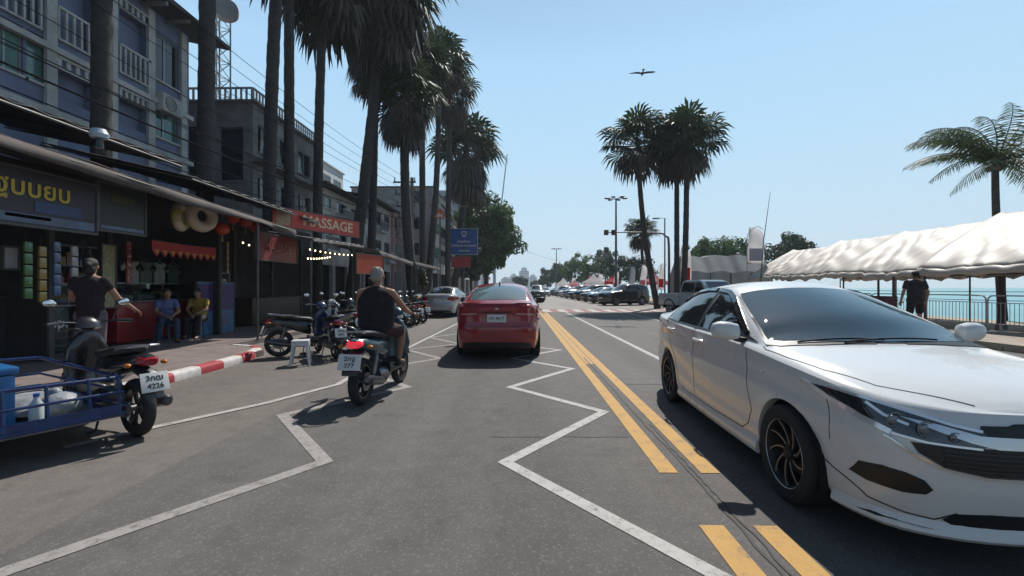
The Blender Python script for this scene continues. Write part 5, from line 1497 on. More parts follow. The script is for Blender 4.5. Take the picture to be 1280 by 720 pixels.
awning('long brown canvas awning over the food stalls, nearest on the left', XA, XA-3.4, .6, pb.y, pa.z+.1, pb.z, .75, posts=(L(322,0,XA).y,))
pc = L(372,292,XA+.4); pd = L(455,306,XA+.4)
awning('corrugated awning with string lights below the red banner', XA+.4, XA-3.0, pb.y+.2, pd.y, pc.z-.05, 3.05, .5, M_ROOFD, True, .10, posts=(pd.y-.2, pb.y+3.4))
pe = L(520,332,XA+.9)
awning('pale fabric awning before the utility pole', XA+.9, XA-2.2, pd.y+.3, pd.y+6.0, 2.9, 2.75, .6, mat('pale_awning',(0.22,0.21,0.20),0.8,var=0.25,scale=2), False, .2, posts=(pd.y+.6, pd.y+5.7))
awning('dark fabric awning farther along, past the pale one', XA+.9, XA-2.2, pd.y+6.4, pd.y+14, 2.8, 2.8, .6, mat('dark_awning',(0.06,0.07,0.065),0.8), False, .2, posts=(pd.y+7, pd.y+13))
# upper rusty roofs and clutter above the stalls
for i,(xf,xb,ya_,yb_,z,rs_,lb) in enumerate(((-7.4,-10.9,1.2,9.6,4.15,.75,'dark corrugated lean-to roof above the nearest awning'),(-7.4,-10.9,9.9,14.6,3.9,.8,'dark corrugated lean-to roof below the terrace house'),(-7.2,-9.3,15.0,19.5,3.75,.55,'short corrugated lean-to roof behind the red banner'))):
    awning(lb, xf, xb, ya_, yb_, z, z-.05, rs_, M_ROOFD, True, 0)
# ---- floor, back wall of the stalls ----
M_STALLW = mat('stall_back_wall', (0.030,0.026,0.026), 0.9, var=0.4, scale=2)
t = thing('stall_back_wall', (-9.85,0.5,0), 0, 'dark partition wall at the back of the food stalls', 'wall')
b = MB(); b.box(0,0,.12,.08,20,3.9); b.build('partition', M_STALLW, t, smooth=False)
b = MB()
for q in range(9): b.box(.08,.6+q*2.3,.12,.14,.72+q*2.3,3.7)
b.build('batten', M_ROOFD, t, smooth=False)
for i,(yy,lb) in enumerate(((7.6,'dark partition between the first and second stall'),(12.0,'dark partition beside the massage shop'))):
    t = thing('stall_partition', (-9.75,yy,0.12), 0, lb, 'wall', 'partitions between the stalls')
    b = MB(); b.box(0,0,0,1.5,.05,2.9); b.build('panel', M_STALLW, t, smooth=False)
    b = MB(); b.box(1.5,-.02,0,1.55,.07,2.95); b.build('post', M_ROOFD, t, smooth=False)

# ---- signs ----
def board(name, label, p, q, zb, zt, face_m, lines, cat='sign', group=None, frame_m=None, th=.05, blocks=()):
    """Upright board from ground point p to q (viewed side on the right of p->q reversed), with lettering (text, size, u, v, material)."""
    p = Vector((p[0],p[1],0)); q = Vector((q[0],q[1],0)); d_ = q-p; wl = d_.length; t = thing(name, (p.x,p.y,zb), atan2(d_.y,d_.x), label, cat, group)
    h_ = zt-zb; b = MB(); b.box(0,0,0,wl,th,h_); f_ = b.build('sign_panel', face_m, t, smooth=False)
    fr = MB(); e = .03
    fr.box(-e,-.015,-e,wl+e,th+.015,0); fr.box(-e,-.015,h_,wl+e,th+.015,h_+e); fr.box(-e,-.015,0,0,th+.015,h_); fr.box(wl,-.015,0,wl+e,th+.015,h_)
    fr.build('sign_frame', frame_m or M_POST, t, smooth=False)
    Mx = frame((0,-.003,0),(1,0,0),(0,0,1))
    for (x0,y0_,x1,y1_,m) in blocks:
        bb = MB(); bb.box(x0*wl,y0_*h_,-.002,x1*wl,y1_*h_,.004,Mx); bb.build('colour_field', m, t, smooth=False)
    for (s_,sz,u,v,m,sq) in lines:
        vv,ff = text_mesh(s_, sz, .003, True, sq); bb = MB(); bb.add(vv,ff,Mx @ Matrix.Translation((u*wl,v*h_,.008))); bb.build('lettering', m, t, smooth=False)
    return t
M_YLET = mat('yellow_lettering', (0.50,0.36,0.04), 0.6); M_WLET = mat('white_lettering', (0.62,0.58,0.55), 0.6)
M_BDARK = mat('dark_vinyl_print', (0.028,0.020,0.030), 0.5, var=0.4, scale=3)
M_LBL = mat('pale_blue_print', (0.10,0.13,0.20), 0.5, var=0.3, scale=5)
XS = -7.2
s0 = L(-60,208,XS); s1 = L(120,233,XS); sb = L(120,292,XS).z; st = L(120,233,XS).z
board('stall_sign', 'long dark stall sign with yellow Thai letters, hanging at far left', (XS,s0.y), (XS,s1.y), sb, st, M_BDARK,
  [('ฐบบยบ',.36,(L(43,0,XS).y-s0.y)/(s1.y-s0.y),.66,M_YLET,1.0)], group='signs under the awnings', blocks=((.02,.04,.98,.20,M_LBL),(.50,.26,.86,.46,mat('blue_print',(0.03,0.05,0.13),.5)),(.30,.12,.62,.18,M_WLET)))
s2 = L(124,0,XS); s3 = L(181,0,XS)
board('stall_sign', 'square black menu sign hanging right of the yellow-lettered sign', (XS,s2.y), (XS,s3.y), L(181,294,XS).z, L(181,242,XS).z, mat('black_vinyl',(0.015,0.018,0.016),.5), [], group='signs under the awnings', blocks=((.03,.03,.97,.10,M_LBL),(.25,.62,.75,.80,mat('dim_yellow_print',(0.05,0.045,0.01),.6))))
M_REDV = mat('red_banner_vinyl', (0.55,0.06,0.035), 0.55, var=0.15, scale=2); M_DRED = mat('dark_red_vinyl', (0.17,0.012,0.015), 0.55, var=0.2, scale=3)
M_GOLD = mat('cream_lettering', (0.75,0.55,0.36), 0.5)
p_ = at(341,14.2); q_ = at(449,17.8)
board('shop_banner', 'large orange-red banner reading MASSAGE above the corrugated awning', p_, q_, 3.42, 4.02, M_REDV,
  [('MASSAGE',.50,.60,.50,M_GOLD,1.12)], cat='banner', blocks=((.03,.10,.17,.90,mat('lotus_print',(0.42,0.26,0.16),.6,var=.5,scale=12)),(.175,.08,.18,.92,M_DRED)))
s4 = L(321,0,XS); s5 = L(371,0,XS)
board('shop_sign', 'dark red hanging sign lettered MASSAGE under the awning', (XS,s4.y), (XS,s5.y), L(371,329,XS).z, L(371,300,XS).z, M_DRED, [('MASSAGE',.34,.5,.5,mat('dim_red_lettering',(0.26,0.05,0.045),.5),.95)], group='signs under the awnings')
# orange-red blind at the end of the massage shop
p_ = at(446,15.9); q_ = at(479,17.6)
board('roller_blind', 'bright orange-red blind hanging at the end of the string lights', p_, q_, hgt(342,16.4), hgt(318,16.4), mat('orange_red_canvas',(0.42,0.055,0.02),.7,var=.2,scale=3), [], cat='blind')
# garland of red-yellow pennants
t = thing('pennant_garland', (-8.0, L(190,0,-8.0).y, L(190,300,-8.0).z), 0, 'red and yellow scalloped garland hanging over the fruit stall', 'garland')
yl = L(270,0,-8.0).y-t.location.y; b = MB(); n = 9
for k in range(n):
    a = yl*k/n; c = yl*(k+1)/n
    b.m(0); b.add([(0,a,0),(0,c,0),(0,c,-.22),(0.02,(a+c)/2,-.36),(0,a,-.22)],[(0,1,2,3,4)])
    b.m(1); b.add([(.012,a+.04,-.20),(.012,c-.04,-.20),(.03,(a+c)/2,-.31)],[(0,1,2)])
b.build('pennants', [mat('red_fabric',(0.33,0.02,0.02),.7), mat('orange_fabric',(0.45,0.20,0.02),.7)], t, smooth=False, fix=False)
b = MB(); b.tube([(0,0,.01),(0,yl/2,-.02),(0,yl,.01)],.012,5); b.build('cord', M_BLK, t)
# inflatable rings hanging under the awning
def ring(loc, R_, r_, mats, label, tilt):
    t = thing('swim_ring', loc, 0, label, 'swim ring', 'swim rings hanging under the awning')
    M_ = Matrix.Rotation(rad(90),4,'Y') @ Matrix.Rotation(tilt,4,'X'); b = MB(); n = 14; N_ = 36; vs = []
    for i in range(N_):
        a = 2*pi*i/N_; rr_ = r_*(1+.02*sin(a*9))
        for k in range(n): c = 2*pi*k/n; vs.append(((R_+rr_*cos(c))*cos(a),(R_+rr_*cos(c))*sin(a),rr_*sin(c)))
    for i in range(N_):
        b.m(0 if (i//6)%2 == 0 or len(mats) == 1 else 1)
        fs = [(i*n+k,i*n+(k+1)%n,((i+1)%N_)*n+(k+1)%n,((i+1)%N_)*n+k) for k in range(n)]
        b.f += [tuple(q for q in f_) for f_ in fs]; b.mi += [b.cur]*len(fs)
    b.v = [tuple(M_ @ Vector(v)) for v in vs]; b.build('inflated_ring', mats, t)
    b = MB(); b.tube([(0,0,R_),(0,.02,R_+.35)],.006,5); b.build('cord', M_BLK, t)
M_CRM = mat('cream_pvc', (0.50,0.42,0.30), 0.35, coat=.3); M_YEL = mat('dull_yellow_pvc', (0.36,0.30,0.09), 0.35, coat=.3)
g_ = L(252,270,-7.6); ring((g_.x,g_.y,g_.z), .26, .13, [M_CRM], 'big cream inflatable ring hanging under the awning', .3)
g_ = L(226,271,-7.75); ring((g_.x,g_.y,g_.z), .24, .10, [M_YEL,M_CRM], 'yellowish inflatable ring hanging left of the cream one', -.3)

# string lights: three small sagging runs of lit bulbs
M_BULB = mat('lit_bulb', (1,0.8,0.5), 0.4, emit=(1.0,0.78,0.45), estr=5.0)
def lights(pts, n, label, sag=.12):
    t = thing('string_lights', pts[0], 0, label, 'string lights', 'strings of small lit bulbs'); a = Vector(pts[0]); c = Vector(pts[1])-a
    cord = [c*(i/12)-Vector((0,0,sag*4*(i/12)*(1-i/12))) for i in range(13)]
    b = MB(); b.tube(cord,.005,4); b.build('cord', M_BLK, t)
    for k in range(n):
        q = (k+.5)/n; p = c*q-Vector((0,0,sag*4*q*(1-q)+.03))
        b = MB(); b.ell(p,(.022,.022,.026),8,6); b.build('bulb', M_BULB, t)
def A3(px,py,Z): v = at(px,Z); return (v.x,v.y,hgt(py,Z))
lights((A3(384,310,14.2),A3(452,318,17.4)),12,'upper run of warm string lights under the corrugated awning',.06)
lights((A3(383,322,14.0),A3(414,320,15.6)),9,'lower short run of warm string lights under the corrugated awning',.03)
lights((A3(300,300,13.0),A3(315,306,13.4)),2,'two warm bulbs beside the dark red massage sign',.02)

# ---- counters, posters, goods ----
def counter(label, x, y, ln, dp, h_, fm, topm=M_STEEL, glass=False, goods=None, cat='counter', txt=None, seed=1):
    t = thing('stall_counter', (x,y,.12), 0, label, cat, 'stall counters'); rnd = random.Random(seed)
    b = MB(); b.box(-dp,0,.04,0,ln,h_-.04,bev=.01); b.build('counter_front', fm, t)
    b = MB(); b.box(-dp-.03,-.03,h_-.038,.04,ln+.03,h_,bev=.006); b.build('counter_top', topm, t)
    if glass:
        b = MB()
        for (yy) in (0,ln/2,ln): b.box(-.03,yy-.012,h_,-.005,yy+.012,h_+.42)
        b.box(-dp,0,h_+.40,0,ln,h_+.425); b.build('display_frame', M_STEEL, t, smooth=False)
        b = MB(); b.box(-.022,.0,h_+.003,-.016,ln,h_+.40); g = mat('display_glass',(0.9,0.95,0.95),.02,trans=1.0); b.build('display_glass', g, t, smooth=False)
    if txt:
        vv,ff = text_mesh(txt[0], txt[1], .003, True); b = MB(); b.add(vv,ff,frame((.006,txt[2],txt[3]),(0,1,0),(0,0,1))); b.build('lettering', txt[4], t, smooth=False)
    return t
M_GRN = mat('dark_green_panel', (0.015,0.035,0.03), .4, coat=.2); M_GREYP = mat('grey_fridge_panel', (0.06,0.065,0.07), .4, coat=.3)
M_REDP = mat('red_panel', (0.30,0.012,0.018), .45, coat=.2)
XK = -9.0
kd = L(86,0,XK).y
k1 = counter('dark green stall counter lettered op., behind the standing woman', XK, L(28,0,XK).y, kd-L(28,0,XK).y, .7, .95, M_GRN, glass=True, txt=('op.',.30,.62,.60,M_WLET))
k2 = counter('tall grey drinks cabinet at the far left of the stalls', XK, L(28,0,XK).y-1.6, 1.5, .7, 1.15, M_GREYP)
k3 = counter('bright red stall counter behind the seated woman', XK, L(146,0,XK).y, L(250,0,XK).y-L(146,0,XK).y, .7, .98, M_REDP, glass=True)
v = MB(); v.add([(.008,1.15,.35),(.008,1.23,.55),(.008,1.30,.62),(.008,1.27,.42),(.008,1.20,.30)],[(0,1,2,3,4)]); v.build('leaf_motif', M_WLET, k3, smooth=False, fix=False)
cr = [('crate of green vegetables','vegetable_crate',(0.04,0.10,0.02)),('crate of mangoes','fruit_crate',(0.35,0.20,0.03)),('crate of bottles','bottle_crate',(0.10,0.14,0.16))]
rnd = random.Random(3)
def goods(x, y, z, kind, label, ln=.5):
    t = thing(kind[1], (x,y,z), 0, label, 'crate', 'goods on the stall counters')
    b = MB(); b.box(-.18,0,0,.18,ln,.03); b.box(-.18,0,0,-.165,ln,.13); b.box(.165,0,0,.18,ln,.13); b.box(-.165,0,0,.165,.015,.13); b.box(-.165,ln-.015,0,.165,ln,.13)
    b.build('tray', mat('blue_grey_tray',(0.10,0.14,0.17),.5), t, smooth=False)
    b = MB()
    for k in range(26): b.ell((rnd.uniform(-.13,.13),rnd.uniform(.05,ln-.05),.09+rnd.uniform(0,.09)),(.045,.05,.042),8,6,R=Matrix.Rotation(rnd.uniform(0,3),4,'X'))
    b.build('goods', mat(kind[1]+'_goods',kind[2],.5,var=.4,scale=9), t)
for k,(yy,zz) in enumerate(((.15,1.07),(.75,1.07))): goods(XK-.35, k1.location.y+yy, zz+.003, cr[k%3], ['tray of greens on the dark green counter, nearer one','tray of yellow fruit on the dark green counter, farther one'][k])
for k,yy in enumerate((.1,.75,1.4,2.0)): goods(XK-.35, k3.location.y+yy, 1.103, cr[(k+2)%3], ['nearest tray of bottles on the red counter','second tray on the red counter, greens','third tray on the red counter, yellow fruit','farthest tray on the red counter, bottles'][k])
# posters and menus
M_PUR = mat('purple_blue_print', (0.07,0.035,0.13), .5, var=.5, scale=4); M_BLU = mat('blue_print_b', (0.02,0.10,0.24), .5, color2=(0.10,0.22,0.32), scale=6)
XP = -8.4
board('poster_board', 'tall blue and purple poster board at the end of the red counter', (XP,L(247,0,XP).y), (XP,L(292,0,XP).y), .14, 1.55, M_BLU, [], cat='poster', group='posters and menu boards', blocks=((.02,.45,.98,.97,M_PUR),(.60,.15,.85,.40,M_LBL)))
board('menu_board', 'yellow and white price list hanging on the stall pillar', (-8.7,L(128,0,-8.7).y), (-8.7,L(144,0,-8.7).y), 1.0, 2.3, mat('pale_yellow_print',(0.30,0.27,0.14),.6,var=.4,scale=14), [], cat='menu', group='posters and menu boards')
board('menu_board', 'small white paper notice hanging over the grey cabinet', (-8.2,L(5,0,-8.2).y), (-8.2,L(22,0,-8.2).y), 1.72, 2.05, mat('paper_white',(0.42,0.42,0.43),.8), [], cat='menu', group='posters and menu boards')
# hanging clothes and lanterns inside the second stall
for k in range(5):
    px = 165+k*17; v = L(px,0,-9.3); t = thing('hanging_shirt', (v.x,v.y,2.02), 0, ['pale shirt hanging first from the left in the dark stall','grey-green shirt hanging second in the dark stall','dull white shirt hanging third in the dark stall','dark green shirt hanging fourth in the dark stall','pale grey shirt hanging fifth in the dark stall'][k], 'shirt', 'shirts hanging in the stall')
    c = [(0.35,.35,.32),(.12,.15,.11),(.3,.29,.27),(.05,.09,.05),(.25,.25,.25)][k]; b = MB()
    b.loft([((0,0,0),.12,.02,0)],12) if False else b.prism([(-.16,-.55),(.16,-.55),(.17,-.12),(.27,-.22),(.32,-.12),(.14,.03),(.05,.0),(-.05,.0),(-.14,.03),(-.32,-.12),(-.27,-.22),(-.17,-.12)],-.02,.02,frame((0,0,0),(0,1,0),(0,0,1)))
    b.build('cloth', mat('shirt_cloth_%d'%k,c,.9,var=.2,scale=8), t)
    b = MB(); b.tube([(0,-.12,.02),(0,0,.06),(0,.12,.02)],.006,5); b.tube([(0,0,.06),(0,0,.14)],.004,5); b.build('hanger', M_STEEL, t)
# massage shop: sandwich board, white basin boxes, plant pot
def sandwich(px, py, label):
    g = gnd(px,py,.12); t = thing('sandwich_board', (g.x,g.y,.12), rad(-70), label, 'sign'); b = MB()
    b.cbox((.14,0,.42),(.03,.5,.84),None,.004,ry=-.22); b.cbox((-.14,0,.42),(.03,.5,.84),None,.004,ry=.22); b.build('frame', M_GREYP, t)
    b = MB(); b.cbox((.165,0,.50),(.006,.42,.55),None,0,ry=-.22); b.build('notice', mat('notice_grey',(0.28,0.28,0.27),.6,var=.5,scale=16), t, smooth=False); return t
sandwich(352,398,'grey sandwich board standing before the massage shop')
for k,(px,py,w_,h_,lb) in enumerate(((308,398,.42,.32,'pale blue plastic box on the pavement left of the white one'),(326,398,.40,.42,'white box on the pavement before the massage shop'))):
    g = gnd(px,py,.12); t = thing('storage_box', (g.x,g.y,.12), .2, lb, 'box', 'boxes on the pavement'); b = MB()
    b.box(-w_/2,-w_/2,0,w_/2,w_/2,h_,bev=.02); b.build('tub', mat('pale_box_%d'%k,[(0.16,0.24,0.30),(0.42,0.44,0.46)][k],.5), t)
    b = MB(); b.box(-w_/2-.015,-w_/2-.015,h_,w_/2+.015,w_/2+.015,h_+.03,bev=.01); b.build('lid', mat('box_lid',(0.34,0.35,0.36),.5), t)
# massage shop counter deep in shade, chairs
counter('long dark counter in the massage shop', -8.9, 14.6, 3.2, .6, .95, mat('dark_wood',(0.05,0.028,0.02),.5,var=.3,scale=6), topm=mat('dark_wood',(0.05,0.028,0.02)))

# ---- clutter of the stalls ----
def bottle_m(i): return mat('drink_%d'%(i%5), [(0.25,0.03,0.02),(0.05,0.16,0.05),(0.30,0.20,0.04),(0.05,0.10,0.22),(0.30,0.30,0.30)][i%5], .25, coat=.6)
def shelf(x, y, ln, label, rows=3, seed=0):
    t = thing('goods_shelf', (x,y,.12), 0, label, 'shelf', 'shelves at the back of the stalls'); b = MB()
    for z in [.0+.42*k for k in range(rows+1)]: b.box(-.16,0,z+.9,.16,ln,z+.925)
    for yy in (0,ln-.04): b.box(-.16,yy,0,-.12,yy+.04,.9+.42*rows); b.box(.12,yy,0,.16,yy+.04,.9+.42*rows)
    b.build('shelf_frame', M_STEEL, t, smooth=False); rnd = random.Random(seed); n = int(ln/.13)
    for r_ in range(rows):
        for k in range(n):
            b = MB(); y_ = .08+k*.13; z_ = .926+.42*r_
            if (k//3+r_)%2: b.lathe([(0,0),(.045,0),(.045,.16),(.018,.22),(.018,.27),(0,.27)],8,Matrix.Translation((.08,y_,z_)))
            else: b.box(.0,y_-.055,z_,.12,y_+.055,z_+rnd.uniform(.14,.28))
            b.build('bottle' if (k//3+r_)%2 else 'packet', bottle_m(k//3+r_*2+seed), t)
shelf(-9.62, 8.2, 1.7, 'shelf of drink bottles behind the dark green counter', 3, 1)
shelf(-9.62, 12.7, 1.6, 'shelf of packets and bottles right of the blue poster board', 2, 2)
shelf(-9.62, 5.4, 1.9, 'shelf of snacks at the very left behind the grey cabinet', 3, 3)
def lantern(px, py, X, label):
    v = L(px,py,X); t = thing('paper_lantern', v, 0, label, 'lantern', 'red paper lanterns under the awning'); b = MB()
    b.lathe([(.05,-.15),(.13,-.10),(.17,0),(.13,.10),(.05,.15)],16); b.build('paper_globe', mat('red_paper',(0.42,0.04,0.02),.6), t)
    b = MB(); b.cyl((0,0,.15),(0,0,.55),.005,n=4); b.cyl((0,0,-.32),(0,0,-.15),.02,.006,6); b.build('cord_and_tassel', mat('gold_thread',(0.40,0.22,0.03),.6), t)
for k,(px,py) in enumerate(((307,277),(318,283),(291,272),(278,286))): lantern(px,py,-7.5,'red paper lantern, %s from the left under the awning'%('third','fourth','second','first')[k])
def snackstrip(px, py, X, m, label):
    v = L(px,py,X); t = thing('snack_strip', v, .2, label, 'snacks', 'strips of snack bags hanging in the stalls')
    for k in range(5): b = MB(); b.box(-.01,-.07,-.19*k-.17,.03,.07,-.19*k,bev=.008); b.build('snack_bag', m, t)
    b = MB(); b.cyl((-.014,0,-.9),(-.014,0,.15),.004,n=4); b.build('cord', M_BLK, t)
for k,px in enumerate((34,52,70,92,160,272,284)):
    snackstrip(px, 302+6*(k%2), -8.0 if k < 4 else -8.6, bottle_m(k+1), 'hanging strip of snack bags, %s from the left in the stalls'%['first','second','third','fourth','fifth','sixth','seventh'][k])
def pfan(px, py, X, label):
    v = L(px,py,X); t = thing('wall_fan', v, .4, label, 'fan', 'fans in the stalls'); b = MB(); Mx = Matrix.Rotation(rad(90),4,'Y')
    for r_ in (.06,.11,.16,.20): b.lathe([(r_,0),(r_,.01),(r_+.006,.01),(r_+.006,0)],24,Mx,closed=True)
    for k in range(12): a = k*pi/6; b.tube([(.005,.0,0),(.005,.20*cos(a),.20*sin(a))],.003,4)
    b.build('guard', M_STEEL, t); b = MB(); b.ell((-.06,0,0),(.08,.05,.05),10,6); b.tube([(-.1,0,0),(-.12,0,-.3)],.015,6); b.build('motor', M_BLK, t)
pfan(104,312,-9.4,'round fan in the dark above the standing woman'); pfan(340,345,-9.4,'round fan deep inside the massage shop')
# white and blue lamp globe strapped to the nearest palm trunk
v = L(124,168,-6.75); t = thing('awning_lamp', v, 0, 'white and blue globe lamp on the awning edge in front of the nearest palm', 'lamp'); b = MB()
b.lathe([(0,.10),(.09,.08),(.13,.0),(.11,-.06),(0,-.07)],18); b.build('shade', mat('lamp_pale_blue',(0.40,0.48,0.55),.4), t); b = MB(); b.cyl((0,0,-.22),(0,0,-.07),.06,.05,8); b.build('socket', M_BLK, t)
# ================= palms =================
M_PALMG = leafmat('fan_palm_leaf', (0.020,0.034,0.013), (0.050,0.075,0.026), tr=.25, scale=1.5)
M_PALMD = leafmat('dead_palm_leaf', (0.040,0.030,0.022), (0.085,0.064,0.045), tr=.12, scale=2.0)
M_COCO = leafmat('coconut_leaf', (0.030,0.052,0.014), (0.085,0.11,0.035), tr=.35, scale=1.5)
M_BARK = mat('palm_bark', (0.050,0.044,0.040), 0.95, var=0.4, scale=7, bump=0.9, bscale=9)
def fan(mb, o, d, size, rnd, pet=0.9, droop=0.0):
    """One fan leaf: stalk, then ribs spreading nearly all round, pointed, slightly folded."""
    o = Vector(o); d = Vector(d).normalized()
    s_ = d.cross(Vector((0,0,1)))
    if s_.length < .05: s_ = Vector((1,0,0))
    s_.normalize(); s_ = (Matrix.Rotation(rnd.uniform(-.6,.6),3,d) @ s_); u = s_.cross(d).normalized()
    c = o+d*pet; mb.tube([o,c],[.035,.018],4,False)
    n = 17; span = rad(rnd.uniform(120,150))
    for k in range(n):
        a = -span+2*span*k/(n-1)+rnd.uniform(-.04,.04); Ls = size*.94*(0.72+.28*cos(a*.75))*rnd.uniform(.85,1.08)
        dr = (d*cos(a)+s_*sin(a)); pl = Vector((0,0,-1))*droop
        tip = c+dr*Ls+(u*(-.22)+pl*(.9+rnd.uniform(0,.5)))*Ls*.5
        md = c+dr*Ls*.68+(u*(.04)+pl*.25)*Ls*.3; w_ = Ls*sin(span/(n-1))*.98
        sd = (s_*cos(a)-d*sin(a))
        mb.add([c,md+sd*w_*.5,tip,md-sd*w_*.5,md+u*w_*.22],[(0,1,4),(4,1,2),(0,4,3),(4,3,2)])
def fan_crown(seed, R_=2.7, green=46, dead=70, skirt=1.0):
    op = 1.0 if skirt > .7 else 1.12; rnd = random.Random(seed); g = MB(); dd = MB()
    for k in range(green):
        z = lerp(-.25,1.0,(k+.5)/green); a = k*2.399+rnd.uniform(-.2,.2); r_ = sqrt(max(.02,1-z*z))
        fan(g,(0,0,.2*z),(r_*cos(a),r_*sin(a),z+.05),R_*.50/op**.5*rnd.uniform(.85,1.15),rnd,R_*.50*op*rnd.uniform(.65,1.1),.2+.35*(1-z))
    for k in range(int(dead*skirt)):
        z = -rnd.uniform(.35,1.15); a = k*2.399; lv = -rnd.uniform(0,1.9)*skirt
        fan(dd,(.1*cos(a),.1*sin(a),lv),(cos(a)*.75,sin(a)*.75,z),R_*.46*rnd.uniform(.8,1.1),rnd,R_*.34*(1.0+lv*.20),.8)
    return g, dd
CROWN = []
def crown_data(i):
    while len(CROWN) <= i:
        k = len(CROWN); g,dd = fan_crown(40+k, skirt=[1.0,1.0,.5,.25][k%4], green=[46,42,36,34][k%4])
        og = g.build('crown', M_PALMG, None, smooth=False, fix=False); od = dd.build('dead_skirt', M_PALMD, None, smooth=False, fix=False)
        CROWN.append((og.data, od.data)); bpy.data.objects.remove(og); bpy.data.objects.remove(od)
    return CROWN[i]
def fan_palm(label, base, top, r0, r1, kind=0, s=1.0, bend=(0,0), rz=0, group='fan palms along the street'):
    """base and top in world space; the trunk curves between them."""
    base = Vector(base); top = Vector(top); t = thing('fan_palm', base, 0, label, 'palm tree', group)
    v = top-base; pts = []; rs = []; n = 70
    for i in range(n+1):
        q = i/n; p = v*q+Vector((bend[0],bend[1],0))*sin(q*pi)
        pts.append(p); rs.append(lerp(r0,r1,q)*(1.18 if i == 0 else 1.0)*(1+.05*(i%2)+.03*sin(i*1.3)))
    b = MB(); b.tube(pts, rs, 14); b.build('trunk', M_BARK, t, ang=60)
    gm, dm = crown_data(kind)
    for nm,me in (('crown',gm),('dead_skirt',dm)):
        o = bpy.data.objects.new(nm, me); COL.objects.link(o); o.parent = t; o.location = v; o.scale = (s,s,s); o.rotation_euler = (0,0,rz)
    return t
def pl_(px, Z, z): p = at(px,Z); return (p.x,p.y,z)
XPm = -10.15
def zx(px): return onx(px,XPm)
PALMS = [
 # base px, top px, top z, r0, r1, crown, scale, bend, label
 (126,129,17.5,.21,.19,0,1.3,(0,0),'nearest fan palm, thick dark trunk in front of the blue-grey apartment house'),
 (254,262,18.5,.24,.22,1,1.3,(.02,0),'second fan palm, straight trunk beside the corner of the blue-grey house'),
 (336,356,19,.25,.22,0,1.3,(-.2,0),'fan palm with a curved trunk, left one of the close pair before the terrace house'),
 (362,361,18.8,.22,.20,1,1.3,(0,0),'fan palm with a straight trunk, right one of the close pair before the terrace house'),
 (397,408,19.2,.24,.20,0,1.6,(-.15,.0),'fan palm above the red banner, its skirt cut by the top edge of the photo'),
 (437,484,19.4,.34,.27,1,1.6,(.0,.0),'leaning fan palm with the biggest dark skirt, above the end of the red banner'),
 (462,470,18.0,.28,.22,0,1.2,(.05,0),'straight fan palm crossing the leaning one'),
]
for i,(bp,tp,tz,r0,r1,k,s,bd,lb) in enumerate(PALMS):
    Z = zx(bp); b_ = pl_(bp,Z,.1); t_ = pl_(tp,Z+.2,tz); fan_palm(lb, b_, t_, r0, r1, k, s, bd, rz=i*1.3)
FAR = [(518,505,14.0,.34,.24,1,.95,(-.2,0),28,122,'fan palm by the utility pole with a round brown skirt'),
 (529,527,0,.26,.20,0,.95,(0,0),34,88,'tall fan palm just right of the one with the round brown skirt'),
 (533,549,0,.30,.20,3,1.15,(.3,0),38,82,'tall leaning fan palm with open green leaves, left of the orange warning sign'),
 (566,583,0,.34,.30,0,1.5,(.2,0),47,188,'big-skirted fan palm rising out of the broad green tree'),
 (559,562,0,.26,.20,2,1.05,(0,0),42,118,'fan palm with loose green leaves over the narrow white block')]
for i,(bp,tp,tz,r0,r1,k,s,bd,Z,py,lb) in enumerate(FAR):
    b_ = pl_(bp,Z,.05); t_ = pl_(tp,Z,hgt(py,Z)); fan_palm(lb, b_, t_, r0, r1, k, s*1.12, bd, rz=i*.9+.4)
RP = [(822,797,30,183,2,1.0,(-.25,0),.21,.14,'leaning fan palm, left one of the three across the road'),(846,846,31,182,2,.98,(0,0),.19,.15,'slim straight fan palm, middle one of the three across the road'),
      (853,858,29,180,2,1.0,(.1,0),.20,.15,'fan palm with the widest crown, right one of the three across the road'),(806,801,46,291,2,.72,(0,0),.18,.14,'small low fan palm behind the leaning one across the road')]
for i,(bp,tp,Z,py,k,s,bd,r0,r1,lb) in enumerate(RP):
    fan_palm(lb, pl_(bp,Z,.0), pl_(tp,Z,hgt(py,Z)), r0, r1, [3,2][i%2], s*1.06, bd, rz=i*1.7, group='fan palms across the road')

# coconut palm at right, its fronds blown to the left
def frond(mb, o, d, ln, rnd, droop, wind):
    o = Vector(o); d = Vector(d).normalized(); pts = [o]; p = o.copy(); dd = d.copy(); n = 14
    for i in range(n):
        dd = (dd+Vector((wind[0],wind[1],-droop))*(.05+.10*i/n)).normalized(); p = p+dd*(ln/n); pts.append(p)
    mb.tube(pts,[lerp(.035,.006,i/n) for i in range(n+1)],4,False)
    for i in range(1,n):
        for q in (0,.3,.65):
            c = pts[i].lerp(pts[i+1] if i < n else pts[i],q); t_ = (pts[i+1]-pts[i]).normalized(); s_ = t_.cross(Vector((0,0,1)))
            if s_.length < .05: s_ = Vector((1,0,0))
            s_.normalize(); f_ = i/n; L_ = ln*.20*sin(pi*(.12+.82*f_))*rnd.uniform(.8,1.1)
            for sd in (1,-1):
                dr = (s_*sd*.85+t_*.55+Vector((wind[0],wind[1],0))*.35+Vector((0,0,-.40-.5*rnd.random()))).normalized()
                w_ = t_*.028; m_ = c+dr*L_*.5; tp = c+dr*L_+Vector((0,0,-.12*L_))
                mb.add([c-w_*.6,c+w_*.6,m_+w_*.95,tp,m_-w_*.95],[(0,1,2,4),(4,2,3)])
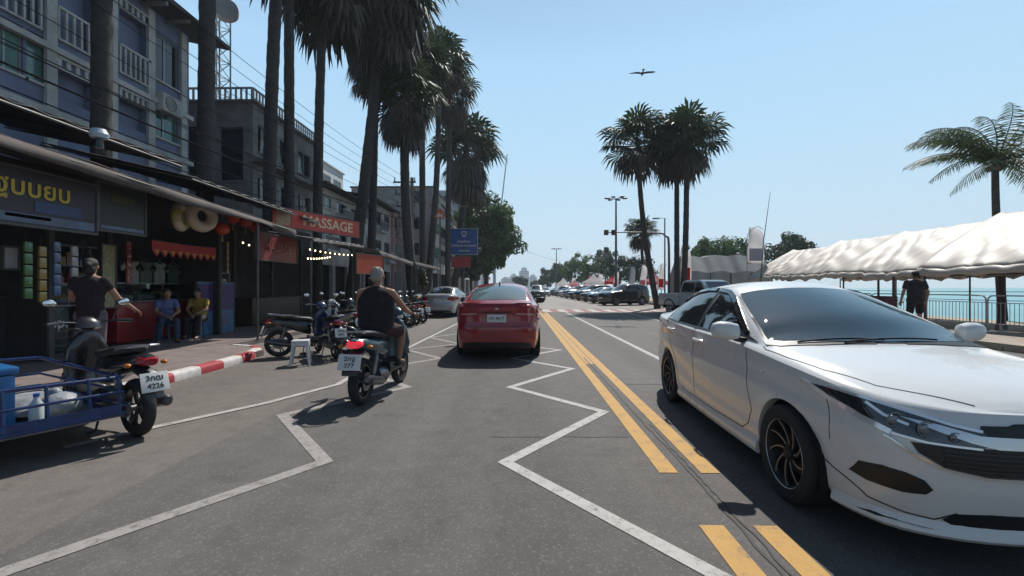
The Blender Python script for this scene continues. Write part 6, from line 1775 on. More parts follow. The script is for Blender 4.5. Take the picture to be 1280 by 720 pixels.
def coconut(label, px, Z, pyt, s=1.0):
    b_ = Vector(pl_(px,Z,0)); zt_ = hgt(pyt,Z); t = thing('coconut_palm', b_, 0, label, 'palm tree')
    b = MB(); pts = [Vector((-.25*sin(q*pi*.5)*s,0,zt_*q)) for q in [i/14 for i in range(15)]]; b.tube(pts,[.16-.04*i/14 for i in range(15)],12); b.build('trunk', M_BARK, t, ang=60)
    tp = pts[-1]; g = MB(); rnd = random.Random(9); wd = (-1.15,0.1)
    for k in range(27):
        a = k*2.399; z = lerp(-.05,2.8,(((k*11)%27)/26)**1.2); frond(g, tp, (cos(a),sin(a),z), 2.6*s*rnd.uniform(.85,1.1), rnd, 1.15, (wd[0]*.55,wd[1]))
    g.build('crown', M_COCO, t, smooth=False, fix=False)
    for k in range(6):
        a = k*1.05; b = MB(); b.ell((tp.x+.2*cos(a),tp.y+.2*sin(a),tp.z-.18),(.11,.11,.13),10,8); b.build('coconut', mat('coconut_husk',(0.09,0.06,0.03),.8), t)
coconut('coconut palm at far right, fronds blown over the tent roof', 1254, 19, 205, 1.35)

# ================= broadleaf trees =================
M_LEAFA = leafmat('broad_leaf', (0.030,0.065,0.012), (0.085,0.15,0.03), tr=.35, scale=.8)
M_LEAFB = leafmat('dark_broad_leaf', (0.020,0.038,0.014), (0.048,0.078,0.028), tr=.25, scale=.6)
M_TRUNK = mat('tree_bark', (0.07,0.055,0.045), 0.95, var=.3, scale=5, bump=.8, bscale=8)
def tree(label, px, Z, py_top, py_low, half_px, leaf=.22, m=None, nclump=60, per=70, group='trees beyond the street', seed=1, trunk=True, name='tree', depthk=1.0):
    m = m or M_LEAFA; rnd = random.Random(seed); b_ = Vector(pl_(px,Z,0)); t = thing(name, b_, 0, label, 'tree', group)
    zt_ = hgt(py_top,Z); zl_ = max(.3,hgt(py_low,Z)); R_ = half_px*Z/F; cz_ = (zt_+zl_)/2; hz = (zt_-zl_)/2
    cl = []
    for k in range(nclump):
        while True:
            p = Vector((rnd.uniform(-1,1),rnd.uniform(-1,1),rnd.uniform(-1,1)))
            if .28 < p.length < 1: break
        bul = .80+.32*noise.noise(p.normalized()*2.1+Vector((seed,0,0)))
        p = p*bul; cl.append(Vector((p.x*R_,p.y*R_*depthk,cz_+p.z*hz)))
    b = MB(); hr = max(.12,R_*.07)
    base = [Vector((0,0,0)),Vector((.05*R_,0,zl_*.6)),Vector((0,.05*R_,max(zl_*1.05,cz_-hz*.6)))]
    b.tube(catmull(base,4),[hr*1.5]+[hr*(1.2-.06*i) for i in range(8)],10)
    for c in cl[::max(1,nclump//9)]:
        b.tube(catmull([base[-1]*.9,base[-1].lerp(c,.5)+Vector((0,0,-.1*hz)),c],3),[hr*.6,hr*.5,hr*.4,hr*.3,hr*.2,hr*.12,hr*.05],6)
    b.build('trunk', M_TRUNK, t, ang=60)
    g = MB()
    for c in cl:
        rc_ = R_*rnd.uniform(.16,.30)
        for k in range(per):
            d_ = Vector((rnd.gauss(0,1),rnd.gauss(0,1),rnd.gauss(0,.75))); d_ = d_.normalized()*rc_*rnd.uniform(.35,1)**.5
            p = c+d_; n_ = (d_.normalized()+Vector((rnd.uniform(-.8,.8),rnd.uniform(-.8,.8),rnd.uniform(0,.9)))).normalized()
            a = n_.orthogonal().normalized(); a = Matrix.Rotation(rnd.uniform(0,6.28),3,n_) @ a; bb = n_.cross(a); L_ = leaf*rnd.uniform(.6,1.3)
            g.add([p-a*L_,p-bb*L_*.42,p+a*L_-n_*L_*.25,p+bb*L_*.42],[(0,1,2,3)])
    g.build('crown', m, t, smooth=False, fix=False)
    return t
tree('broad bright green tree overhanging the left kerb behind the blue sign', 606, 56, 238, 352, 45, .28, M_LEAFA, 150, 150, seed=5)
tree('smaller dark tree low behind the blue sign', 588, 50, 300, 356, 24, .22, M_LEAFB, 50, 70, seed=6)
tree('bushy dark climber round the foot of the utility pole', 524, 33, 330, 362, 13, .14, M_LEAFB, 26, 60, seed=16)
# right hand masses, near to far
RT = [(905,62,287,350,42,.30,M_LEAFA,60,80,'round-topped tree behind the white tents, left one'),(985,60,289,345,38,.28,M_LEAFB,50,80,'spreading tree behind the white tents, right one'),
 (868,70,300,352,22,.28,M_LEAFB,36,60,'dark tree between the fan palms and the tents'),
 (800,74,318,356,26,.28,M_LEAFB,40,60,'dark low tree behind the beach flags, nearest of that line'),(770,84,312,357,24,.3,M_LEAFB,40,60,'dark tree behind the beach flags, second of that line'),
 (742,95,315,358,22,.32,M_LEAFA,40,60,'mid green tree behind the beach flags, third of that line'),(718,112,318,358,22,.36,M_LEAFA,40,60,'lighter green tree, fourth of the line behind the flags'),
 (700,130,326,359,18,.4,M_LEAFB,40,60,'darker tree, fifth of the line behind the flags'),(684,150,333,359,14,.45,M_LEAFB,36,50,'farthest tree of the line behind the flags'),
 (756,120,306,340,16,.4,M_LEAFB,30,60,'tall dark tree rising over the line behind the flags')]
for i,(px,Z,pt,plw,hp,lf,mm,nc,pr,lb) in enumerate(RT): tree(lb, px, Z, pt, plw, hp, lf, mm, nc, pr, seed=20+i, group='trees across the road')
for i,(px,Z,pt,hp,lb) in enumerate(((650,170,345,12,'far tree at the end of the street, left of the skyline'),(668,210,350,10,'far low tree below the skyline towers'))):
    tree(lb, px, Z, pt, 359, hp, .5, M_LEAFB, 26, 50, seed=50+i)

# ================= utility pole and wires =================
M_CONCP = mat('concrete_pole', (0.16,0.155,0.15), .9, var=.2, scale=4); M_WIRE = mat('black_cable', (0.010,0.010,0.011), .95, spec=.05)
XW = -9.3
def upole(label, Z, px, h_):
    b_ = Vector(pl_(px,Z,0)); t = thing('utility_pole', b_, 0, label, 'utility pole', 'utility poles'); b = MB()
    b.tube([(0,0,0),(0,0,h_)],[.17,.11],8); b.build('pole', M_CONCP, t)
    for k,dz in enumerate((.35,1.15,1.95,2.7)):
        b = MB(); b.box(-1.25+.1*k,-.05,h_-dz,.25,.05,h_-dz+.10); b.build('crossarm', M_CONCP, t, smooth=False)
        for x in (-1.15+.1*k,-.45,.18):
            b = MB(); b.cyl((x,0,h_-dz+.10),(x,0,h_-dz+.38),.045,.03,8); b.build('insulator', mat('brown_insulator',(0.06,0.035,0.03),.3), t)
    return b_, h_
pz_, ph_ = upole('concrete utility pole with four crossarms beside the round-skirted palm', 29.5, 515, hgt(222,29.5))
def wires(label, a, c, sag, r_=.012, n=1, sp=.0, grp='overhead wires'):
    for k in range(n):
        t = MB(); aa = Vector(a)+Vector((sp*k,0,-.0*k)); cc = Vector(c)+Vector((sp*k,0,0)); pts = []
        for i in range(25):
            q = i/24; p = aa.lerp(cc,q); p.z -= sag*(1+.15*k)*4*q*(1-q); pts.append(p)
        t.tube(pts,r_,5); o = t.build('overhead_wire', M_WIRE, None, ang=60); tag(o, label, 'wire', grp)
wn = ['uppermost overhead wire crossing the sky behind the trunks','second overhead wire below the uppermost one','third overhead wire, above the roof of the terrace house','fourth overhead wire, just over the terrace railing']
for k,dz in enumerate((.0,.8,1.6,2.35)):
    for j,x in enumerate((-1.15+.1*k,-.45)[:2 if k < 2 else 1]):
        z = ph_-dz; wires(wn[k]+(', outer one of its pair' if j == 0 else ', inner one of its pair'), (XW+x*.8+.2, 1.0, z+.6-.25*k), (pz_.x+x, pz_.y, z), .55, .009)
tn = ['thick telephone cable slung above the awnings','slack black cable just under the thick telephone cable','black cable sagging lowest over the awning roofs','thin black cable above the telephone cable','lowest bundled cable near the apartment balconies']
for k,(zz,sg,rr_) in enumerate(((5.25,.5,.022),(5.05,.75,.013),(4.85,.9,.014),(5.6,.4,.010),(6.1,.9,.012))):
    wires(tn[k], (XW-.1*k,.5,zz+.3), (pz_.x-.2,pz_.y,zz+.6), sg, rr_)
wires('thin service wire running from the pole to the far side', (pz_.x,pz_.y,ph_-1.2), tuple(at(700,120))[:2]+(hgt(326,120),), .8, .02)
# lattice telecom tower with a round dish
def lattice(label, px, Z, ztop, w0):
    b_ = Vector(pl_(px,Z,0)); t = thing('telecom_tower', b_, .3, label, 'tower'); M_T = mat('tower_steel',(0.42,0.43,0.44),.5,metal=.3); b = MB()
    c = [(w0*cos(a),w0*sin(a)) for a in (0,2.094,4.189)]
    for x,y in c: b.tube([(x,y,0),(x,y,ztop)],.045,6)
    n = int(ztop/.9)
    for i in range(n):
        z0_,z1_ = ztop*i/n,ztop*(i+1)/n
        for k in range(3):
            p,q = c[k],c[(k+1)%3]; b.tube([(p[0],p[1],z0_),(q[0],q[1],z1_)],.022,4); b.tube([(p[0],p[1],z1_),(q[0],q[1],z1_)],.022,4)
    b.build('lattice_mast', M_T, t, ang=60)
    b = MB(); zd = hgt(22,Z); Mx = Matrix.Translation((.35,-.45,zd)) @ Matrix.Rotation(rad(80),4,'X') @ Matrix.Rotation(rad(14),4,'Y')
    b.lathe([(0,0),(.55,.03),(.60,.10),(.60,.42),(.58,.45),(0,.50)],28,Mx); b.build('dish', mat('dish_white',(0.50,0.50,0.50),.6,var=.1,scale=3), t)
    for k in range(3):
        b = MB(); a = k*2.1; b.box(.30,-.12,zd+1.4,.42,.12,zd+2.9,Matrix.Rotation(a,4,'Z')); b.build('antenna_panel', mat('dish_white',(0.5,0.5,0.5)), t)
    b = MB(); b.tube([(-.30,.2,0),(-.30,.2,ztop+1)],.03,5); b.build('cable_run', M_WFR, t)
lattice('white lattice telecom tower with a round dish behind the second palm trunk', 277, 24, 19, .42)

# ================= road signs at the left kerb =================
M_BLUES = mat('road_sign_blue', (0.012,0.075,0.27), .45, var=.08, scale=3)
Zs = 44; p_ = at(563,Zs); q_ = at(597,Zs)
t = board('road_sign', 'large blue information sign with a white crest and lines of writing', p_, q_, hgt(318,Zs), hgt(286,Zs), M_BLUES,
   [('เมืองพัทยา',.30,.5,.50,M_WLET,1.0),('ยินดีต้อนรับ ถนนชายหาด',.26,.5,.34,M_WLET,.95),('WELCOME',.22,.5,.14,M_WLET,1.0)], frame_m=M_WLET, th=.06)
b = MB(); b.cyl((1.3,.12,-hgt(318,Zs)),(1.3,.12,2.6),.07,n=10); b.build('sign_post', M_POST, t)
b = MB(); Mx = frame((1.35,-.004,2.02),(1,0,0),(0,0,1)); b.prism([(-.24,.26),(.24,.26),(.24,-.05),(.12,-.24),(0,-.32),(-.12,-.24),(-.24,-.05)],0,.006,Mx); b.build('crest', M_WLET, t, smooth=False)
b = MB(); b.prism([(-.17,.18),(.17,.18),(.17,-.03),(0,-.22),(-.17,-.03)],.0065,.012,Mx); b.build('crest_field', M_BLUES, t, smooth=False)
p_ = at(565,42); q_ = at(588,42)
board('shop_sign', 'red shop sign below the blue information sign', p_, q_, hgt(334,42), hgt(321,42), mat('red_sign_panel',(0.30,0.015,0.02),.5), [], cat='sign')
# triangular warning sign
p_ = at(550,36); t = thing('warning_sign', (p_.x,p_.y,0), 0, 'orange and white triangular warning sign on a tall post', 'sign'); zz = hgt(267,36)
b = MB(); b.cyl((0,.06,0),(0,.06,zz+.3),.05,n=8); b.build('sign_post', M_POST, t)
Mx = frame((0,0,zz),(1,0,0),(0,0,1))
b = MB(); b.prism([(-.48,-.33),(.48,-.33),(.0,.50)],0,.03,Mx); b.build('sign_panel', mat('signal_orange',(0.62,0.12,0.03),.5), t, smooth=False)
b = MB(); b.prism([(-.30,-.25),(.30,-.25),(.14,-.02),(.03,-.10),(-.10,.06)],.031,.038,Mx); b.build('sign_symbol', M_WLET, t, smooth=False)
p_ = at(569,46); t = thing('bracket_sign', (p_.x,p_.y,hgt(258,46)), 0, 'small white bracket lamp arm jutting from the leaves above the blue sign', 'bracket'); b = MB()
b.cyl((0,0,0),(1.25,0,.02),.035,n=6); b.build('arm', M_WFR, t); b = MB(); b.box(-.10,-.05,-.38,.0,.05,.38,bev=.02); b.build('lamp_head', M_WLET, t)
# ================= right side: promenade, tents, beach =================
M_DGR = mat('dark_grey_steel', (0.10,0.105,0.11), .5, metal=.3)
M_SEA = mat('sea_water', (0.10,0.30,0.33), .4, var=.15, scale=.05, bump=.6, bscale=1.6)
sea = struct(MB().sheet([(20.5,-40),(2600,-40),(2600,5000),(20.5,5000)], -0.012).build('sea', M_SEA, smooth=False)); sea.location.z = 0
M_SAND = mat('beach_sand', (0.36,0.30,0.22), .95, var=.2, scale=1.2, bump=.3, bscale=30)
struct(MB().sheet([(13.5,-40),(20.6,-40),(20.6,900),(13.5,900)], -0.006).build('beach', M_SAND, smooth=False))
kx = 10.9
pr = MB(); pr.box(kx,-10,-.02,14.2,80,.14); struct(pr.build('promenade', mat('promenade_paving',(0.30,0.255,0.21),.9,var=.25,scale=2.5,bump=.3,bscale=25), smooth=False))
kb = MB()
for k in range(86): kb.box(kx-.16,-9.9+k,-.02,kx-.005,-8.93+k,.165,bev=.012)
struct(kb.build('promenade_kerb', mat('weathered_kerb',(0.30,0.26,0.20),.9,var=.4,scale=3)))
# tents: sagging white sheets over steel frames
M_TENT = mat('white_tent_sheet', (0.50,0.455,0.405), .5, var=.10, scale=.7, bump=.0)
nt = M_TENT.node_tree; b_ = nt.nodes['Principled BSDF']; out = nt.nodes['Material Output']
tr_ = nt.nodes.new('ShaderNodeBsdfTranslucent'); tr_.inputs[0].default_value = (0.55,0.48,0.42,1); mx = nt.nodes.new('ShaderNodeMixShader'); mx.inputs[0].default_value = .22
nt.links.new(b_.outputs[0],mx.inputs[1]); nt.links.new(tr_.outputs[0],mx.inputs[2]); nt.links.new(mx.outputs[0],out.inputs['Surface'])
def tent(label, xa, xr, xb, ya, yb, ze, zr, seed, frame_=True, eave=True):
    t = thing('beach_tent', (xa,ya,0), 0, label, 'tent', 'white tents on the beach promenade'); rnd = random.Random(seed)
    w_ = yb-ya; n = 80; m_ = 60; vs = []; bays = max(1,round(w_/3.2))
    for i in range(n+1):
        y = w_*i/n; ph = (i/n*bays)%1; dip = 4*ph*(1-ph)
        for j in range(m_+1):
            q = j/m_; x = lerp(0,xr-xa,q*2) if q < .5 else lerp(xr-xa,xb-xa,(q-.5)*2)
            s_ = 1-abs(2*q-1); z = ze+(zr-ze)*(s_**.82)
            z -= dip*(.03+.04*s_)
            # tension folds running diagonally from the poles
            e_ = (1-ph if ph > .5 else ph)
            fold = abs(sin((s_*7+e_*13)*1.5+seed+noise.noise(Vector((x*.6,y*.6,seed)))*2.2))**.6*.060*min(1,e_*4)+sin((s_*13-e_*9)*1.6+seed*2)*.022
            fold += noise.noise(Vector((x*.5,y*.35,seed)))*.10
            z += fold*.9*(.35+.9*dip)*(1-.6*s_)+.05*math.exp(-(min(ph,1-ph)*14)**2)
            vs.append((x,y,z))
    k = m_+1
    b = MB(); b.add(vs,[(i*k+j,i*k+j+1,(i+1)*k+j+1,(i+1)*k+j) for i in range(n) for j in range(m_)])
    # valances at both eaves
    for j,s_ in ((0,-1),(m_,1)):
        v2 = []
        for i in range(n+1):
            p = vs[i*k+j]; v2 += [p,(p[0]+.03*s_+.02*sin(i*.9),p[1],p[2]-.12-.02*sin(i*1.7)),(p[0]+.02*s_+.03*sin(i*.7),p[1],p[2]-.24-.03*sin(i*.6))]
        b.add(v2,[(i*3+q,i*3+q+1,(i+1)*3+q+1,(i+1)*3+q) for i in range(n) for q in range(2)])
    o = b.build('tent_sheet', M_TENT, t, fix=False, ang=80); md = o.modifiers.new('s','SOLIDIFY'); md.thickness = .008; bake(o)
    for i in range(bays+1):
        y = w_*i/bays
        for x in (.05,xb-xa-.05):
            b = MB(); b.cyl((x,y,0),(x,y,ze-.02),.03,n=8); b.build('tent_pole', mat('rusty_steel',(0.10,0.06,0.045),.7,var=.4,scale=8), t)
    b = MB()
    for i in range(bays+1):
        y = w_*i/bays; b.tube([(.05,y,ze-.05),(xr-xa,y,zr-.08),(xb-xa-.05,y,ze-.05)],.022,6)
    b.tube([(.05,0,ze-.06),(.05,w_,ze-.06)],.022,6); b.tube([(xb-xa-.05,0,ze-.06),(xb-xa-.05,w_,ze-.06)],.022,6); b.tube([(xr-xa,0,zr-.09),(xr-xa,w_,zr-.09)],.022,6)
    b.build('tent_frame', mat('rusty_steel',(0.10,0.06,0.045)), t)
    return t
xe = 13.3
tent('nearest long white tent with tension folds, cut by the right edge', xe, 16.0, 18.8, 4.0, 15.1, 2.02, 3.86, 1)
tent('second long white tent, joining the nearest one over the standing man', xe+.2, 16.1, 18.8, 15.12, 22.6, 2.0, 3.74, 2)
tent('third white tent, short and farthest, ending behind the white sedan roof', xe+.3, 16.1, 18.9, 22.62, 26.5, 2.0, 3.6, 3)
# grey-white box tent with a rounded roof behind the sedan
t = thing('market_tent', tuple(at(862,30.5)), 0, 'grey-white box-shaped market tent with vertical side sheets behind the sedan roof', 'tent'); 
zr_ = hgt(318,31); w_ = 100/F*31; b = MB(); n = 40; vs = []
for i in range(n+1):
    for (yy,zz) in ((0,0),(0,1.9),(.1,2.5),(1.2,zr_),(2.8,zr_),(3.9,2.5),(4,1.9),(4,0)):
        vs.append((w_*i/n, yy+.05*sin(i*.9), zz+(.06*sin(i*.5) if zz > 2 else 0)-(0 if zz < 3 else .25*abs(i/n-.55))))
b.add(vs,[(i*8+j,i*8+j+1,(i+1)*8+j+1,(i+1)*8+j) for i in range(n) for j in range(7)]); b.add([vs[i] for i in range(8)],[tuple(range(8))]); b.add([vs[-8+i] for i in range(8)],[tuple(range(8))])
b.build('tent_sheet', mat('grey_tarpaulin',(0.30,0.30,0.29),.6,var=.12,scale=1), t, fix=True, ang=30)
b = MB()
for i in range(5): b.cyl((w_*i/4,-.06,0),(w_*i/4,-.06,2.4),.035,n=6)
b.build('tent_pole', M_POST, t)
# posts on the promenade
def wood_post(px, Z, pyt, r_, label, lean=0):
    b_ = Vector(pl_(px,Z,.0)); t = thing('promenade_post', b_, 0, label, 'post', 'posts on the promenade'); b = MB(); h_ = hgt(pyt,Z)
    b.tube([(0,0,.1),(lean,0,h_*.5),(lean*1.3,0,h_)],[r_*1.1,r_,r_*.95],10); b.build('shaft', mat('brown_post',(0.085,0.05,0.045),.85,var=.3,scale=6,bump=.4,bscale=20), t)
    b = MB(); b.lathe([(r_*1.5,.0),(r_*1.5,.16),(r_*1.1,.2)],12,Matrix.Translation((0,0,.02))); b.build('post_foot', M_CONC, t)
wood_post(1252, 14.4, 345, .10, 'thick brown post standing at the barrier row near the right edge')
wood_post(1117, 16.0, 346, .045, 'thin dark post left of the standing man')
wood_post(1098, 17.0, 350, .04, 'thinnest dark post, left of the thin one')
# crowd barriers
M_BARW = mat('barrier_white', (0.48,0.44,0.46), .5, metal=.2, var=.15, scale=8); M_BARP = mat('barrier_pink', (0.28,0.12,0.16), .5, var=.3, scale=5)
def barrier():
    t = thing('crowd_barrier', (0,0,0), 0, 'x', 'barrier', 'crowd barriers along the promenade'); b = MB()
    b.tube(catmull([(0,0,.12),(0,0,.85),(.0,.06,.99),(.0,.25,1.03),(0,1.75,1.03),(0,1.94,.99),(0,2.0,.85),(0,2.0,.12)],4),.02,7); b.tube([(0,0,.2),(0,2,.2)],.016,6); b.tube([(0,.0,.82),(0,2.0,.82)],.012,6); b.build('barrier_frame', M_BARW, t)
    b = MB()
    for k in range(1,17): b.cyl((0,k*.118,.2),(0,k*.118,.82),.009,n=5)
    b.build('bars', M_BARW, t)
    for y in (.35,1.65): b = MB(); b.box(-.30,y-.025,0,.30,y+.025,.03); b.box(-.02,y-.025,.03,.02,y+.025,.2); b.build('foot', M_BARW, t)
    return t
bar = barrier(); names = ['first','second','third','fourth','fifth','sixth','seventh','eighth','ninth','tenth','eleventh','twelfth']
for k in range(9):
    lb = '%s crowd barrier counted from the right edge, white railings before the beach'%names[k]
    yy = 9.4+k*2.15
    if k == 0: bar.location = (14.0,yy,.14); bar['label'] = lb
    else: copy_tree(bar, (14.0+.05*(k%3),yy,.14), rad([0,1.5,-1,2,-1.5][k%5]), lb)
for k,(ya_,lb) in enumerate(((16.6,'maroon cloth panel hung on the crowd barriers left of the thick post'),(19.0,'second maroon cloth panel hung on the barriers, farther left'))):
    b = MB(); n = 20; vs = []
    for i in range(n+1):
        for z in (.30,.6,.95): vs.append((.03*sin(i*1.1+z),2.1*i/n,z))
    b.add(vs,[(i*3+j,i*3+j+1,(i+1)*3+j+1,(i+1)*3+j) for i in range(n) for j in range(2)]); o = b.build('cloth_banner', mat('maroon_cloth',(0.13,0.03,0.045),.8,var=.5,scale=4), None, fix=False); o.location = (13.86,ya_,.14)
    tag(o, lb, 'banner', 'maroon cloths on the barriers'); md = o.modifiers.new('s','SOLIDIFY'); md.thickness = .006; bake(o)
# ropes over the water line
for k,z in enumerate((.98,1.32)):
    wires('dark rope strung above the barriers, %s one'%('lower','upper')[k], (18.7,8,z), (18.7,34,z), .08, .012, grp='ropes along the beach')
# beach flags
def flag(label, px, Z, py_top, py_bot, wpx, m, panel=None, lean=.0, txt=None):
    b_ = Vector(pl_(px,Z,.0)); zt_ = hgt(py_top,Z); zb_ = hgt(py_bot,Z); w_ = wpx/F*Z; t = thing('beach_flag', b_, 0, label, 'flag', 'feather flags along the promenade')
    b = MB(); pole = catmull([(-w_/2,0,0),(-w_/2,0,zt_*.6),(-w_/2+lean*.3,0,zt_*.9),(lean+.0,0,zt_+.02),(w_/2*.7+lean,0,zt_-.12)],6); b.tube(pole,.018,6); b.build('flagpole', M_WFR, t)
    n = 14; vs = []
    for i in range(n+1):
        q = i/n; z = lerp(zb_,zt_,q); x0 = -w_/2+.02+lean*q*q; ww = w_*(1 if q < .7 else sqrt(max(0,1-((q-.7)/.3)**2)*.96+.04)) 
        for j in range(4): vs.append((x0+ww*j/3, .05*sin(q*7+j), z))
    b = MB(); b.add(vs,[(i*4+j,i*4+j+1,(i+1)*4+j+1,(i+1)*4+j) for i in range(n) for j in range(3)]); o = b.build('sail', m, t, fix=False); md = o.modifiers.new('s','SOLIDIFY'); md.thickness = .006; bake(o)
    if panel:
        b = MB(); z0_ = zb_+(zt_-zb_)*.08; z1_ = zb_+(zt_-zb_)*.42; b.box(-w_*.40,-.10,z0_,w_*.38,-.07,z1_); b.build('print_field', panel, t, smooth=False)
M_FL = leafmat('flag_white', (0.70,0.68,0.69), (0.8,0.78,0.78), .7, .75); M_FLR = leafmat('flag_red', (0.50,0.04,0.05), (0.65,0.06,0.07), .7, .7); M_FLP = leafmat('flag_pink', (0.60,0.22,0.26), (0.7,0.3,0.32), .7, .7)
flag('tall white feather flag standing behind the pale box tent', 944, 27, 284, 330, 20, M_FL, mat('flag_grey_print',(0.30,0.30,0.36),.7), .1)
flag('white and red feather flag at the foot of the three palms', 857, 29, 308, 354, 13, M_FL, M_FLR, .05)
for i,(px,Z,pt,pb_,wp,mm,pp,lb) in enumerate(((803,38,331,364,8,M_FL,M_FLP,'white feather flag behind the dark parked car, right one'),(789,42,333,364,7,M_FL,None,'plain white feather flag left of that at the dark parked car'),(769,50,339,364,6,M_FL,M_FLP,'white feather flag above the second parked car'),
     (749,60,342,364,6,M_FL,M_FLR,'white and red feather flag above the third parked car'),(737,66,345,362,6,M_FLP,None,'pink feather flag in the far line'),(716,80,347,361,5,M_FL,None,'farthest small white feather flag'),(826,36,330,362,8,M_FL,M_FLR,'white and red feather flag beside the leaning palm foot'))):
    flag(lb, px, Z, pt, pb_, wp, mm, pp, .25)
def marquee(label, px, Z, wpx, pyt, pye, m):
    b_ = Vector(pl_(px,Z,0)); t = thing('beach_marquee', b_, 0, label, 'tent', 'small marquees in the distance'); w_ = wpx/F*Z; zt_ = hgt(pyt,Z); ze_ = hgt(pye,Z); b = MB()
    n = 8; vs = [(0,0,zt_),(0,0,zt_)] ; ring = []
    for j in range(5):
        q = j/4; r_ = w_/2*q; z = zt_-(zt_-ze_)*(q**.6)
        ring += [(-r_,-r_,z),(r_,-r_,z),(r_,r_,z),(-r_,r_,z)]
    ring += [(-w_/2,-w_/2,ze_-.3),(w_/2,-w_/2,ze_-.3),(w_/2,w_/2,ze_-.3),(-w_/2,w_/2,ze_-.3)]
    b.add(ring,[(j*4+k,j*4+(k+1)%4,(j+1)*4+(k+1)%4,(j+1)*4+k) for j in range(5) for k in range(4)]); b.build('canopy', m, t, ang=20)
    b = MB()
    for x in (-1,1):
        for y in (-1,1): b.cyl((x*w_/2*.97,y*w_/2*.97,0),(x*w_/2*.97,y*w_/2*.97,ze_),.04,n=6)
    b.build('tent_pole', M_POST, t)
marquee('far white marquee beyond the row of parked cars', 704, 88, 20, 347, 356, M_FL); marquee('red and pink far marquee right of the white one', 718, 78, 14, 350, 356, M_FLP)
marquee('white marquee with red front in the middle of the flags', 742, 58, 26, 342, 353, M_FL); marquee('red topped kiosk tent behind the flags', 765, 52, 16, 344, 352, M_FLR); marquee('pale pink marquee by the leaning palm', 818, 40, 26, 341, 352, M_FLP)
# mast lamps, signal mast
def hmast(label, px, Z, pyt, hw=.9, n=6):
    b_ = Vector(pl_(px,Z,0)); h_ = hgt(pyt,Z); t = thing('lamp_mast', b_, 0, label, 'street lamp', 'tall lamp masts across the road'); b = MB(); b.tube([(0,0,0),(0,0,h_)],[.16,.08],8); b.build('mast', M_DGR, t)
    for k in range(n):
        a = 2*pi*k/n; b = MB(); b.tube([(0,0,h_-.1),(hw*cos(a)*.7,hw*sin(a)*.7,h_+.05)],.03,5); b.ell((hw*cos(a),hw*sin(a),h_),(.32,.2,.10),10,6,R=Matrix.Rotation(a,4,'Z')); b.build('floodlight', M_BLK, t)
hmast('tall mast with a ring of floodlights left of the palms', 770, 46, 248); hmast('far tall lamp mast over the tree line', 695.5, 105, 311, 1.0); hmast('lamp mast standing between the two tall ones', 748, 70, 320, .5, 2)
b_ = Vector(pl_(836,33,0)); t = thing('signal_mast', b_, 0, 'grey signal mast with a curved arm reaching over the road', 'traffic light'); h_ = hgt(291,33); ax = (836-758)/F*33
b = MB(); b.tube(catmull([(0,0,0),(0,0,h_-.9),(-.25,0,h_-.25),(-1.0,0,h_),(-ax,0,h_+.05)],6),[.10-.0025*i for i in range(25)],10); b.build('curved_mast', M_DGR, t)
for x in (-ax,-ax+.55): 
    b = MB(); b.box(x-.16,-.12,h_-.16,x+.16,.12,h_+.22,bev=.02); o = b.build('signal_head', M_BLK, t)
    g = MB(); g.ell((x,-.125,h_+.03),(.09,.03,.09),12,8); g.build('signal_lens', M_LENSR, o)
b_ = Vector(pl_(831,35,0)); t = thing('street_lamp', b_, 0, 'square-armed grey street lamp pole beside the signal mast', 'street lamp'); h_ = hgt(273,35); b = MB(); b.tube([(0,0,0),(0,0,h_),(-.75,0,h_+.02)],[.07,.05,.04],8); b.build('pole', M_DGR, t); b = MB(); b.box(-.95,-.12,h_-.05,-.45,.12,h_+.04,bev=.02); b.build('lamp_head', M_BLK, t)
b_ = Vector(pl_(757,62,0)); t = thing('signal_head_post', b_, 0, 'far dark traffic light on a post above the tree line', 'traffic light'); h_ = hgt(309,62); b = MB(); b.cyl((0,0,0),(0,0,h_),.06,n=8); b.build('pole', M_DGR, t); b = MB(); b.box(-.22,-.2,h_-.9,.22,.2,h_,bev=.03); b.build('signal_head', M_BLK, t)
b_ = Vector(pl_(958,25,0)); t = thing('antenna_rod', b_, 0, 'thin leaning rod sticking up beside the tall white feather flag', 'rod'); b = MB(); b.tube([(-.45,0,0),(-.15,0,hgt(300,25)),(.22,0,hgt(240,25))],[.03,.025,.010],6); b.build('shaft', M_BLK, t)
b = MB(); b.cbox((-.45,0,.08),(.4,.4,.16),None,.02); b.build('foot', M_CONC, t)

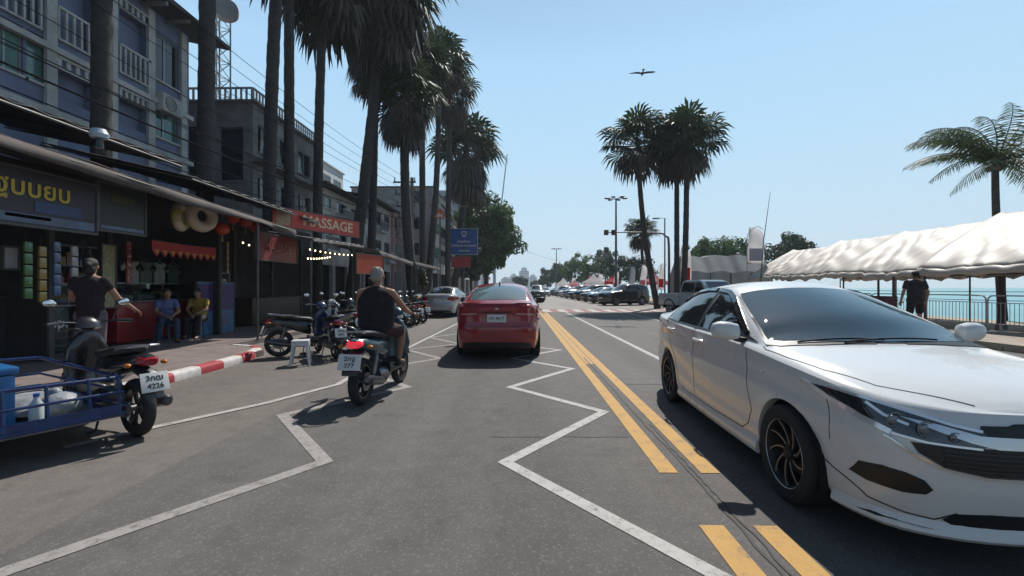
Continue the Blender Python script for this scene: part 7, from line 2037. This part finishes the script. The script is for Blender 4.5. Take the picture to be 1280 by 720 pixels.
# ================= parked cars across the road =================
def far_car(name, label, kind, m):
    if kind == 'sedan': sp = SEDAN
    else:
        sp = dict(SEDAN); lift = .20
        sp['plan'] = [(x,y,z+lift*.75) for x,y,z in SEDAN['plan']]
        sp['zc'] = [(-2.205,1.20),(-2.15,1.30),(-2.0,1.52),(-1.8,1.66),(-1.4,1.72),(-.6,1.75),(-.1,1.72),(.2,1.62),(.5,1.45),(.75,1.30),(.96,1.20),(1.1,1.18),(1.4,1.15),(1.8,1.08),(2.0,1.02),(2.10,.95)]
        sp['zr'] = [(-2.205,1.19),(-2.15,1.26),(-2.0,1.45),(-1.8,1.58),(-1.4,1.65),(-.6,1.67),(-.1,1.63),(.35,1.40),(.72,1.19),(1.0,1.15),(1.5,1.12),(1.9,1.02),(2.06,.965),(2.10,.95)]
        sp['yr'] = [(-2.205,0.0),(-2.15,.60),(-1.9,.62),(-1.4,.60),(-.8,.60),(-.3,.60),(0,.60),(.35,.645),(.72,.70),(1.0,.68),(1.5,.62),(1.9,.48),(2.06,.28),(2.10,0)]
        sp['wr'] = .35; sp['z0'] = .26
    t = thing(name, (0,0,0), 0, label, 'car', 'cars parked across the road'); S = Skin(sp, 80, arch=.37 if kind == 'sedan' else .41, nlow=12, nup=22); S.body(m, t)
    up = 0 if kind == 'sedan' else .19
    S.patch('windscreen','top', wsf, M_GLASS, t, .12, .004, .01, both=False)
    if kind == 'sedan':
        S.patch('rear_window','top', rw+[(x,-y) for x,y in rw[::-1] if y > 0], M_GLASS, t, .12, .004, .01, both=False)
        S.patch('side_window','side', fd, M_GLASS, t, .12, .003, .01); S.patch('side_window','side', rd, M_GLASS, t, .12, .003, .01)
    else:
        S.patch('rear_window','rear', [(-.52,1.22),(.52,1.22),(.50,1.55),(-.50,1.55)], M_GLASS, t, .12, .006, .01, both=False)
        S.patch('side_window','side', [(.58,1.18),(.30,1.36),(.0,1.53),(-.30,1.57),(-.32,1.17)], M_GLASS, t, .12, .003, .01)
        S.patch('side_window','side', [(-.40,1.17),(-.38,1.57),(-1.1,1.57),(-1.15,1.2)], M_GLASS, t, .12, .003, .01); S.patch('side_window','side', [(-1.22,1.2),(-1.2,1.56),(-1.75,1.52),(-1.85,1.3)], M_GLASS, t, .12, .003, .01)
    hh = [(.38,.68+up),(.60,.68+up),(.74,.76+up),(.74,.80+up),(.58,.79+up),(.40,.76+up)]
    S.patch('headlight','front', hh, M_LENSC, t, .06, .006, .015); S.patch('grille','front', [(-.34,.52+up),(.34,.52+up),(.34,.72+up),(-.34,.72+up)], M_TRIM, t, .1, .006, .015, both=False)
    S.patch('lower_intake','front', [(-.55,.27+up*.6),(.55,.27+up*.6),(.45,.40+up*.6),(-.45,.40+up*.6)], M_TRIM, t, .1, .006, .015, both=False)
    S.patch('tail_light','rear',[(.48,.84+up),(.70,.80+up),(.80,.86+up),(.74,1.0+up),(.55,1.0+up)], M_LENSR, t, .06, .006, .015)
    p,n_ = S.cast('front',0,.47+up); plate(t, frame((p.x+.012,0,.47+up*.7),(0,1,0),(0,0,1)), 'กข 25', None, .34, .12)
    mirror_pair(t, .60, .83, 1.04+up, m)
    for xx in (1.30,-1.30):
        for sd in (1,-1): make_wheel(t, xx, sd*.735, sp['wr'], sp['wr'], .20, 'multi', None, sd)
    return t
M_CBLK = mat('black_car_paint', (0.008,0.008,0.009), .25, coat=1); M_CGRY = mat('dark_grey_car_paint', (0.045,0.048,0.052), .3, metal=.3, coat=1)
M_CWHT = mat('plain_white_car_paint', (0.55,0.55,0.54), .3, coat=1); M_CGRN = mat('dark_green_car_paint', (0.012,0.028,0.02), .28, coat=1); M_CSIL = mat('mid_silver_car_paint', (0.25,0.26,0.27), .3, metal=.5, coat=1)
suv = far_car('parked_suv', 'x', 'suv', M_CBLK); sed = far_car('parked_sedan', 'x', 'sedan', M_CGRY)
rowX = 8.3
row = [('suv',36.0,-64,None,'black large car parked nose out across the road, nearest of the row'),('sed',40.3,-66,M_CGRN,'very dark green low car, second of the row across the road'),('sed',44.4,-66,M_CBLK,'black low car, third of the row across the road'),('suv',48.8,-68,M_CGRY,'dark grey tall car, fourth of the row across the road'),
       ('sed',53.5,-70,None,'dark grey low car, fifth of the row across the road'),('suv',58.5,-70,M_CSIL,'mid silver tall car, sixth of the row across the road'),('sed',64,-72,M_CWHT,'white low car, seventh of the row across the road'),('sed',70,-74,M_CBLK,'black low car, eighth of the row across the road'),
       ('suv',77,-76,M_CGRY,'dark grey tall car, ninth of the row across the road'),('sed',85,-78,M_CSIL,'mid silver low car, last of the row across the road')]
first = {'suv':True,'sed':True}
for kd_,yy,a,mm,lb in row:
    src = suv if kd_ == 'suv' else sed; x = rowX-(yy-36)*.028
    if first[kd_]: src.location = (x,yy,0); src.rotation_euler = (0,0,rad(a-90)); src['label'] = lb; first[kd_] = False; c = src
    else: c = copy_tree(src, (x,yy,0), rad(a-90), lb)
    if mm and c is not src: recolor(c, ('body','wing_mirror'), mm)
# two oncoming cars in the distance
for (px,Z,mm,src,lb) in ((672,52,M_CGRY,suv,'dark tall car coming from afar just right of the red saloon'),(681,72,M_CWHT,sed,'small white car coming from afar, farther than the dark one')):
    p = at(px,Z); c = copy_tree(src,(p.x,p.y,0),rad(-90),lb,group='cars on the street'); recolor(c,('body','wing_mirror'),mm)

# pickup
def pickup(label, loc, rz, m):
    t = thing('pickup_truck', loc, rz, label, 'pickup truck', 'cars on the street')
    def yz(secs, nm, mm, ang=40, e=5): b = MB(); b.loft(secs,28,e); return b.build(nm, mm, t, ang=ang)
    cab = MB(); prof = [(1.15,.50),(1.15,1.12),(.92,1.18),(.35,1.72),(.1,1.78),(-.75,1.78),(-.98,1.70),(-1.12,1.15),(-1.12,.50)]
    def shell(prof, hw, nm, mm, tum=0.0, zb=1.15):
        b = MB(); vs = []
        for sd in (1,-1):
            for (x,z) in prof: vs.append((x, sd*(hw-(max(0,z-zb)*tum)), z))
        n = len(prof); b.add(vs,[tuple(range(n)),tuple(range(n,2*n))[::-1]]+[(k,(k+1)%n,n+(k+1)%n,n+k) for k in range(n)])
        o = b.build(nm, mm, t, smooth=True, ang=30); md = o.modifiers.new('b','BEVEL'); md.width = .04; md.segments = 2; bake(o); return o
    shell(prof,.86,'cab',m,.22)
    shell([(2.45,.48),(2.48,.85),(2.40,1.02),(1.16,1.14),(1.16,.48)],.84,'bonnet',m,0)
    shell([(2.58,.36),(2.60,.62),(2.46,.66),(2.40,.36)],.87,'front_bumper',m)
    # bed with an open top
    b = MB(); 
    for sd in (1,-1): b.box(-2.75,sd*.86-.04,.52,-1.14,sd*.86+.04,1.12,bev=.015)
    b.box(-2.78,-.86,.50,-2.72,.86,1.12,bev=.015); b.box(-2.72,-.82,.52,-1.14,.82,.60); b.box(-1.20,-.82,.60,-1.14,.82,1.12); b.build('cargo_bed', m, t)
    w = MB(); w.add([(1.0-.06,-.70,1.20),(1.0-.06,.70,1.20),(.40,.62,1.68),(.40,-.62,1.68)],[(0,1,2,3)]); 
    for v in range(4): pass
    w.v = [(x+.055,y,z+.012) for x,y,z in w.v]; w.build('windscreen', M_WSHADE, t)
    for sd in (1,-1):
        for (a,c) in (((.72,.0),(.10,.0)),):
            w = MB(); y = lambda z: sd*(.868-(z-1.15)*.22+.006); w.add([(.80,y(1.2),1.2),(.02,y(1.2),1.2),(.02,y(1.66),1.66),(.32,y(1.66),1.66)],[(0,1,2,3)]); w.build('side_window', M_GLASS, t, fix=False)
            w = MB(); w.add([(-.06,y(1.2),1.2),(-.98,y(1.2),1.2),(-.88,y(1.66),1.66),(-.06,y(1.66),1.66)],[(0,1,2,3)]); w.build('side_window', M_GLASS, t, fix=False)
        d_ = MB(); d_.cbox((2.44,sd*.66,.86),(.10,.30,.18),None,.03); d_.build('headlight', M_LENSC, t)
    d_ = MB(); d_.cbox((2.485,0,.80),(.04,.80,.22),None,.015); d_.build('grille', M_TRIM, t)
    d_ = MB(); d_.box(-2.6,-.70,.34,2.3,.70,.55); d_.build('chassis', M_DARK, t, smooth=False)
    mirror_pair(t,.85,.88,1.22,m)
    for xx in (1.65,-1.85):
        for sd in (1,-1):
            make_wheel(t, xx, sd*.76, .37, .37, .22, 'multi', None, sd)
            b = MB(); n = 16; vs = []
            for i in range(n+1):
                a = pi*i/n
                for (rr_,yy) in ((.46,sd*.80),(.47,sd*.915),(.40,sd*.915)): vs.append((xx+rr_*cos(a),yy,.37+rr_*sin(a)))
            b.add(vs,[(3*i+j,3*i+j+1,3*i+j+4,3*i+j+3) for i in range(n) for j in range(2)]); b.build('wheel_arch', M_TRIM, t)
    return t
p = at(846,22.5); pickup('cream-white pickup truck facing the viewer, half hidden by the white sedan', (p.x+1.2,p.y-1.0,0), rad(-72), M_CWHT)

# ================= far skyline, bird, crane =================
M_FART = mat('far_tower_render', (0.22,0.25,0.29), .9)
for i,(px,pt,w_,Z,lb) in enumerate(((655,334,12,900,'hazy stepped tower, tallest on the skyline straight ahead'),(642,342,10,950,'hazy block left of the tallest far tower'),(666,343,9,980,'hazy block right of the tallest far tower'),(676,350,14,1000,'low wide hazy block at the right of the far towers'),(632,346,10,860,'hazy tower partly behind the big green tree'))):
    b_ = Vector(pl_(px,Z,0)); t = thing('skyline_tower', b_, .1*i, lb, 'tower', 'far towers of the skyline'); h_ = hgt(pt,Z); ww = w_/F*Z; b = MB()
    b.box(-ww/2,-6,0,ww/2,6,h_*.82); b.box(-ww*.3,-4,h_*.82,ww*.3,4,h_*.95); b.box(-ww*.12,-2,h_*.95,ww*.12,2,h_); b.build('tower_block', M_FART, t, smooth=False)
    b = MB()
    for f_ in range(int(h_*.8/3.4)): b.box(-ww*.46,-6.1,2+f_*3.4,ww*.46,-6.0,3.6+f_*3.4)
    b.build('window_bands', M_WDK, t, smooth=False)
p_ = at(803,26,0); t = thing('bird', (p_.x,p_.y,hgt(92,26)), rad(82), 'dark bird gliding with spread wings in the open sky', 'bird')
bb = organic('body', [('e',(0,0,0),(.20,.055,.05)),((.15,0,.01),(.24,0,.02),.04,.030),((.24,0,.02),(.30,0,.01),.018,.004),((-.15,0,0),(-.38,0,-.01),.03,.035),((0,.03,.01),(.05,.28,.07),.035,.03),((.05,.28,.07),(-.03,.62,.04),.03,.010),((0,-.03,.01),(.05,-.28,.05),.035,.03),((.05,-.28,.05),(-.05,-.58,-.03),.03,.010)], mat('bird_feathers',(0.02,0.02,0.022),.8), t, .016, 2)
w = MB()
for sd,zz in ((1,1),(-1,.5)): 
    w.add([(.06,.02*sd,.02),(.09,.28*sd,.07*zz),(-.02,.64*sd,.04*zz),(-.10,.50*sd,.035*zz),(-.12,.25*sd,.05*zz),(-.12,.03*sd,.0),(-.02,.28*sd,.045*zz)],[(0,1,6),(1,2,6),(2,3,6),(3,4,6),(4,5,6),(5,0,6)])
w.add([(-.32,-.03,0),(-.46,-.08,-.01),(-.46,.08,-.01),(-.32,.03,0)],[(0,1,2,3)]); t.scale = (1.2,)*3; o = w.build('wing_feathers', mat('bird_feathers',(0.02,0.02,0.022)), t, fix=False); md = o.modifiers.new('s','SOLIDIFY'); md.thickness = .012; bake(o)
t = thing('tower_crane', pl_(618,240,0), 0, 'faint far crane jib slanting above the green tree', 'crane'); b = MB(); h0 = hgt(330,240)
b.tube([(0,0,0),(0,0,h0)],.8,4); b.build('mast', M_FART, t); b = MB(); b.tube([(0,0,h0),((634-618)/F*240,0,hgt(193,240))],[.5,.25],4); b.build('jib', M_FART, t)

# ================= haze =================
hz = MB(); hz.box(-420,-70,-1.2,420,1150,70); o = hz.build('haze', mat('haze_air',(1,1,1)), None, smooth=False); o['kind'] = 'stuff'
hm = bpy.data.materials.new('haze_volume'); hm.use_nodes = True; n_ = hm.node_tree.nodes; n_.remove(n_['Principled BSDF']); pv = n_.new('ShaderNodeVolumePrincipled')
pv.inputs['Color'].default_value = (0.80,0.90,1.0,1); pv.inputs['Density'].default_value = 0.00055; pv.inputs['Anisotropy'].default_value = 0.2
hm.node_tree.links.new(pv.outputs[0], n_['Material Output'].inputs['Volume']); o.data.materials[0] = hm
